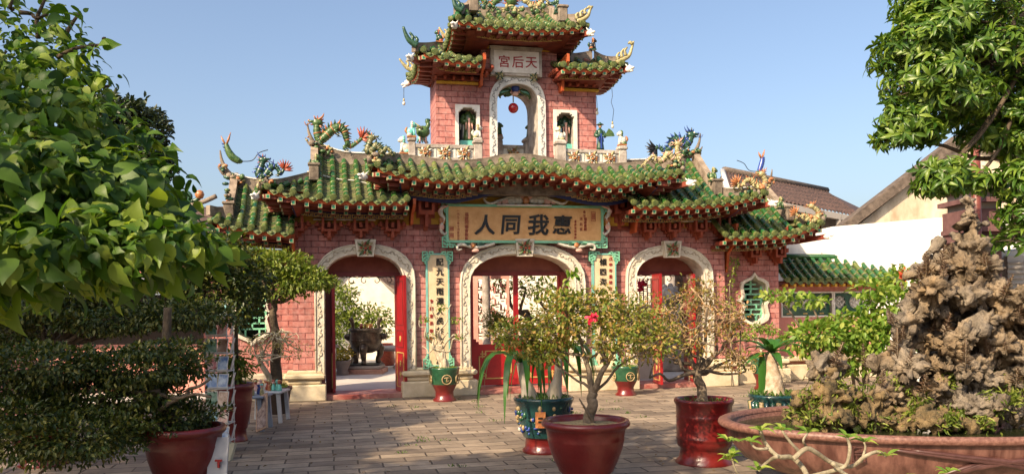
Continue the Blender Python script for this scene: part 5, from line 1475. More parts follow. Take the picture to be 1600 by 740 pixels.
def oxprof(r, h, foot=.5):
    return [(r * .62, 0), (r * .64, .03 * h), (r * .60, .05 * h), (r * .56, .12 * h), (r * .55, .2 * h), (r * .62, .23 * h), (r * .63, .26 * h), (r * .72, .38 * h), (r * .82, .56 * h), (r * .87, .70 * h), (r * .875, .72 * h), (r * .87, .74 * h), (r * .90, .86 * h), (r * .93, .885 * h), (r * 1.0, .92 * h), (r * 1.01, .955 * h), (r * .97, h), (r * .90, h), (r * .87, .96 * h), (r * .85, .85 * h)]
# 1 front pot with the bougainvillea
D = 7.55; base = AT(907, 0, D); base.z = 0
T, pot = potted('potted_bougainvillea', 'oxblood flared pot with a spreading red-flowered bougainvillea, nearest pot in the middle', 'potted plant', base, oxprof(.40, .60), OXB)
soil_disc(T, base, .345, .545, mat('pale_bark_chips', (.22, .16, .08), .95, (.42, .33, .18), 30, .9, 80))
s0 = base + Vector((.03, 0, .55)); mb = MB()
def pp(px, py, d): return AT(px, py, d)
tr1 = limb(mb, s0, pp(928, 612, D), .055, .042, BARK, .015, 4, k=9); tr2 = limb(mb, pp(928, 612, D), pp(950, 566, D - .1), .035, .022, BARK, .015, 3)
tr3 = limb(mb, pp(926, 618, D), pp(912, 555, D + .1), .036, .02, BARK, .015, 3); limb(mb, s0 + Vector((.05, -.02, .0)), pp(905, 622, D - .1), .02, .006, BARK, .01, 3)
T.part('trunk', mb)
cl = [(pp(x, y, D + dz), (a, .28, b), n) for x, y, a, b, dz, n in ((880, 500, .34, .25, .0, 560), (808, 525, .26, .18, .1, 360), (850, 550, .22, .12, .1, 220), (935, 480, .30, .2, .15, 420), (990, 500, .30, .24, .1, 430), (1030, 530, .2, .18, .0, 200), (960, 530, .28, .2, -.1, 300), (880, 465, .16, .09, 0, 100), (860, 530, .3, .2, .3, 260))]
leafp, pos = crown(T, [(c, r_, int(n * 1.9)) for c, r_, n in cl], .046, .55, 'small', L_BOUG, .1, shell=.1)
mb = MB()
for k, (c, r, n) in enumerate(cl):
    st = [tr2[-1], tr3[-1], tr1[-1]][k % 3]
    q = limb(mb, st, c, .016, .008, BARK, .04, 4, k=5)
    idx = rng.integers(0, len(pos), 400); near = [pos[i] for i in idx if np.linalg.norm(pos[i] - np.array(c)) < max(r) * 1.1][:34]
    twigs(mb, c, near, .0045, BARK)
T.part('branches', mb)
q = [pp(884, 480, D), pp(878, 455, D), pp(890, 432, D), pp(902, 428, D)]
mb = MB(); mb.tube(smooth_path(q, 4), .006, BARK, 5); T.part('sprig', mb)
sp = np.array([p[:] for p in smooth_path(q, 5)]); me = leaf_mesh('leaf', np.repeat(sp, 2, 0), rng.normal(size=(len(sp) * 2, 3)) + [0, 0, .2], rng.normal(size=(len(sp) * 2, 3)) + [0, -1, 1], .075, .04, 'small', L_LIGHT, None, T.b); T.mpart('sprig_leaves', me, loc=T.b)
fl = pp(926, 496, D - .3); f_ = np.array(fl) + rng.normal(size=(26, 3)) * .018
me = leaf_mesh('flower', f_, rng.normal(size=(26, 3)), rng.normal(size=(26, 3)), .04, .035, 'small', FLOWER, None, T.b); T.mpart('flower', me, loc=T.b)
# 2 drum pot
D = 8.56; base = AT(1092, 0, D); base.z = 0; h = .66; r = .30
prof = [(r * .98, 0), (r * .99, .03 * h), (r * .86, .08 * h), (r * .83, .16 * h), (r * .80, .24 * h), (r * .90, .27 * h), (r * .93, .33 * h), (r * .94, .38 * h), (r * .96, .39 * h), (r * .94, .41 * h), (r * .935, .7 * h), (r * .955, .72 * h), (r * .935, .74 * h), (r * .95, .9 * h), (r * 1.0, .94 * h), (r * 1.02, .97 * h), (r * .99, h), (r * .9, h), (r * .86, .95 * h), (r * .85, .85 * h)]
T, pot = potted('potted_bonsai', 'tall oxblood drum pot with a twiggy half-bare tree, right of the middle', 'potted plant', base, prof, OXB)
soil_disc(T, base, .265, .60); grass_tuft(T, base, .25, .62, 90, .05, L_GRASS)
mb = MB(); s0 = base + Vector((0, 0, .6)); t1 = limb(mb, s0, pp(1090, 578, D), .055, .045, BARK, .01, 4, k=9)
mb.tube(smooth_path([s0 + Vector((-.09, 0, 0)), s0 + Vector((-.03, 0, .06)), s0 + Vector((0, 0, .16))], 3), [.02, .03, .035, .04, .04, .04, .04], BARK, 7)
ends = [(1040, 555), (1015, 590), (1060, 520), (1085, 500), (1120, 540), (1145, 560), (1165, 580), (1105, 480), (1030, 500), (1000, 530), (1150, 520)]
b2s = [limb(mb, t1[-2], pp(x, y, D + rng.uniform(-.3, .3)), .026, .010, BARK, .04, 4, k=6) for x, y in ends]
T.part('trunk', mb)
cl = [(pp(x, y, D + dz), (a, .3, b), n) for x, y, a, b, dz, n in ((1040, 490, .3, .24, 0, 330), (1090, 460, .28, .2, .1, 300), (1130, 500, .3, .25, 0, 260), (1010, 540, .24, .2, 0, 240), (1080, 530, .3, .2, -.2, 220), (1150, 560, .26, .14, 0, 140), (1150, 490, .12, .2, 0, 50))]
_, pos = crown(T, [(c, r_, int(n * 1.35)) for c, r_, n in cl], .042, .5, 'small', L_DRY, .1, shell=.1)
mb = MB()
for k, (c, r_, n) in enumerate(cl):
    q = limb(mb, b2s[k][-1], c, .010, .006, BARK, .04, 3, k=5)
    near = [p for p in pos[rng.permutation(len(pos))] if np.linalg.norm(p - np.array(c)) < max(r_) * 1.2][:60]; twigs(mb, c, near, .005, mat('tan_twig', (.30, .19, .10), .8, (.42, .30, .17), 12), .035)
T.part('branches', mb)
# 3 blue glazed pot with strap leaves
D = 9.3; base = AT(842, 0, D); base.z = 0; h = .62; r = .335
prof = [(r * .72, 0), (r * .74, .05 * h), (r * .64, .1 * h), (r * .62, .26 * h), (r * .70, .29 * h), (r * .80, .42 * h), (r * .88, .62 * h), (r * .93, .85 * h), (r * 1.0, .93 * h), (r * 1.02, .97 * h), (r * .98, h), (r * .88, h), (r * .85, .9 * h)]
T = Thing('potted_strap_plant', 'teal glazed pot with relief dragons and drooping strap leaves, before the middle door', 'potted plant', base)
k_ = 5
mb = MB(); mb.lathe(prof[:k_], base, OXB, 36, close=False); mb.lathe(prof[k_ - 1:], base, GLZ_B, 36, close=False); pot = T.part('pot', mb)
mb = MB()
for k in range(150):
    a = rng.uniform(0, math.tau); z = rng.uniform(.36, .84) * h; rr = np.interp(z / h, [.3, .42, .62, .85], [.70, .80, .88, .93]) * r + .004
    mb.ball(base + Vector((rr * math.cos(a), rr * math.sin(a), z)), rng.uniform(.012, .028), [CER_B, POT_OR, CER_W, CER_B, GLZ][int(rng.integers(0, 5))], 6, (rng.uniform(.5, 1.5), .8, rng.uniform(.5, 1.5)))
T.part('relief', mb, pot)
mb = MB(); mb.box(base + Vector((-.05, -.33, .40)), (.11, .02, .17), CER_O); mb.box(base + Vector((-.05, -.342, .42)), (.05, .006, .02), INK); mb.box(base + Vector((-.05, -.342, .38)), (.05, .006, .02), INK); T.part('plaque', mb, pot)
soil_disc(T, base, .29, .58); grass_tuft(T, base, .27, .6, 160, .06, L_GRASS)
CAU = mat('swollen_pale_trunk', (.34, .29, .22), .8, (.56, .50, .42), 9, .4, 30, stretch=(1, 1, .3))
for s_, lean in ((-1, -.10), (1, .06)):
    c = base + Vector((s_ * .13 - .02, 0, .58)); mb = MB(); q = smooth_path([c + Vector((0, 0, -.02)), c + Vector((lean * .3, 0, .12)), c + Vector((lean * .8, 0, .24)), c + Vector((lean * 1.1, 0, .42 if s_ < 0 else .5))], 4); n = len(q)
    mb.tube(q, [.11 - .065 * min(1, (i / (n - 1)) * 1.4) for i in range(n)], CAU, 10); tr = T.part('trunk', mb)
    top = q[-1]; mb = MB()
    for k in range(13):
        a = k / 13 * math.tau + rng.uniform(-.2, .2); Lf = rng.uniform(.5, .85); w = .040
        dv = Vector((math.cos(a), math.sin(a), 0)); sdv = Vector((-dv.y, dv.x, 0)); rows = []
        for i in range(8):
            t = i / 7; p = top + dv * (Lf * .75 * math.sin(t * 1.5)) + Vector((0, 0, .16 * math.sin(t * 3.0) * 1.2 - Lf * .75 * t ** 2.4)); ww = w * (math.sin(math.pi * (.12 + .88 * t)) + .05)
            rows.append([p - sdv * ww, p + Vector((0, 0, -.012)), p + sdv * ww])
        mb.loft(rows, L_STRAP)
    T.part('strap_leaves', mb, label='drooping green strap leaves')
# 4 green pots on the plinth line
def green_pot(px, D, rpx, hpx, label):
    base = AT(px, 0, D); base.z = 0; r = rpx * PX(D); h = hpx * PX(D)
    T = Thing('potted_bonsai', label, 'potted plant', base, group='green glazed pots against the gate')
    prof = [(r * .72, 0), (r * .75, .05 * h), (r * .60, .12 * h), (r * .58, .28 * h), (r * .66, .36 * h), (r * .82, .5 * h), (r * .92, .7 * h), (r * .95, .85 * h), (r * 1.0, .93 * h), (r * 1.02, .97 * h), (r * .98, h), (r * .88, h), (r * .85, .9 * h)]
    mb = MB(); mb.lathe(prof[:6], base, OXB, 32, close=False); mb.lathe(prof[5:], base, GLZ, 32, close=False); p = T.part('pot', mb)
    mb = MB()
    for a in (-1.57 + .25, -.3, -2.8):
        c = base + Vector((math.cos(a) * r * .93, math.sin(a) * r * .93, h * .66)); q = [c + Vector((-math.sin(a) * math.cos(t), math.cos(a) * math.cos(t), math.sin(t))) * r * .30 for t in np.linspace(0, math.tau, 17)]
        mb.tube(q, .010, POT_OR, 5)
        for sg in (-1, 1): mb.tube([c + Vector((-math.sin(a) * x, math.cos(a) * x, z)) * r for x, z in ((-.18 * sg, .1), (.05, .14), (.0, 0), (-.05 * sg, -.14), (.16, -.05))], .009, POT_OR, 5)
    T.part('gold_roundels', mb, p); soil_disc(T, base, r * .86, h * .93); grass_tuft(T, base, r * .8, h * .95, 150, .05, L_LIGHT)
    return T, base + Vector((0, 0, h * .93)), D
T, s0, D = green_pot(687, 14.35, 24, 53, 'green glazed pot with a pale twisted bare bonsai, left of the middle door')
mb = MB()
for e in ((655, 500), (668, 520), (672, 470), (690, 490), (705, 475), (715, 510), (722, 530), (660, 540), (700, 520)):
    m_ = pp(687 + rng.uniform(-8, 8), 545, D); q = limb(mb, s0 + Vector((rng.uniform(-.08, .08), 0, 0)), m_, .045, .03, BARK_P, .02, 3, k=6); limb(mb, m_, pp(*e, D + rng.uniform(-.2, .2)), .026, .007, BARK_P, .07, 5, k=5)
T.part('trunk', mb)
crown(T, [(pp(x, y, D), (.12, .1, .06), 45) for x, y in ((662, 498), (690, 480), (712, 500), (670, 525), (718, 525))], .05, .5, 'small', L_LIGHT, shell=.1)
T, s0, D = green_pot(970, 14.9, 22, 46, 'green glazed pot behind the bougainvillea, right of the middle door')
mb = MB(); q = limb(mb, s0, pp(968, 520, D), .04, .02, BARK, .03, 4)
for e in ((940, 500), (955, 480), (985, 485), (1000, 510)): limb(mb, q[-1], pp(*e, D), .015, .006, BARK, .04, 4, k=5)
T.part('trunk', mb); crown(T, [(pp(x, y, D), (.16, .12, .1), 80) for x, y in ((940, 500), (958, 480), (988, 485), (1002, 508))], .06, .5, 'small', L_MID, shell=.1)
T, s0, D = green_pot(1186, 15.6, 20, 50, 'green glazed pot with a pale leafy bonsai under the pointed window')
mb = MB(); q = limb(mb, s0, pp(1188, 545, D), .04, .02, BARK_P, .03, 4)
for e in ((1165, 520), (1180, 510), (1200, 512), (1218, 530)): limb(mb, q[-1], pp(*e, D), .018, .006, BARK_P, .04, 4, k=5)
T.part('trunk', mb); crown(T, [(pp(x, y, D), (.2, .12, .08), 120) for x, y in ((1165, 522), (1185, 512), (1205, 515), (1218, 530))], .07, .4, 'small', L_LIGHT, shell=.1)
# 5 swollen palm pot
D = 10.4; base = AT(1202, 0, D); base.z = 0; r = 38 * PX(D); h = .5
prof = [(r * .6, 0), (r * .62, .1 * h), (r * .8, .3 * h), (r * .93, .7 * h), (r * .97, .88 * h), (r * 1.04, .92 * h), (r * 1.04, .97 * h), (r * .96, h), (r * .88, .95 * h), (r * .86, .85 * h)]
T = Thing('potted_swollen_palm', 'dark green relief pot with a thick pale trunk and upright strap leaves, behind the bowl', 'potted plant', base)
mb = MB(); mb.lathe(prof, base, GLZ_B, 36, close=False)
for k in range(26):
    a = k / 26 * math.tau; mb.tube([base + Vector((math.cos(a) * r * x, math.sin(a) * r * x, h * z)) for x, z in ((.8, .35), (.93, .6), (.97, .82))], .03, [GLZ, POT_OR, GLZ_B][k % 3], 6)
T.part('pot', mb); soil_disc(T, base, r * .87, h * .9); grass_tuft(T, base, r * .95, h * .92, 260, .10, L_GRASS)
mb = MB(); c = base + Vector((-.01, 0, h * .9)); q = smooth_path([c, c + Vector((0, 0, .18)), c + Vector((-.02, 0, .36)), c + Vector((-.02, 0, .56))], 4); n = len(q)
mb.tube(q, [.16 - .085 * min(1, i / (n - 1) * 1.2) + rng.uniform(-.006, .006) for i in range(n)], mat('flaky_trunk', (.28, .18, .10), .85, (.52, .44, .34), 11, .8, 24), 12)
T.part('trunk', mb); mb = MB(); top = q[-1]
for k in range(16):
    a = k / 16 * math.tau + rng.uniform(-.2, .2); el = rng.uniform(.1, 1.2); Lf = rng.uniform(.35, .6); dv = Vector((math.cos(a), math.sin(a), 0)); sdv = Vector((-dv.y, dv.x, 0)); rows = []
    for i in range(7):
        t = i / 6; p = top + dv * Lf * t * math.cos(el * .7) + Vector((0, 0, Lf * (math.sin(el) * t - .55 * t * t))); ww = .05 * (math.sin(math.pi * (.15 + .85 * t)) + .03); rows.append([p - sdv * ww, p + Vector((0, 0, -.015)), p + sdv * ww])
    mb.loft(rows, L_STRAP)
p0 = top + Vector((-.13, -.05, .0)); mb.loft([[p0 + Vector((-.05 * w_, 0, -z)), p0 + Vector((.0, -.02, -z)), p0 + Vector((.05 * w_, 0, -z))] for z, w_ in ((0, .5), (.15, 1), (.35, 1), (.55, .8), (.62, .3))], L_STRAP)
T.part('strap_leaves', mb)
# 6 light green shrub right
D = 11.0; base = AT(1345, 0, D); base.z = 0
T = Thing('leafy_shrub', 'bright light green shrub before the low green tiled wall, left of the tall rock', 'shrub', base)
cl = [(pp(x, y, D + dz), (a, .45, b), n) for x, y, a, b, dz, n in ((1290, 530, .5, .28, 0, 420), (1345, 512, .45, .24, 0, 420), (1388, 478, .34, .26, 0, 320), (1275, 520, .30, .16, -.2, 200), (1380, 530, .5, .32, -.1, 420), (1408, 440, .2, .2, .2, 120), (1320, 560, .45, .2, 0, 260), (1262, 470, .24, .05, 0, 70), (1215, 461, .22, .03, 0, 50), (1360, 450, .2, .12, 0, 70))]
_, pos = crown(T, [(c, r_, int(n * 1.5)) for c, r_, n in cl], .10, .55, 'small', L_LIGHT, .25, shell=.3)
mb = MB()
for c, r_, n in cl: limb(mb, base, c, .035, .012, BARK, .08, 5)
T.part('stems', mb)
fl = np.array([pp(1418, 424, D - .4), pp(1412, 431, D - .4), pp(1425, 430, D - .4)]); fl = np.repeat(fl, 14, 0) + rng.normal(size=(42, 3)) * .03
me = leaf_mesh('flower', fl, rng.normal(size=(42, 3)), rng.normal(size=(42, 3)), .06, .05, 'small', mat('salmon_flower', (.5, .08, .03), .6), None, T.b); T.mpart('flowers', me, loc=T.b)
# climbing weed on the gate corner
q = [P(1143, 540, -.1), P(1142, 500, -.1), P(1140, 450, -.1), P(1148, 420, -.1), P(1150, 408, -.1)]
b0 = P(1143, 600, -.3); b0.z = .0
T = Thing('young_climber', 'thin leafy climber growing up the corner right of the right doorway', 'plant', b0, GM)
mb = MB(); pth = smooth_path([b0] + q, 5); mb.tube(pth, .01, BARK, 5); T.part('stem', mb)
sp = np.array([p[:] for p in pth[8:]]); sp = np.repeat(sp, 6, 0) + rng.normal(size=(len(sp) * 6, 3)) * .06
me = leaf_mesh('leaf', sp, rng.normal(size=(len(sp), 3)), rng.normal(size=(len(sp), 3)) + [0, -1, 1], .075, .04, 'small', L_MID, None, T.b); T.mpart('leaves', me, loc=T.b)

# ------------------------------------------------------------------ left side
# broad leaved shrub close by
T = Thing('broad_leaved_shrub', 'large shrub with broad heart shaped green leaves filling the left foreground', 'shrub', (-3.0, 3.7, 0))
cl = []
for x, y, a, b, d, n in ((10, 80, .36, .30, 3.9, 300), (70, 130, .26, .26, 3.8, 240), (20, 240, .42, .36, 3.5, 430), (130, 210, .26, .22, 3.7, 260), (100, 320, .38, .30, 3.3, 420), (190, 300, .22, .20, 3.5, 260), (-60, 300, .36, .36, 3.1, 260), (245, 365, .17, .11, 3.3, 170), (180, 395, .27, .13, 3.1, 260), (50, 400, .28, .13, 3.0, 210), (300, 380, .12, .05, 3.2, 60), (-40, 130, .4, .5, 3.9, 200), (0, 455, .12, .07, 3.0, 40), (-30, 400, .2, .12, 3.0, 90)):
    cl.append((pp(x, y, d), (a, .4, b), n))
pos, o = cloud([(c, r_, int(n_ * 1.9)) for c, r_, n_ in cl], .3); n = len(pos)
d = o * .55 + rng.normal(size=(n, 3)) * .55 + np.array([.3, 0, -.55]); nn = o * .8 + rng.normal(size=(n, 3)) * .35 + np.array([-.2, -.35, .6]); LL = (.038 + .070 * rng.uniform(0, 1, n) ** 1.7) * np.interp(pos[:, 2], [2.0, 2.9], [1.05, .72])
T.mpart('foliage', leaf_mesh('foliage', pos, d, nn, LL, LL * .68, 'ovate', L_BIG, None, T.b), loc=T.b)
mb = MB(); root = Vector((-3.0, 3.7, 0)); hub = limb(mb, root, pp(-170, 300, 3.7), .05, .04, BARK, .05, 5)
for c, r_, n_ in cl: limb(mb, hub[-1], c, .016, .006, BARK, .05, 5, up=.05, k=6)
for a, b in (((60, 60), (78, -20)), ((90, 90), (160, 70)), ((160, 70), (165, 60)), ((70, 60), (100, 12)), ((100, 60), (125, 20)), ((130, 130), (170, 134)), ((20, 15), (40, -30)), ((30, 20), (75, 22))): limb(mb, pp(*a, 3.8), pp(*b, 3.8), .012, .006, BARK_D, .015, 3, k=5)
T.part('stems', mb)
sp = []
for a, b in (((90, 90), (160, 70)), ((60, 60), (110, 10)), ((100, 120), (170, 120)), ((280, 360), (370, 392)), ((200, 240), (300, 282)), ((230, 400), (270, 445)), ((150, 430), (190, 470)), ((60, 440), (55, 485)), ((190, 190), (265, 235)), ((310, 350), (340, 420))):
    for t in np.linspace(.2, 1, 9): sp.append(np.array(pp(a[0] + (b[0] - a[0]) * t, a[1] + (b[1] - a[1]) * t, 3.7)))
sp = np.array(sp); T.mpart('shoot_leaves', leaf_mesh('shoots', sp, rng.normal(size=(len(sp), 3)) * .5 + [.3, 0, -.5], rng.normal(size=(len(sp), 3)) * .4 + [-.2, -.5, .6], rng.uniform(.07, .11, len(sp)), .055, 'ovate', L_BIG, None, T.b), loc=T.b)
# tiered bonsai hedge
D = 7.4; base = AT(278, 0, D - .1); base.z = 0
T, pot = potted('potted_tiered_tree', 'dark small-leaved tree clipped into flat tiers in a broad oxblood pot, left foreground', 'potted plant', base, oxprof(.36, .62), OXB)
soil_disc(T, base, .31, .55)
cl = []
for x, y, w, hh, d, n in ((255, 655, 88, 34, D, 1700), (110, 680, 120, 40, D - .7, 2400), (150, 620, 150, 20, D - .2, 1500), (60, 570, 110, 34, D - .4, 2300), (220, 575, 108, 32, D - .1, 2300), (30, 640, 100, 30, D - .6, 1500), (260, 545, 60, 15, D, 500)):
    k = PX(d); cl.append((pp(x, y, d), (w * k, .55, hh * k), n))
_, pos = crown(T, [(c, r_, int(n * 2.1)) for c, r_, n in cl], .048, .5, 'small', L_DARK, .1, shell=.35, up=.5)
mb = MB(); s0 = base + Vector((0, 0, .55)); q = limb(mb, s0, pp(250, 610, D), .07, .05, BARK_D, .03, 4, k=8); q2 = limb(mb, pp(250, 610, D), pp(262, 480, D), .05, .035, BARK_D, .03, 4)
for c, r_, n_ in cl: limb(mb, q[-1], c, .03, .012, BARK, .05, 5)
for a, b in (((250, 610), (120, 612)), ((120, 612), (0, 608)), ((250, 640), (330, 590)), ((250, 660), (60, 740)), ((190, 610), (330, 620))): limb(mb, pp(*a, D - .3), pp(*b, D - .4), .022, .012, BARK, .03, 5)
T.part('trunk', mb)
# second tiered tree behind
D = 8.9; base = AT(60, 0, D); base.z = 0
T, pot = potted('potted_tiered_tree', 'dark clipped tree with layered pads behind the left foreground tree', 'potted plant', base, oxprof(.4, .6), OXB)
soil_disc(T, base, .34, .54)
cl = []
for x, y, w, hh, d, n in ((60, 480, 110, 24, D, 1700), (190, 500, 110, 22, D, 1700), (290, 490, 80, 24, D, 1100), (120, 455, 130, 18, D + .3, 1300), (10, 520, 60, 20, D, 700), (330, 450, 60, 50, D + .8, 1400), (340, 400, 50, 38, D + .8, 1000), (375, 470, 40, 45, D + 1, 700), (300, 420, 50, 40, D + .8, 900)):
    k = PX(d); cl.append((pp(x, y, d), (w * k, .5, hh * k), n))
_, pos = crown(T, [(c, r_, int(n * 2)) for c, r_, n in cl], .056, .5, 'small', L_DARK, .1, shell=.3, up=.5)
mb = MB(); s0 = base + Vector((0, 0, .54)); q = limb(mb, s0, pp(70, 545, D), .08, .05, BARK_D, .04, 4)
for c, r_, n_ in cl: limb(mb, q[-1], c, .03, .012, BARK_D, .05, 5)
T.part('trunk', mb)
# bonsai at the left door
D = 12.9; base = AT(424, 0, D); base.z = 0; r = 24 * PX(D); h = .42
prof = [(r * .6, 0), (r * .62, .06 * h), (r * .8, .4 * h), (r * .95, .85 * h), (r * 1.05, .93 * h), (r * 1.03, h), (r * .9, h), (r * .88, .9 * h)]
T, pot = potted('potted_bonsai', 'dark pot with a green-topped bonsai and pale lower twigs, left of the left doorway', 'potted plant', base, prof, POTD)
soil_disc(T, base, r * .85, h * .92); grass_tuft(T, base, r * .8, h * .95, 120, .09, L_LIGHT)
mb = MB(); s0 = base + Vector((0, 0, h * .9)); q = limb(mb, s0, pp(432, 520, D), .10, .07, BARK_D, .02, 4, k=9); q2 = limb(mb, q[-1], pp(428, 470, D), .07, .05, BARK_D, .05, 4)
for e in ((390, 440), (410, 430), (440, 425), (470, 430), (495, 440), (380, 460), (460, 450)): limb(mb, q2[-1], pp(*e, D + rng.uniform(-.2, .2)), .035, .012, BARK_D, .10, 5)
qa = limb(mb, s0 + Vector((-.05, 0, .05)), pp(405, 560, D - .2), .05, .035, BARK_P, .02, 4)
for k in range(22): limb(mb, qa[-1] if k % 2 else q[-1], pp(rng.uniform(380, 472), rng.uniform(520, 565), D - rng.uniform(.1, .5)), .018, .006, BARK_P, .06, 4, k=5, sm=2)
T.part('trunk', mb)
cl = []
for x, y, w, hh, n in ((400, 425, 45, 22, 1000), (440, 415, 45, 22, 1100), (475, 435, 42, 20, 1000), (500, 440, 26, 11, 300), (385, 450, 35, 22, 500), (430, 450, 55, 20, 700), (405, 400, 25, 12, 260)):
    k = PX(D); cl.append((pp(x, y, D + rng.uniform(-.15, .15)), (w * k, .4, hh * k), n))
crown(T, cl, .085, .42, 'small', L_MID, .15, shell=.4, up=.5)
crown(T, [(pp(x, y, D - .3), (.3, .25, .15), 130) for x, y in ((400, 540), (430, 530), (455, 545))], .05, .4, 'small', leaf_mat('pale_dry_leaf', (.22, .20, .08), (.38, .34, .16)), shell=.2, name='sparse_leaves')
# sapling in a slim oxblood pot
D = 10.3; base = AT(360, 0, D); base.z = 0
T, pot = potted('potted_sapling', 'slim tall oxblood pot with a staked sapling, beside the postcard rack', 'potted plant', base, oxprof(.23, .72), OXB)
soil_disc(T, base, .19, .66)
mb = MB(); limb(mb, base + Vector((0, 0, .66)), pp(372, 440, D), .03, .022, BARK_D, .01, 4); limb(mb, base + Vector((.03, 0, .66)), pp(368, 560, D), .015, .008, BARK, .02, 4); T.part('trunk', mb)
crown(T, [(pp(x, y, D), (.18, .15, .14), 160) for x, y in ((360, 560), (378, 575), (355, 585))], .09, .4, 'small', L_MID, .3, shell=.1)
crown(T, [(pp(x, y, D), (.3, .3, .3), 360) for x, y in ((372, 420), (355, 400), (392, 445))], .09, .45, 'small', L_DARK, .3, shell=.3, name='crown')
# ------------------------------------------------------------------ trees
def rosette_tree(T, clumps, per, L, W, m, name='crown'):
    P_, D_, N_ = [], [], []; tips = []
    for c, r_, n in clumps:
        d = nrm(rng.normal(size=(n, 3))); rad = rng.uniform(.3, 1, n) ** .5; s = np.array(c) + d * rad[:, None] * np.array(r_)
        for p, dd in zip(s, d):
            tips.append((p, c)); ax = dd * .8 + np.array([0, 0, .35]) + rng.normal(size=3) * .3; ax /= np.linalg.norm(ax)
            a = np.cross(ax, [0, 0, 1.0]); a /= max(1e-6, np.linalg.norm(a)); b = np.cross(ax, a)
            for k in range(per):
                t = k / per * math.tau + rng.uniform(-.3, .3); rr = a * math.cos(t) + b * math.sin(t)
                P_.append(p + rng.normal(size=3) * .012); D_.append(rr * .95 + ax * rng.uniform(-.1, .5) + np.array([0, 0, -.25])); N_.append(ax + rr * .1)
    P_ = np.array(P_); LL = rng.uniform(.75, 1.2, len(P_)) * L
    T.mpart(name, leaf_mesh(name, P_, np.array(D_), np.array(N_), LL, LL * W, 'lance', m, None, T.b), loc=T.b)
    return tips
D = 9.3; base = Vector((7.6, 10.4, 0))
T = Thing('leafy_tree', 'tree with long drooping glossy leaves reaching in at the upper right', 'tree', base)
cl = []
for x, y, w, hh, d, n in ((1500, 20, 80, 40, D, 90), (1420, 75, 42, 40, D, 60), (1455, 45, 50, 40, D, 50), (1520, 100, 80, 45, D, 100), (1580, 50, 70, 60, D + .5, 90), (1440, 130, 50, 26, D - .2, 50), (1480, 160, 60, 30, D - .2, 60), (1408, 188, 32, 16, D - .3, 30), (1400, 215, 22, 12, D - .3, 14), (1440, 208, 34, 14, D - .3, 24), (1560, 165, 60, 40, D + .2, 80), (1475, 265, 40, 11, D - .4, 20), (1460, 288, 26, 14, D - .4, 16), (1520, 285, 28, 14, D - .4, 16), (1535, 212, 36, 16, D, 24), (1595, 285, 26, 34, D - .8, 30), (1585, 340, 16, 22, D - .8, 14), (1600, 220, 40, 30, D, 40), (1640, 150, 80, 120, D, 90), (1470, -10, 60, 30, D, 50), (1580, 375, 12, 14, D - .8, 6)):
    k = PX(d); cl.append((pp(x, y, d), (w * k, .8 if n > 40 else .35, hh * k), n))
tips = rosette_tree(T, [(c, r_, int(n * 1.6)) for c, r_, n in cl], 8, .145, .28, L_TREE)
mb = MB(); tr = limb(mb, base, Vector((6.6, 9.6, 6.0)), .2, .10, BARK_D, .06, 6, k=10)
for c, r_, n in cl: limb(mb, tr[int(len(tr) * rng.uniform(.45, .95))], c, .045, .015, BARK_D, .10, 5, k=6)
for p, c in tips[::2]: limb(mb, c, p, .009, .004, BARK_D, .02, 2, k=4, sm=2)
T.part('trunk', mb)
# dark tree behind the left
base = AT(205, 0, 22); base.z = 0
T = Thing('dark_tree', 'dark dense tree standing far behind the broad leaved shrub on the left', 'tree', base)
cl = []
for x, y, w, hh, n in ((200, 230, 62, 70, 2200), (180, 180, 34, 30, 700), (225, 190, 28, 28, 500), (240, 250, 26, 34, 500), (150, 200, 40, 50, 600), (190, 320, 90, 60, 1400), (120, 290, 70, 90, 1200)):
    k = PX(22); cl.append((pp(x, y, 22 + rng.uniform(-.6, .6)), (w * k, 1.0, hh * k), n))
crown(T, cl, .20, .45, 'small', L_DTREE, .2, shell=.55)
mb = MB(); tr = limb(mb, base, pp(200, 330, 22), .3, .2, BARK_D, .1, 5, k=9)
for c, r_, n in cl: limb(mb, tr[-1], c, .12, .05, BARK_D, .2, 5)
T.part('trunk', mb)
# shade trees out of the picture, left of and behind the camera
for b_, cs, lab in (((-7.2, -1.2, 0), [((-7.4, -.7, 8.2), (1.9, .85, .6), 3000), ((-5.7, 1.4, 8.3), (1.1, .7, .4), 230), ((-3.7, 3.9, 8.3), (1.0, .5, .3), 150), ((-7.6, -2.2, 7.4), (1.4, 1.2, .8), 900)], 'tall shade tree standing well to the left of the courtyard'),
                    ((-10.6, 3.4, 0), [((-10.4, 3.2, 8.2), (1.15, 2.4, .8), 3000), ((-9.6, 1.0, 8.1), (.9, 1.3, .6), 1500), ((-12.3, 4.0, 8.0), (1.3, 2.4, .9), 2600), ((-10.6, -.4, 7.8), (1.7, 1.6, .9), 2600), ((-11.6, 6.2, 7.2), (1.3, 1.2, 1), 900)], 'wide shade tree beside the tiered trees')):
    T = Thing('shade_tree', lab, 'tree', b_); crown(T, cs, .26, .5, 'small', L_TREE, .2, shell=.1)
    mb = MB(); tr = limb(mb, Vector(b_), Vector(cs[0][0]) - Vector((0, 0, 1.5)), .22, .14, BARK_D, .12, 5, k=9)
    for c, r_, n in cs: limb(mb, tr[-1], c, .09, .03, BARK_D, .15, 5)
    T.part('trunk', mb)
from mathutils import noise as mnoise
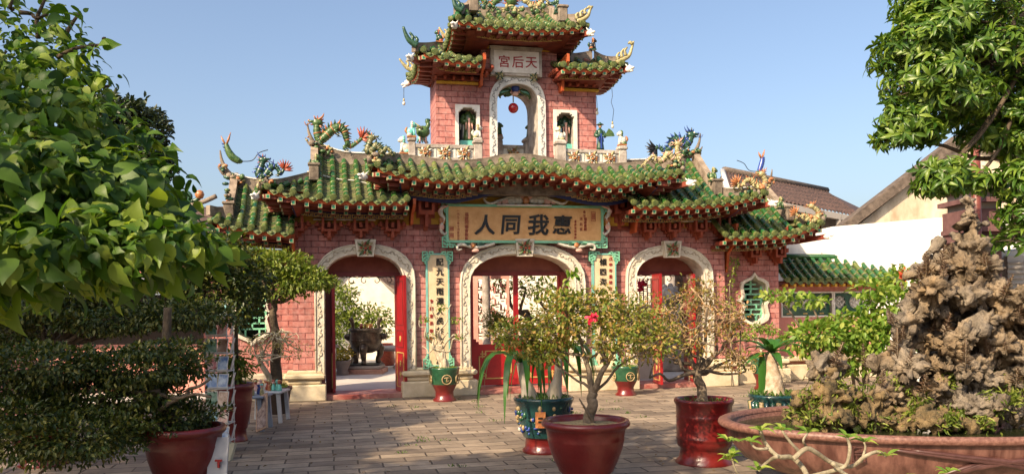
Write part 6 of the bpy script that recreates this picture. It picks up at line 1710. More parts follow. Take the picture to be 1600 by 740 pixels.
# ================================================================== stone bowl with the rock mountain
BOWL = mat('speckled_red_granite', (.095, .036, .027), .5, (.235, .12, .09), 40, .15, 60, detail=8)
BOWLS = mat('streaked_red_glaze', (.065, .023, .017), .45, (.19, .09, .068), 5, .2, 12, stretch=(3, 3, .35), coat=.2)
BOWL_D = mat('dark_bowl_relief', (.045, .018, .016), .4, (.09, .04, .035), 8)
zr = .62
bc = AT(1462, 0, 7.25); bc.z = 0; RX, RY = 1.92, 1.12
T = Thing('stone_bowl', 'wide oval reddish stone bowl filled with dark water, lower right', 'bowl', bc)
def oval(r, z, n=72, wob=0): return [(bc.x + RX * r * math.cos(a), bc.y + RY * r * math.sin(a), z) for a in np.linspace(0, math.tau, n, endpoint=False)]
mb = MB(); mb.loft([oval(.50, 0), oval(.52, .03), oval(.50, .07), oval(.62, .12), oval(.78, .20), oval(.89, .30), oval(.94, .42), oval(.955, .53), oval(.96, zr - .055)], BOWLS, True, True)
mb.loft([oval(.0001, .08), oval(.5, .1), oval(.72, .22), oval(.9, .42), oval(.945, zr - .03)][::-1], BOWL, True, True)
body = T.part('bowl_body', mb)
mb = MB(); mb.loft([oval(.958, zr - .06), oval(.985, zr - .062), oval(.998, zr - .05), oval(1.003, zr - .028), oval(.998, zr - .006), oval(.985, zr + .004), oval(.96, zr + .004), oval(.945, zr - .006), oval(.94, zr - .032)], BOWL, True, True); T.part('rim', mb)
mb = MB(); mb.add(oval(.94, zr - .075), [tuple(range(72))], None or mat('dark_pond_water', (.012, .016, .008), .12, (.03, .035, .012), 3, .08, 9), True); T.part('water', mb)
mb = MB()   # wing-like relief on the outside, and a small square seal
def on_bowl(a, t):   # t: 0 rim .. 1 foot
    r = float(np.interp(t, [0, .2, .5, .8, 1], [.962, .955, .94, .89, .78])); z = float(np.interp(t, [0, .2, .5, .8, 1], [zr - .07, .50, .42, .30, .20]))
    return Vector((bc.x + RX * r * math.cos(a) * 1.004, bc.y + RY * r * math.sin(a) * 1.004 - .006, z))
for w0, dr_ in ((-2.06, 1), (-1.98, 1), (-1.2, -1)):
    for k in range(14):
        a0 = w0 + dr_ * k * .04; t0 = .12 + k * .028
        mb.tube(smooth_path([on_bowl(a0, t0), on_bowl(a0 + dr_ * .12, t0 + .10 + k * .008), on_bowl(a0 + dr_ * .24, t0 + .16 + k * .02)], 3), [.016, .03, .036, .036, .03, .02, .008], BOWL_D, 6, flat=.5)
T.part('carved_relief', mb, body)
mb = MB(); a = -2.2
c_ = on_bowl(a, .32)
for sx_, sz_ in ((-.05, 0), (.05, 0)): mb.box(c_ + Vector((sx_, -.004, 0)), (.008, .012, .11), BOWL_D)
for z in (-.055, .055): mb.box(c_ + Vector((0, -.004, z)), (.108, .012, .008), BOWL_D)
for q in ((-.02, .02, .03, .008), (.02, .02, .03, .008), (0, 0, .07, .008), (-.02, -.03, .008, .03), (.02, -.03, .008, .03), (0, .03, .008, .03)): mb.box(c_ + Vector((q[0], -.004, q[1])), (q[2], .012, q[3]), BOWL_D)
T.part('seal_relief', mb, body)

ROCK = mat('porous_rock', (.048, .040, .033), .95, (.29, .245, .185), 8, 1.0, 45, detail=10, lo=.30, hi=.72)
def rock_mat():
    m = ROCK; n = m.node_tree; L = n.links; b = n.nodes['Principled BSDF']
    # mossy ochre staining low down and dark pits
    tc = n.nodes.new('ShaderNodeTexCoord'); vo = n.nodes.new('ShaderNodeTexVoronoi'); vo.inputs['Scale'].default_value = 22
    L.new(tc.outputs['Object'], vo.inputs['Vector'])
    r = n.nodes.new('ShaderNodeMapRange'); r.inputs[1].default_value = .02; r.inputs[2].default_value = .28; r.inputs[3].default_value = .25; r.inputs[4].default_value = 1
    L.new(vo.outputs['Distance'], r.inputs[0])
    old = b.inputs['Base Color'].links[0].from_socket
    mx = n.nodes.new('ShaderNodeMixRGB'); mx.blend_type = 'MULTIPLY'; mx.inputs[0].default_value = .8
    nz = n.nodes.new('ShaderNodeTexNoise'); nz.inputs['Scale'].default_value = 2.2; nz.inputs['Detail'].default_value = 5; L.new(tc.outputs['Object'], nz.inputs['Vector'])
    rr = n.nodes.new('ShaderNodeValToRGB'); rr.color_ramp.elements[0].position = .42; rr.color_ramp.elements[0].color = (.95, .93, .92, 1); rr.color_ramp.elements[1].position = .66; rr.color_ramp.elements[1].color = (1.05, .84, .56, 1)
    L.new(nz.outputs[0], rr.inputs[0])
    m2 = n.nodes.new('ShaderNodeMixRGB'); m2.blend_type = 'MULTIPLY'; m2.inputs[0].default_value = 1
    L.new(old, mx.inputs[1]); L.new(r.outputs[0], mx.inputs[2]); L.new(mx.outputs[0], m2.inputs[1]); L.new(rr.outputs[0], m2.inputs[2]); L.new(m2.outputs[0], b.inputs['Base Color'])
rock_mat()
MOSSY = mat('mossy_rock', (.04, .032, .014), .95, (.22, .15, .07), 7, 1.0, 40, detail=10)
def rock(name_label, lumps, origin, voxel=.028, amp=.05, name='rock_mountain', grp=None, m=None):
    bmx = MB()
    for c, r_ in lumps: bmx.ball(c, 1, ROCK, 12, r_)
    bmx.shift(origin); me = bmx.mesh('tmp'); o = bpy.data.objects.new('tmp', me); COL.objects.link(o)
    md = o.modifiers.new('r', 'REMESH'); md.mode = 'VOXEL'; md.voxel_size = voxel
    dg = bpy.context.evaluated_depsgraph_get(); me2 = bpy.data.meshes.new_from_object(o.evaluated_get(dg)); bpy.data.objects.remove(o)
    n = len(me2.vertices); co = np.zeros(n * 3); me2.vertices.foreach_get('co', co); co = co.reshape(-1, 3); no = np.zeros(n * 3); me2.vertices.foreach_get('normal', no); no = no.reshape(-1, 3)
    dsp = np.zeros(n)
    for i in range(n):
        p = Vector(co[i]); a = mnoise.noise(p * 4.5); b = abs(mnoise.noise(p * 9 + Vector((5, 1, 2)))); c = abs(mnoise.noise(p * 19)); e = mnoise.noise(p * 40)
        f3 = abs(mnoise.noise(p * 30 + Vector((3, 8, 1)))); pit = max(0, mnoise.noise(p * 15 + Vector((2, 2, 7))) - .16) * 5; dsp[i] = a * .9 + b * 2.2 + c * 1.1 + f3 * .6 + e * .25 - pit - 1.1
    co += no * (dsp * amp)[:, None]; me2.vertices.foreach_set('co', co.ravel())
    me2.materials.clear(); me2.materials.append(m or ROCK)
    me2.polygons.foreach_set('use_smooth', np.ones(len(me2.polygons), bool)); me2.update(); me2.name = name
    ob = bpy.data.objects.new(name, me2); COL.objects.link(ob); ob.location = origin; tagit(ob, name_label, 'rock')
    return ob, co + np.array(origin), no
RD = 7.25
k7 = PX(RD)
L_ = []
rk = np.random.default_rng(5)
for x, y, w, h_ in ((1513, 318, 12, 18), (1513, 338, 15, 18), (1515, 358, 18, 22), (1522, 345, 10, 14), (1525, 385, 20, 22), (1500, 380, 14, 22), (1470, 410, 26, 20), (1440, 425, 18, 16), (1500, 420, 30, 24), (1540, 420, 26, 22), (1460, 450, 34, 26), (1510, 460, 36, 26), (1552, 455, 30, 26), (1436, 458, 16, 22),
                   (1430, 480, 26, 22), (1470, 500, 30, 22), (1570, 490, 28, 22), (1545, 500, 22, 18), (1410, 510, 22, 20), (1440, 530, 30, 24), (1480, 540, 26, 16), (1585, 530, 26, 24), (1556, 540, 28, 22), (1400, 545, 22, 20), (1420, 575, 28, 22), (1460, 580, 20, 26), (1520, 570, 30, 22), (1570, 580, 32, 26), (1600, 560, 30, 40), (1540, 605, 30, 18), (1490, 610, 24, 18), (1405, 600, 22, 22), (1600, 610, 30, 20), (1440, 620, 34, 20), (1620, 500, 30, 40), (1520, 630, 60, 22), (1580, 640, 50, 20), (1592, 470, 24, 24), (1606, 520, 34, 30), (1618, 570, 44, 34), (1600, 600, 50, 30), (1615, 640, 50, 24), (1405, 570, 30, 26), (1395, 600, 30, 24), (1390, 630, 34, 20), (1425, 500, 24, 24), (1450, 470, 26, 24)):
    dz = rk.uniform(-.16, .22); c = pp(x, y, RD + dz); c[2] = max(c[2], .2)
    L_.append((Vector(c), (w * k7 * .84, w * k7 * rk.uniform(.8, 1.3), h_ * k7 * .9)))
    for _ in range(4): L_.append((Vector(c) + Vector(rk.normal(size=3) * w * k7 * .55), tuple(np.array((1, 1, .8)) * w * k7 * rk.uniform(.28, .5))))
for x, y, w, h_ in ((1490, 480, 50, 40), (1500, 530, 60, 40), (1560, 500, 40, 50), (1480, 570, 60, 40), (1560, 580, 60, 40), (1500, 430, 34, 36), (1590, 600, 50, 40)):
    L_.append((Vector(pp(x, y, RD + .42)), (w * k7 * .8, .26, h_ * k7 * .9)))
ro_ = Vector((pp(1510, 600, RD).x, RD, .3))
rock_o, rco, rno = rock('tall brown porous rock mountain standing in the bowl at the right', L_, ro_, .018, .066)
LG = []
for x, y, w, h_ in ((1285, 568, 24, 22), (1305, 572, 22, 20), (1298, 592, 20, 16), (1275, 585, 14, 16)):
    c = pp(x, y, RD - .25 + rk.uniform(-.06, .06)); LG.append((Vector(c), (w * k7, w * k7 * 1.1, h_ * k7)))
rock('rounded grey pitted boulder balanced on the low mossy rock', LG, Vector((pp(1290, 600, RD - .25).x, RD - .25, .85)), .016, .045, 'grey_boulder')
L2 = []
for x, y, w, h_ in ((1300, 615, 26, 18), (1295, 605, 16, 12), (1455, 655, 34, 16), (1490, 655, 34, 16), (1430, 645, 20, 16), (1520, 660, 30, 14), (1262, 630, 26, 20), (1250, 650, 22, 16), (1290, 650, 34, 18), (1340, 650, 34, 18), (1325, 620, 18, 16), (1375, 655, 30, 14), (1365, 630, 18, 18), (1400, 660, 30, 14)):
    c = pp(x, y, RD - .25 + rk.uniform(-.12, .12)); L2.append((Vector(c), (w * k7, w * k7 * 1.2, h_ * k7)))
    L2.append((Vector(c) + Vector(rk.normal(size=3) * w * k7 * .5), (w * k7 * .5,) * 3))
rock2, rco2, rno2 = rock('low mossy rock with a grey round top, left end of the bowl', L2, Vector((pp(1310, 600, RD - .25).x, RD - .25, .35)), .018, .05, 'low_rock', m=MOSSY)
# dried succulents growing on the rocks
L_SUC = leaf_mat('dried_succulent_leaf', (.12, .07, .05), (.24, .15, .10), (.34, .25, .16), .15)
def succulent_mesh(h, seed):
    g = np.random.default_rng(seed); pos, d, nn = [], [], []; st = g.normal(size=2) * .12; nl = int(h / .011)
    for i in range(nl):
        z = h * i / nl; p = np.array([st[0] * z, st[1] * z, z])
        for k in range(4):
            a = k / 4 * math.tau + i * .8; el = .35 + .9 * i / nl; pos.append(p); d.append([math.cos(a), math.sin(a), el]); nn.append([-math.cos(a) * .5, -math.sin(a) * .5, 1])
    n = len(pos); Lf = .050 * (1.1 - .8 * np.repeat(np.arange(nl) / nl, 4))
    return leaf_mesh('leaves', np.array(pos), np.array(d), np.array(nn), Lf * g.uniform(.7, 1.3, n), .011, 'diamond', L_SUC), st
protos = []
for s_ in range(5):
    h_ = .10 + .018 * s_; me, st = succulent_mesh(h_, s_); T = Thing('dried_succulent', 'spiky dried brown succulent growing on the porous rock mountain', 'plant', (0, 0, 0), group='dried succulents on the rock')
    T.mpart('leaves', me); mb = MB(); mb.tube([(0, 0, -.02), (st[0] * h_, st[1] * h_, h_)], [.005, .003], BARK, 5); T.part('stem', mb); protos.append(T.o)
spots = [(1450, 415), (1465, 400), (1480, 392), (1441, 418), (1535, 400), (1548, 410), (1430, 440), (1476, 420), (1570, 455), (1590, 500), (1452, 505), (1468, 515), (1405, 520), (1395, 545), (1545, 545), (1566, 545), (1440, 600), (1415, 565), (1300, 552), (1345, 580), (1585, 590), (1392, 500), (1375, 590), (1500, 565)]
allco = np.concatenate([rco, rco2]); rel = allco - np.array(CP)
inv = CM.inverted(); A_ = np.array(inv)[:3]; cc_ = allco @ A_[:, :3].T + A_[:, 3]
pxs = 800 + F * cc_[:, 0] / -cc_[:, 2]; pys = HY - F * cc_[:, 1] / -cc_[:, 2]
for i, (x, y) in enumerate(spots):
    dd = (pxs - x) ** 2 + (pys - y - 6) ** 2; near = np.where(dd < 60)[0]
    if not len(near): near = np.array([dd.argmin()])
    p = allco[near[np.argmin(allco[near, 1])]]
    o = protos[i] if i < 5 else clone(protos[i % 5])
    o.location = Vector(p); o.rotation_euler = (rng.uniform(-.35, .1), rng.uniform(-.35, .35), rng.uniform(0, 6)); s_ = rng.uniform(.9, 1.5); o.scale = (s_, s_, s_)
# ferns and moss tufts on the low parts
T = Thing('rock_ferns', 'small green ferns and moss on the low rocks at the waterline of the bowl', 'ferns', ro_); T.o['kind'] = 'stuff'
sel = np.where((allco[:, 2] < .95) & (allco[:, 2] > .5) & (allco[:, 1] < RD + .1))[0]; g_ = []; 
cent = allco[sel[rng.integers(0, len(sel), 95)]]
for c in cent:
    n = 40; g_.append(c + rng.normal(size=(n, 3)) * .035)
g_ = np.concatenate(g_); n = len(g_)
T.mpart('fronds', leaf_mesh('fronds', g_, rng.normal(size=(n, 3)) * .8 + [0, -.4, .3], rng.normal(size=(n, 3)) + [0, -.3, 1], rng.uniform(.03, .085, n), .018, 'small', L_MID, None, T.b), loc=T.b)

# plumeria branches in the lower right corner
D = 5.0; base = AT(1270, 0, 5.0); base.z = 0
T = Thing('frangipani_shrub', 'pale bare curving frangipani branches with few leaf tufts in front of the bowl', 'shrub', base)
mb = MB(); PB = mat('pale_smooth_bark', (.15, .125, .08), .8, (.34, .30, .21), 9, .5, 24); tips = []
k5 = PX(D)
for pts, r_ in (([(1270, 800), (1262, 745), (1240, 715), (1215, 712), (1195, 690), (1188, 672)], .030), ([(1240, 716), (1260, 700), (1278, 708), (1300, 722), (1330, 728), (1352, 712), (1372, 705), (1385, 712)], .026),
                ([(1262, 745), (1300, 735), (1322, 726), (1328, 700), (1324, 684)], .024), ([(1215, 712), (1200, 720), (1185, 735)], .022), ([(1250, 706), (1235, 690), (1222, 672)], .018), ([(1200, 700), (1182, 700), (1172, 690)], .016),
                ([(1300, 722), (1320, 740), (1350, 750), (1390, 742), (1420, 748)], .022), ([(1180, 800), (1165, 755), (1150, 735), (1143, 712)], .016), ([(1345, 722), (1352, 700), (1350, 690)], .014), ([(1262, 700), (1255, 688), (1262, 676)], .014)):
    q = smooth_path([pp(x, y, D + rng.uniform(-.06, .06)) for x, y in pts], 4); n = len(q); mb.tube(q, [r_ * (1 - .4 * i / (n - 1)) * .62 for i in range(n)], PB, 8); tips.append(q[-1])
mb.tube([base, pp(1270, 800, D)], [.05, .035], PB, 9); mb.tube([base, pp(1180, 800, D)], [.03, .018], PB, 7)
T.part('branches', mb)
P_, D_, N_ = [], [], []
for t in tips + [pp(1138, 690, D), pp(1480, 738, D), pp(1140, 718, D)]:
    for k in range(7):
        a = k / 7 * math.tau + rng.uniform(-.3, .3); P_.append(np.array(t)); D_.append([math.cos(a), math.sin(a) * .8, rng.uniform(.1, .9)]); N_.append([0, -.3, 1])
n = len(P_); T.mpart('leaves', leaf_mesh('leaves', np.array(P_), np.array(D_), np.array(N_), rng.uniform(.05, .10, n), .028, 'lance', L_LIGHT, None, T.b), loc=T.b)

# ================================================================== stalls and bits at the left
PLW = mat('white_plastic', (.34, .35, .37), .5, (.45, .46, .48), 5); PLG = mat('grey_blue_plastic', (.20, .24, .30), .5)
D = 9.6; base = AT(338, 0, D); base.z = 0
T = Thing('postcard_rack', 'white wire rack of postcards between the tiered trees and the slim pot', 'rack', base)
mb = MB(); h = 1.75
for x, y in ((-.11, -.11), (.11, -.11), (.11, .11), (-.11, .11)): mb.tube([base + Vector((x, y, 0)), base + Vector((x, y, h))], .007, WHITE, 5)
for k in range(9): z = .12 + k * .2; mb.b2(base.x - .12, base.x + .12, base.y - .12, base.y + .12, z, z + .01, WHITE)
T.part('frame', mb)
cards = [mat('card_' + n_, c1, .4, c2, 12) for n_, c1, c2 in (('blue', (.05, .15, .4), (.5, .6, .7)), ('green', (.03, .15, .08), (.4, .5, .35)), ('brown', (.2, .08, .04), (.6, .45, .35)), ('teal', (.03, .3, .35), (.6, .7, .7)), ('rose', (.5, .1, .1), (.7, .6, .5)))]
rx = Matrix.Rotation(R(-14), 3, 'X')
for k in range(8):
    for j, (dx, dy, rz) in enumerate(((-.06, -.13, .25), (.07, -.13, -.2), (.14, .0, -1.4), (-.14, 0, 1.4))):
        z = .22 + k * .2; c = mb2 = MB(); rr = Matrix.Rotation(rz, 3, 'Z') @ rx
        c.box(base + Vector((dx, dy, z)), (.125, .006, .165), WHITE, rr); c.box(base + Vector((dx, dy, z)) + rr @ Vector((0, -.005, 0)), (.11, .004, .145), cards[int(rng.integers(0, 5))], rr); T.part('postcard', c)
# low tables with souvenirs
def table(px, D, w, h, label, m):
    base = AT(px, 0, D); base.z = 0; T = Thing('plastic_table', label, 'table', base, group='low plastic tables beside the left doorway')
    mb = MB(); mb.chamfer_box(base + Vector((0, 0, h)), (w, .5, .03), m, .008); T.part('tabletop', mb)
    for sx_ in (-1, 1):
        for sy_ in (-1, 1):
            l = MB(); l.box(base + Vector((sx_ * (w / 2 - .04), sy_ * .2, h / 2)), (.05, .05, h - .02), m, Matrix.Rotation(sx_ * R(-4), 3, 'Y')); T.part('leg', l)
    return base, h
b1, h1 = table(411, 12.0, .52, .44, 'white plastic table with toys beside the dark bonsai pot', PLW)
b2, h2 = table(385, 11.2, .45, .46, 'grey plastic table with toys behind the leaning picture', PLG)
cm = [CER_R, CER_B, CER_Y, CER_P, CER_T, CER_O, CER_W]
for bb, hh, w in ((b1, h1, .4), (b2, h2, .32)):
    for k in range(9):
        x = bb.x - w / 2 + w * k / 8; y = bb.y + rng.uniform(-.16, .1); r_ = rng.uniform(.025, .04); mm = [cm[int(rng.integers(0, 7))] for _ in range(3)]
        T = Thing('souvenir_figure', 'small brightly painted toy figure crowded on the low plastic tables', 'souvenir', (x, y, hh + .015), group='toys crowded on the plastic tables')
        mb = MB(); mb.lathe([(r_ * .9, 0), (r_, .02), (r_ * .8, .07), (r_ * .4, .1)], (x, y, hh + .015), mm[0], 10); T.part('body', mb)
        mb = MB(); mb.ball((x, y, hh + .135), r_ * .85, mm[1], 9); mb.ball((x, y, hh + .155), r_ * .87, mm[2], 9, (1, 1, .7)); T.part('head', mb)
base = AT(402, 0, 10.9); base.z = 0; T = Thing('leaning_picture', 'framed picture board leaning against the low table on the paving', 'picture', base)
rr = Matrix.Rotation(R(-22), 3, 'X') @ Matrix.Rotation(R(-24), 3, 'Y'); rr = Matrix.Rotation(R(-35), 3, 'Z') @ rr
mb = MB(); c = base + Vector((-.02, .05, .27)); mb.box(c, (.20, .02, .50), mat('pale_wood', (.42, .25, .15), .6, (.55, .36, .24), 12), rr); T.part('frame', mb)
mb = MB(); mb.box(c + rr @ Vector((0, -.013, 0)), (.16, .006, .45), mat('printed_scene', (.18, .11, .09), .5, (.50, .38, .32), 18), rr); T.part('print', mb)
# white board with a red letter, lower left
base = AT(331, 0, 7.2); base.z = 0; T = Thing('sandwich_board', 'white board on the paving with a red letter T, beside the broad oxblood pot', 'sign', base)
mb = MB(); rr = Matrix.Rotation(R(-12), 3, 'X'); c = base + Vector((0, 0, .27)); mb.box(c, (.17, .02, .52), PLW, rr); T.part('board', mb)
lt = MB(); add_text(lt, 'T', base.x + .02, .31, base.y - .03, .09, REDINK, .004, .01); T.part('lettering', lt)
base = AT(347, 0, 9.0); base.z = 0; mb = MB(); rr = Matrix.Rotation(R(-20), 3, 'X') @ Matrix.Rotation(R(12), 3, 'Y')
T = Thing('paper_bag', 'small pale paper bag with a cord handle on the ground below the postcard rack', 'bag', base)
mb.box(base + Vector((0, 0, .10)), (.14, .07, .2), mat('kraft_paper', (.45, .42, .30), .8), rr, .9); T.part('bag', mb)
mb = MB(); mb.tube(smooth_path([base + Vector((-.04, -.04, .19)), base + Vector((-.05, -.05, .30)), base + Vector((.03, -.05, .30)), base + Vector((.05, -.04, .19))], 4), .005, PLW, 5); T.part('handle', mb)

# ================================================================== buildings round the courtyard
WALLW = mat('whitewashed_wall', (.78, .76, .72), .85, (.58, .54, .47), 1.6, .15, 14, detail=9, stretch=(1.5, 1.5, .4), lo=.48, hi=.85)
OCH = mat('stained_ochre_wall', (.34, .26, .17), .9, (.62, .54, .41), 2.2, .3, 18, detail=9, stretch=(1, 1, .5))
ROOFB = None
def roof_brown():
    m = brick_mat('brown_roof_tiles', (.075, .042, .035), (.14, .075, .055), (.02, .012, .01), bw=.16, bh=.22, ms=.02, stain=(.2, .13, .1), mix=.4, bump=.9)
    return m
ROOFB = roof_brown()
WOODR = mat('weathered_rake_board', (.06, .045, .035), .9, (.15, .115, .09), 8, .4)
GREYW = mat('grey_rendered_wall', (.22, .20, .18), .9, (.32, .29, .26), 2.5)
# house with the ribbed brown roof
T = Thing('tiled_house', 'house with a brown ribbed tile roof behind the right wing of the gate', 'building', pp(1250, 400, 25) * 1)
T.b.z = 0; T.o.location.z = 0
e0, e1 = pp(1140, 300, 23), pp(1350, 341, 26); r0, r1 = pp(1131, 268, 27), pp(1292, 300, 30); rb0 = pp(1100, 300, 32); 
mb = MB(); N_ = 34
for i in range(N_):
    a, b, c, d = e0.lerp(e1, i / N_), e0.lerp(e1, (i + 1) / N_), r0.lerp(r1, (i + 1) / N_), r0.lerp(r1, i / N_)
    up = Vector((0, 0, .07)); mb.add([a, a.lerp(b, .5) + up, b, c, d.lerp(c, .5) + up, d], [(0, 1, 4, 5), (1, 2, 3, 4)], ROOFB, True)
mb.add([e1, r1, r1 + Vector((3.4, 1.5, -1.2)), ], [(0, 2, 1)], ROOFB, False)
back0, back1 = r0 + Vector((-.3, 4, -1.4)), r1 + Vector((-.3, 4, -1.4)); mb.add([r0, r1, back1, back0], [(0, 1, 2, 3)], ROOFB, False)
ro = T.part('roof', mb)
mb = MB(); mb.tube([r0 + Vector((0, 0, .05)), r1 + Vector((0, 0, .05))], .12, WOODR, 6); T.part('ridge', mb, ro)
mb = MB(); mb.box((e0 + e1) / 2 - Vector((0, 0, .1)), ((e1 - e0).length, .12, .18), mat('grey_fascia', (.45, .42, .38), .8), (e1 - e0).to_track_quat('X', 'Z').to_matrix()); T.part('fascia', mb)
mb = MB(); mb.tube([e0 + Vector((-.05, -.05, 0)), r0 + Vector((-.05, -.05, .02))], .09, WHITE, 5); T.part('rake', mb)
w0, w1 = e0 + Vector((.2, .6, 0)), e1 + Vector((-.2, .6, 0)); mb = MB(); mb.add([(w0.x, w0.y, 0), (w1.x, w1.y, 0), (w1.x, w1.y, w1.z + .1), (w0.x, w0.y, w0.z + .1)], [(0, 1, 2, 3)], GREYW, False)
mb.add([(w0.x, w0.y, 0), (w0.x, w0.y, w0.z), (r0.x, r0.y, r0.z - .05), (back0.x, back0.y, back0.z), (back0.x, back0.y, 0)], [(0, 1, 2, 3, 4)], GREYW, False); T.part('wall', mb)
mb = MB(); c_ = pp(1310, 352, 25.4); mb.tube([c_ - Vector((0, 0, .2)), c_ + Vector((0, 0, .35))], .09, GREYW, 8); T.part('vent_pipe', mb)
# ochre gable house
D = 21.0; g = lambda x, y, d=D: pp(x, y, d)
T = Thing('gable_house', 'house with a stained ochre gable and dark rake boards behind the tall rock', 'building', Vector((g(1500, 400).x, D, 0)))
ap = g(1503, 222); l0 = g(1322, 362); r0_ = g(1690, 300)
lz = g(1330, 356)
mb = MB(); pts = [(l0.x + .1, 0), (r0_.x + 1, 0), (r0_.x + 1, r0_.z), (ap.x, ap.z), (l0.x + .1, l0.z)]; mb.prism(pts, D, D + .3, OCH)
SK = Vector((5.2, 6.5, 0)); mb.add([(l0.x + .1, D + .3, 0), (l0.x + .1, D + .3, l0.z), (l0.x + .1 + SK.x, D + .3 + SK.y, l0.z), (l0.x + .1 + SK.x, D + .3 + SK.y, 0)], [(0, 1, 2, 3)], OCH, False); T.part('wall', mb)
mb = MB()
for a, b in ((l0 + Vector((-.1, 0, -.05)), ap), (ap, r0_)):
    d_ = b - a; n_ = Vector((-d_.z, 0, d_.x)).normalized() * .22
    mb.prism([(a.x, a.z), (b.x, b.z), (b.x + n_.x, b.z + n_.z), (a.x + n_.x, a.z + n_.z)], D - .22, D + .25, WOODR)
    q = [Vector((p.x, D + .2, p.z)) + n_ * .6 for p in (a, b)]; mb.add([q[0], q[1], q[1] + SK, q[0] + SK], [(0, 1, 2, 3)], ROOFB, False)
T.part('roof', mb)
# long white wall with a sloping top
D = 18.0; T = Thing('white_wall', 'tall bare whitewashed wall with a sloping top behind the low green tiled wall', 'wall', Vector((g(1400, 0, D).x, D, 0)))
z = lambda x, y: (pp(x, y, D).x, pp(x, y, D).z)
mb = MB(); a = z(1224, 500); b = z(1700, 500); mb.prism([(a[0], 0), (b[0], 0), (b[0], z(1700, 318)[1]), z(1490, 338), z(1300, 354), z(1262, 362), (a[0], z(1236, 385)[1])], D, D + .35, WALLW); T.part('wall', mb)
mb = MB(); c_ = pp(1284, 394, D - .05); mb.tube([c_, c_ + Vector((0, 0, -.5))], .012, GREYW, 5); T.part('down_wire', mb)
# low wall with green tiles and lattice windows
T = Thing('tiled_garden_wall', 'low pink garden wall capped with green tiles and pierced by lattice windows', 'wall', P(1330, 600, .6) * 1, GM); T.b.z = 0; T.o.matrix_world = GM @ Matrix.Translation(T.b)
y = .75; x0 = P(1213, 450, y).x; x1 = x0 + 6.2
zt = P(1300, 403, y + .25).z; ze = P(1300, 436, y - .35).z; wt = P(1300, 447, y).z
wa = P(1222, 458, y), P(1300, 492, y); wb_ = P(1304, 459, y), P(1375, 494, y); hs = []
for a_, b_ in (wa, wb_): hs.append((min(a_.x, b_.x), max(a_.x, b_.x), min(a_.z, b_.z), max(a_.z, b_.z)))
hs = [(a, c, hs[0][2], hs[0][3]) for a, c, e, f_ in hs]
mb = MB(); mb.prism([(x0, 0), (x1, 0), (x1, wt + .1), (x0, wt + .1)], y, y + .25, PINK, holes=[[(a, e), (c, e), (c, f_), (a, f_)] for a, c, e, f_ in hs], rev=STONE_G); T.part('wall', mb)
E = [Vector((x0 + .04 + i * .19, y - .35, ze)) for i in range(33)]; TT = [Vector((e.x, y + .25, zt)) for e in E]
mb = MB(); tile_skirt(mb, E, TT, (0, -1, 0), .05); tr_o = T.part('tile_capping', mb)
mb = MB(); mb.tube([(x0, y + .25, zt + .03), (x1, y + .25, zt + .03)], .06, G2, 8); mb.b2(x0, x1, y - .30, y + .0, ze - .10, ze - .05, RED_D)
for e in E[::1]: mb.b2(e.x - .03, e.x + .03, y - .34, y - .2, ze - .15, ze - .09, YEL)
mb.b2(x0, x1, y - .05, y + .1, ze - .14, wt + .12, RED_D); T.part('eave', mb)
for a, c, e, f_ in hs:
    mb = MB(); t = .03
    for q in ((a - t, c + t, f_, f_ + t), (a - t, c + t, e - t, e), (a - t, a, e, f_), (c, c + t, e, f_)): mb.b2(q[0], q[1], y - .02, y + .06, q[2], q[3], WHITE)
    w_ = T.part('window', mb); mb = MB(); n = 3; cw = (c - a) / n
    GW = mat('dark_green_glazed_panel', (.01, .05, .035), .3, (.02, .10, .06), 9)
    for i in range(n):
        cx = a + cw * (i + .5); cz = (e + f_) / 2 + .04; hw = cw / 2
        for k in range(8):
            an = k / 8 * math.tau; p1 = (cx + math.cos(an) * hw * .74, cz + math.sin(an) * hw * .74)
        ring = [(cx + math.cos(k / 16 * math.tau) * hw * .78, cz + math.sin(k / 16 * math.tau) * hw * .78) for k in range(16)]
        mb.prism([(a + cw * i, e + .0), (a + cw * (i + 1), e), (a + cw * (i + 1), f_), (a + cw * i, f_)], y + .08, y + .13, GW, holes=[ring])
        for s_ in (-1, 1):
            for k in (-.45, 0, .45): 
                L0 = hw * .78; p = Vector((cx + k * hw * .7, y + .10, cz + s_ * -k * hw * .7)); d_ = Vector((1, 0, s_)).normalized() * math.sqrt(max(.01, 1 - (k * 1.0) ** 2)) * L0
                mb.tube([p - d_, p + d_], .012, WHITE, 5)
        mb.b2(cx - .05, cx + .05, y + .07, y + .085, e + .03, e + .055, GOLD)
    T.part('lattice', mb, w_)
mb = MB(); mb.chamfer_box(((x0 + x1) / 2, y - .05, .16), (x1 - x0, .35, .32), STONE_C, .02); mb.chamfer_box(((x0 + x1) / 2, y - .05, .44), (x1 - x0, .3, .10), STONE_C, .02); T.part('plinth', mb)
# building beyond the rock: pilaster, pole, balcony, white wall
D = 13.0; T = Thing('side_hall', 'white side hall with a mauve pier behind the rock at the right edge', 'building', Vector((pp(1580, 0, D).x, D, 0)))
mb = MB(); a = pp(1556, 400, D); b = pp(1720, 330, D); mb.prism([(a.x, 0), (b.x, 0), (b.x, pp(1700, 372, D).z), (a.x, pp(1560, 395, D).z)], D, D + 3, WALLW); T.part('wall', mb)
mb = MB(); a = pp(1548, 392, D - .5); b = pp(1700, 330, D - .5); n_ = Vector((0, 0, .12)); mb.add([a, b, b + n_, a + n_, a + Vector((1.2, 1.5, .3)), b + Vector((1.2, 1.5, .3)), b + n_ + Vector((1.2, 1.5, .3)), a + n_ + Vector((1.2, 1.5, .3))], [(0, 1, 2, 3), (3, 2, 6, 7), (0, 4, 5, 1), (0, 3, 7, 4)], WOODR, False); T.part('roof', mb)
mb = MB(); MAU = mat('mauve_render', (.10, .045, .045), .8, (.18, .09, .085), 6)
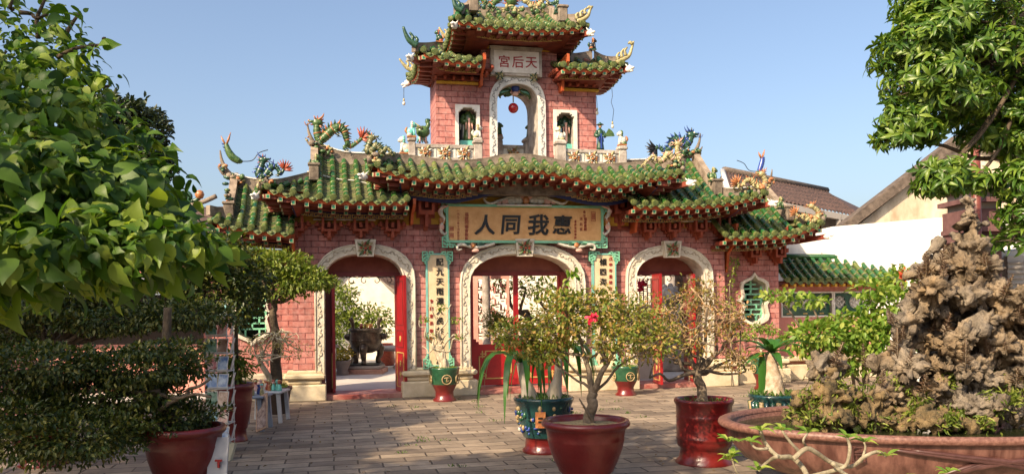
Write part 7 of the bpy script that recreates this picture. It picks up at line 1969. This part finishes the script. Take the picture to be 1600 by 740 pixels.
p0 = pp(1505, 420, D - .2); p1 = pp(1552, 300, D - .2); w_ = p1.x - p0.x; cx = (p0.x + p1.x) / 2
mb.b2(p0.x, p1.x, D - .4, D + .4, 0, pp(1530, 330, D).z, MAU)
for yy, ex in ((290, .10), (300, .05), (318, .08), (362, .03), (376, .08)): zz = pp(1530, yy, D).z; mb.b2(p0.x - ex, p1.x + ex, D - .46 - ex, D + .4, zz - .03, zz + .04, CER_R if yy < 300 else MAU)
mb.b2(p0.x + .03, p1.x - .03, D - .38, D + .3, pp(1530, 330, D).z, pp(1530, 292, D).z, GREYW); T.part('pier', mb)
mb = MB(); q = pp(1513, 300, D - .3); mb.lathe([(.08, 0), (.07, .1), (.05, .15), (.06, .25), (.045, .3), (.05, .4), (.02, .5)], q, STONE, 10); T.part('finial', mb)
mb = MB(); q = pp(1534, 290, D - .2); mb.ball(q, .07, CER_T, 8); mb.ball(q + Vector((0, 0, .09)), .05, CER_G, 8); T.part('pot_finial', mb)
mb = MB(); mb.box(pp(1588, 460, D - .1), (.32, .1, 1.2), mat('louvre_grey', (.45, .42, .38), .7)); 
for k in range(14): mb.box(pp(1588, 410 + k * 8, D - .17), (.28, .04, .03), GREYW)
T.part('shutter', mb)
mb = MB(); q = pp(1528, 400, 12.2); q.z = 0; mb.tube([q, Vector((pp(1524, 270, 12.2).x, 12.2, 4.6))], .065, mat('maroon_pole', (.14, .03, .02), .45, (.18, .05, .035), 4), 12)
single('red_pole', mb, 'plain maroon pole rising behind the top of the tall rock', 'pole')
# pink shop wall at the left, dark under its awning
T = Thing('pink_shop_wall', 'low pink plastered building in shade behind the tiered trees on the left', 'building', Vector((-9, 17, 0)))
mb = MB(); a, b = pp(-200, 500, 17.2), pp(318, 500, 16.2); u = (b - a); u.z = 0; L = u.length; u.normalize(); nn_ = Vector((u.y, -u.x, 0))
def q4(p, q, z0, z1, m, off=0): 
    p = p + nn_ * off; q = q + nn_ * off; mb.add([(p.x, p.y, z0), (q.x, q.y, z0), (q.x, q.y, z1), (p.x, p.y, z1)], [(0, 1, 2, 3)], m, False)
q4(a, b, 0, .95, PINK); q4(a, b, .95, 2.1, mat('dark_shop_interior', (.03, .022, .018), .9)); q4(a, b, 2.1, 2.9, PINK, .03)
mb.add([(b.x, b.y, 0), (b.x, b.y + 5, 0), (b.x, b.y + 5, 2.9), (b.x, b.y, 2.9)], [(0, 1, 2, 3)], PINK, False); T.part('wall', mb)
mb = MB(); a2 = a + nn_ * 1.2; b2_ = b + nn_ * 1.2; mb.add([(a2.x, a2.y, 1.95), (b2_.x, b2_.y, 1.95), (b.x, b.y, 2.3), (a.x, a.y, 2.3), (a2.x, a2.y, 1.90), (b2_.x, b2_.y, 1.90)], [(0, 1, 2, 3), (4, 5, 1, 0)], PLG, False); T.part('awning', mb)
mb = MB(); mb.add([(a.x, a.y - .4, 2.85), (b.x + .3, b.y - .4, 2.85), (b.x + .3, b.y + 3, 4.0), (a.x, a.y + 3, 4.0)], [(0, 1, 2, 3)], ROOFB, False); T.part('roof', mb)
# posts and green tile end of a hall roof peeping out left of the left wing
T = Thing('rear_hall_roof', 'grey upswept ridge end with a coiled ornament left of the left wing roof', 'roof', pp(300, 320, 17.2))
mb = MB(); mb.tube(smooth_path([pp(250, 322, 17.2), pp(285, 322, 17.2), pp(315, 316, 17.2), pp(338, 306, 17.2)], 4), .05, RIDGE, 6); T.part('ridge', mb)
mb = MB(); q = smooth_path([pp(x, y, 17.2) for x, y in ((283, 318), (284, 306), (290, 300), (297, 305), (297, 314), (308, 312), (312, 304))], 4); mb.tube(q, .05, CER_DG, 6); mb.ball(q[-1], .1, CER_O, 7); T.part('ornament', mb)

# ================================================================== what shows through the doorways
# censer
D = 20.5; base = AT(565, 0, D); base.z = 0; k2 = PX(D)
T = Thing('stone_pedestal', 'low reddish stone pedestal under the bronze censer', 'pedestal', base)
mb = MB(); mb.chamfer_box(base + Vector((0, 0, .06)), (60 * k2, .9, .12), mat('reddish_slab', (.30, .15, .11), .8, (.4, .24, .18), 6), .01); mb.chamfer_box(base + Vector((0, 0, .16)), (52 * k2, .8, .08), GREYW, .02); T.part('slab', mb)
T.part('rim_stone', MB().chamfer_box(base + Vector((0, 0, .22)), (48 * k2, .7, .04), IRON, .01))
BRZ = mat('dark_bronze', (.035, .028, .022), .4, (.10, .08, .06), 8, .3, 30, metal=.6)
cb = base + Vector((0, 0, .24)); T = Thing('bronze_censer', 'black bronze tripod incense burner seen through the left doorway', 'censer', cb)
mb = MB(); r = 25 * k2; mb.lathe([(r * .4, .26), (r * .8, .33), (r * .98, .5), (r * 1.0, .66), (r * .94, .76), (r * .96, .79), (r * 1.05, .81), (r * 1.05, .86), (r * .9, .86), (r * .85, .75)], cb, BRZ, 28); mb.lathe([(r * 1.005, .55), (r * 1.03, .57), (r * 1.005, .59)], cb, BRZ, 28, close=False); T.part('body', mb)
for a in (-1.57, .5, 2.64): 
    mb = MB(); v = Vector((math.cos(a), math.sin(a), 0)); mb.tube(smooth_path([cb + v * r * .8 + Vector((0, 0, .45)), cb + v * r * .95 + Vector((0, 0, .25)), cb + v * r * .78 + Vector((0, 0, .1)), cb + v * r * .85], 4), [.11, .11, .1, .09, .08, .075, .07, .065, .06, .06, .065, .07, .08], BRZ, 9); mb.ball(cb + v * r * .98 + Vector((0, 0, .36)), .10, BRZ, 8); T.part('leg', mb)
for s_ in (-1, 1):
    mb = MB(); mb.tube(smooth_path([cb + Vector((s_ * r * .8, 0, .84)), cb + Vector((s_ * r * .82, 0, 1.0)), cb + Vector((s_ * r * .95, 0, 1.12))], 4), [.05, .045, .04, .04, .045, .05, .055, .06, .05], BRZ, 8); mb.ball(cb + Vector((s_ * r * 1.08, 0, .66)), .09, BRZ, 8, (1.3, .8, .9)); T.part('handle', mb)
mb = MB()
for k in range(14): p = cb + Vector((rng.uniform(-.15, .15), rng.uniform(-.1, .1), .84)); mb.tube([p, p + Vector((0, 0, .14))], .008, CER_R, 4)
T.part('incense', mb)
# flower pot
b_ = AT(528, 0, 20.0); b_.z = 0; T, _ = potted('potted_flowers', 'grey urn of yellow flowers left of the bronze censer', 'potted plant', b_, [(.14, 0), (.16, .05), (.13, .12), (.2, .3), (.22, .36), (.19, .36), (.17, .3)], GREYW)
crown(T, [((b_.x, b_.y, .48), (.28, .2, .16), 340)], .07, .6, 'small', leaf_mat('yellow_flowers', (.10, .16, .03), (.55, .42, .05), (.65, .50, .08)), .1, shell=.2)
b_ = AT(596, 0, 23.0); b_.z = 0; mb = MB(); mb.lathe([(.22, 0), (.26, .1), (.24, .5), (.2, .62)], b_, CER_R, 16); single('red_drum_stool', mb, 'round red ceramic stool behind the bronze censer', 'stool')
b_ = AT(625, 0, 22.0); b_.z = 0; T = Thing('stone_table', 'pale round stone table at the right edge of the left doorway view', 'table', b_)
mb = MB(); mb.lathe([(.3, 0), (.32, .05), (.2, .1), (.18, .42), (.3, .48)], b_, STONE_G, 14); T.part('pedestal', mb); mb = MB(); mb.lathe([(.66, .48), (.7, .52), (.7, .56), (.66, .58)], b_, GREYW, 24); T.part('tabletop', mb)
mb = MB(); b_ = AT(508, 0, 19.5); b_.z = 0; T = Thing('glass_lantern_box', 'small grey stone lantern box at the left edge of the left doorway view', 'lantern', b_); mb.box(b_ + Vector((0, 0, .2)), (.22, .22, .4), GREYW); T.part('base', mb); mb = MB(); mb.box(b_ + Vector((0, 0, .55)), (.26, .26, .3), WHITE); mb.box(b_ + Vector((0, 0, .72)), (.34, .34, .06), GREYW); T.part('housing', mb)
# curved white wall beyond with a sloped mossy roof
D = 26.0; T = Thing('curved_gable_wall', 'cream courtyard wall with a curved gable seen through the left doorway', 'wall', Vector((pp(560, 0, D).x, D, 0)))
CRM = mat('cream_wall', (.62, .56, .46), .85, (.74, .69, .60), 2.5)
pts = [pp(x, y, D) for x, y in ((500, 446), (525, 440), (545, 420), (570, 414), (600, 440), (620, 458), (660, 472))]
sp_ = smooth_path(pts, 4); mb = MB(); mb.prism([(sp_[0].x - 2, 0)] + [(sp_[-1].x + .4, 0)] + [(p.x, p.z) for p in reversed(sp_)] + [(sp_[0].x - 2, sp_[0].z)], D, D + .4, CRM); T.part('wall', mb)
mb = MB(); mb.tube([p + Vector((0, -.1, .02)) for p in sp_], .07, GREYW, 6); T.part('coping', mb)
T = Thing('mossy_roof', 'mossy tiled roof falling towards the censer wall, seen through the left doorway', 'roof', pp(640, 420, 24.5))
mb = MB(); q = [pp(570, 408, 24.5), pp(596, 438, 24.3), pp(630, 462, 24.2), pp(700, 478, 24.2), pp(700, 380, 25.5), pp(580, 380, 25.5)]; mb.add(q, [(0, 1, 2, 3, 4, 5)], ROOFB, False); mb.add([p + Vector((0, .3, .1)) for p in q], [(5, 4, 3, 2, 1, 0)], ROOFB, False); T.part('tiles', mb)
b_ = AT(545, 0, 23.5); b_.z = 0; T = Thing('courtyard_tree', 'airy light green tree behind the bronze censer', 'tree', b_); k3 = PX(23.5)
cl = [(pp(x, y, 23.5 + rng.uniform(-.4, .4)), (w * k3, .6, h_ * k3), n) for x, y, w, h_, n in ((535, 480, 30, 30, 560), (555, 500, 34, 22, 500), (585, 495, 28, 24, 300), (520, 510, 22, 30, 400), (600, 510, 18, 22, 140), (540, 455, 22, 16, 160), (525, 540, 20, 20, 240))]
crown(T, cl, .13, .45, 'small', L_MID, .2, shell=.1); mb = MB()
for c, r_, n in cl: limb(mb, b_ + Vector((.1, 0, .3)), c, .07, .02, BARK, .1, 5)
mb.tube([b_, b_ + Vector((.1, 0, .35))], [.11, .09], BARK, 8); T.part('trunk', mb)
# pink wall with a fret window beyond the middle door
D = 19.5; T = Thing('fret_window_wall', 'sunlit pink courtyard wall with a pierced fret window beyond the middle door', 'wall', Vector((pp(790, 0, D).x, D, 0)))
a = pp(728, 400, D); b = pp(795, 400, D); mb = MB(); wa0, wa1, wz0, wz1 = pp(741, 0, D).x, pp(786, 0, D).x, pp(760, 530, D).z, pp(760, 435, D).z
mb.prism([(a.x - 1, 0), (b.x, 0), (b.x, 4.2), (a.x - 1, 4.2)], D, D + .3, mat('lit_pink_wall', (.55, .24, .19), .8, (.62, .32, .26), 3), holes=[[(wa0, wz0), (wa1, wz0), (wa1, wz1), (wa0, wz1)]], rev=CRM); T.part('wall', mb)
mb = MB(); n = 5
cw = (wa1 - wa0) / n; nz_ = int((wz1 - wz0) / cw)
for i in range(n):
    for j in range(nz_):
        x = wa0 + cw * i; z_ = wz0 + cw * j; t = .025
        if (i + j) % 2: mb.b2(x, x + t, D + .08, D + .14, z_, z_ + cw, PINK); mb.b2(x, x + cw, D + .08, D + .14, z_, z_ + t, PINK); mb.b2(x + cw * .5, x + cw * .5 + t, D + .08, D + .14, z_, z_ + cw * .6, PINK)
        else: mb.b2(x, x + cw * .6, D + .08, D + .14, z_ + cw * .5, z_ + cw * .5 + t, PINK); mb.b2(x + cw - t, x + cw, D + .08, D + .14, z_, z_ + cw, PINK)
T.part('fret_lattice', mb)
mb = MB(); q = pp(754, 0, D - .3); q.z = 0; mb.lathe([(.16, 0), (.16, .3), (.1, .36), (.09, 2.4), (.12, 2.5), (.07, 2.55), (.07, 4)], q, STONE_G, 14); T.part('column', mb)
D = 24; T = Thing('courtyard_wall', 'bright cream wall closing the courtyard beyond the middle and right doors', 'wall', Vector((pp(950, 0, D).x, D, 0)))
mb = MB(); a = pp(700, 0, D).x; b = pp(1135, 0, D).x; mb.b2(a, b, D, D + .3, 0, 3.1, CRM); mb.b2(a, b, D - .06, D + .36, 3.1, 3.25, GREYW); T.part('wall', mb)
b_ = AT(810, 0, 20.5); b_.z = 0; T = Thing('courtyard_tree', 'sparse gnarled tree in the courtyard beyond the middle door', 'tree', b_); k3 = PX(20.5)
cl = [(pp(x, y, 20.5 + rng.uniform(-.4, .4)), (w * k3, .5, h_ * k3), n) for x, y, w, h_, n in ((780, 440, 30, 16, 160), (815, 450, 30, 22, 170), (850, 450, 30, 24, 240), (870, 480, 20, 24, 160), (775, 500, 20, 16, 120), (760, 480, 14, 14, 70), (840, 500, 26, 20, 140))]
crown(T, cl, .12, .45, 'small', L_MID, .2, shell=.1); mb = MB()
for c, r_, n in cl: limb(mb, b_ + Vector((.3, 0, .9)), c, .08, .03, BARK, .16, 6); limb(mb, c, Vector(c) + Vector(rng.normal(size=3) * .4), .03, .01, BARK, .06, 4)
limb(mb, b_, b_ + Vector((.3, 0, .95)), .15, .1, BARK, .03, 4); T.part('trunk', mb)
# small clipped conifer bonsai just inside the middle door
b_ = AT(783, 0, 17.0); b_.z = 0; T, _ = potted('potted_bonsai', 'feathery dark green bonsai in a pot just inside the middle door', 'potted plant', b_, [(.2, 0), (.22, .1), (.32, .5), (.35, .55), (.3, .55), (.28, .5)], POTD)
crown(T, [(pp(783, 512, 17), (.36, .3, .3), 900), (pp(770, 500, 17), (.25, .3, .2), 400)], .09, .16, 'diamond', L_MID, -.3, shell=.2); mb = MB(); limb(mb, b_ + Vector((0, 0, .5)), pp(783, 512, 17), .05, .03, BARK, .03, 4); T.part('trunk', mb)
# beyond the right door
D = 20.0; b_ = AT(1040, 0, D); b_.z = 0; T = Thing('stone_lion', 'grey stone lion on a pedestal seen through the right doorway', 'statue', b_)
mb = MB(); mb.chamfer_box(b_ + Vector((0, 0, .45)), (.7, .6, .9), STONE_G, .04); mb.chamfer_box(b_ + Vector((0, 0, .95)), (.85, .7, .12), STONE_G, .03); T.part('pedestal', mb)
mb = MB(); c = b_ + Vector((0, 0, 1.0)); mb.ball(c + Vector((0, .1, .35)), .3, STONE_G, 10, (.9, 1, 1.2)); mb.ball(c + Vector((0, -.05, .82)), .22, STONE_G, 10); mb.ball(c + Vector((0, -.22, .78)), .12, STONE_G, 8)
for k in (-1, 1): mb.tube([c + Vector((k * .14, -.12, .6)), c + Vector((k * .15, -.2, .0))], [.09, .08], STONE_G, 7); mb.ball(c + Vector((k * .2, .15, .1)), .16, STONE_G, 8)
for k in range(9): mb.ball(c + Vector((math.cos(k * .7) * .2, .02, .85 + math.sin(k * .7) * .2)), .07, STONE_G, 6)
T.part('lion', mb)
T = Thing('white_fret_screen', 'white fret screen with a red flower seen through the right doorway', 'screen', Vector((pp(1008, 0, 18).x, 18, 0)))
mb = MB(); x0, x1 = pp(988, 0, 18).x, pp(1018, 0, 18).x; z0_, z1_ = pp(1000, 476, 18).z, pp(1000, 426, 18).z; mb.b2(x0, x1, 18, 18.2, 0, z0_, CRM); mb.b2(x0, x1, 18, 18.2, z1_, z1_ + .2, CRM)
n = 5; cw = (x1 - x0) / n
for i in range(n):
    for j in range(7):
        x = x0 + cw * i; zz = z0_ + cw * j
        if zz + cw > z1_: break
        mb.b2(x, x + .02, 18.05, 18.1, zz, zz + cw, WHITE); mb.b2(x, x + cw, 18.05, 18.1, zz + (cw * .5 if (i + j) % 2 else 0), zz + (cw * .5 if (i + j) % 2 else 0) + .02, WHITE)
T.part('screen', mb); mb = MB(); q = pp(1003, 446, 17.9)
for k in range(9): mb.ball(q + Vector(rng.normal(size=3) * .05), .05, FLOWER, 6)
T.part('flower', mb)
T = Thing('hall_steps', 'pale stone steps of the hall seen through the right doorway', 'steps', Vector((pp(1050, 0, 21).x, 21, 0)))
mb = MB(); a, b = pp(985, 0, 21).x, pp(1110, 0, 21).x
for k in range(4): mb.b2(a, b, 20.6 + k * .32, 22.6, k * .16, k * .16 + .155, STONE_C if k % 2 else STONE)
T.part('flight', mb)
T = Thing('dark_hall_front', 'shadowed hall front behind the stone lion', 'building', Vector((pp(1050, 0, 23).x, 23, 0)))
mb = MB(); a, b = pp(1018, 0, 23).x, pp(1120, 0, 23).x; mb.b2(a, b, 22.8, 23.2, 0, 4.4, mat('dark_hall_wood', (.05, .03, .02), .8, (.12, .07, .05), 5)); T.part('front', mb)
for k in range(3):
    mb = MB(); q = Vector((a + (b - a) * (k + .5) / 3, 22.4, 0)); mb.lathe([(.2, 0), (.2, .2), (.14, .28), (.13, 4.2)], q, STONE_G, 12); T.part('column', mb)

# ================================================================== out of view: halls added to block sky light from the courtyard
T = Thing('sky_blocker_hall', 'unseen long low hall with a dark tiled roof, added opposite the gate to block sky light', 'building', (0, -12, 0))
mb = MB(); mb.b2(-16, 14, -16, -11, 0, 4.6, mat('old_yellow_wall', (.38, .27, .12), .85, (.5, .38, .2), 2)); T.part('wall', mb)
mb = MB(); mb.add([(-17, -10, 4.5), (15, -10, 4.5), (15, -13.5, 6.8), (-17, -13.5, 6.8), (-17, -17, 4.5), (15, -17, 4.5)], [(0, 1, 2, 3), (3, 2, 5, 4)], ROOFB, False); T.part('roof', mb)
for k in range(5):
    mb = MB(); x = -12 + k * 5.5; mb.b2(x - 1, x + 1, -10.98, -10.9, .1, 2.8, RED_D); mb.b2(x - 1.1, x + 1.1, -10.97, -10.88, 2.8, 2.95, STONE); T.part('door', mb)
T = Thing('sky_blocker_side', 'unseen long side hall added along the left edge to block sky light', 'building', (-15, 3, 0))  # second unseen hall, added to lower the sky fill from the left
mb = MB(); mb.b2(-18, -13.5, -9, 13, 0, 4.2, mat('old_yellow_wall', (.38, .27, .12))); T.part('wall', mb)
mb = MB(); mb.add([(-12.6, -10, 4.1), (-12.6, 13.5, 4.1), (-15.8, 13.5, 6.2), (-15.8, -10, 6.2), (-19, -10, 4.1), (-19, 13.5, 4.1)], [(0, 1, 2, 3), (3, 2, 5, 4)], ROOFB, False); T.part('roof', mb)

# weeds in the joints and a few fallen leaves on the paving
n = 420; gx = rng.uniform(-6, 7, n); gy = np.round(rng.uniform(-7.5, -.7, n) / .24) * .24 + rng.normal(size=n) * .01
gp = np.array([GM @ Vector((a, b, .006)) for a, b in zip(gx, gy)])
T = Thing('leaf_litter', 'scattered dry fallen leaves on the brick paving', 'fallen leaves', (0, 0, 0), kind='stuff')
T.mpart('leaves', leaf_mesh('leaves', gp + rng.normal(size=(n, 3)) * [.1, .1, 0] + [0, 0, .012], rng.normal(size=(n, 3)) * [1, 1, .15], np.tile([0, 0, 1.0], (n, 1)) + rng.normal(size=(n, 3)) * .3, rng.uniform(.02, .06, n), .022, 'small', leaf_mat('dead_leaf', (.10, .05, .02), (.28, .17, .07)), None, T.b))
cent = np.array([np.array(GM @ Vector((rng.uniform(-3, 5), -round(rng.uniform(.7, 7) / .24) * .24, .006))) for _ in range(46)]); gp = np.repeat(cent, 12, 0) + rng.normal(size=(46 * 12, 3)) * [.05, .02, 0]; n = len(gp)
T = Thing('paving_weeds', 'small green weeds in the joints of the paving', 'weeds', (0, 0, 0), kind='stuff')
T.mpart('blades', leaf_mesh('blades', gp, rng.normal(size=(n, 3)) * .6 + [0, 0, .9], rng.normal(size=(n, 3)), rng.uniform(.015, .05, n), .012, 'small', L_GRASS, None, T.b))
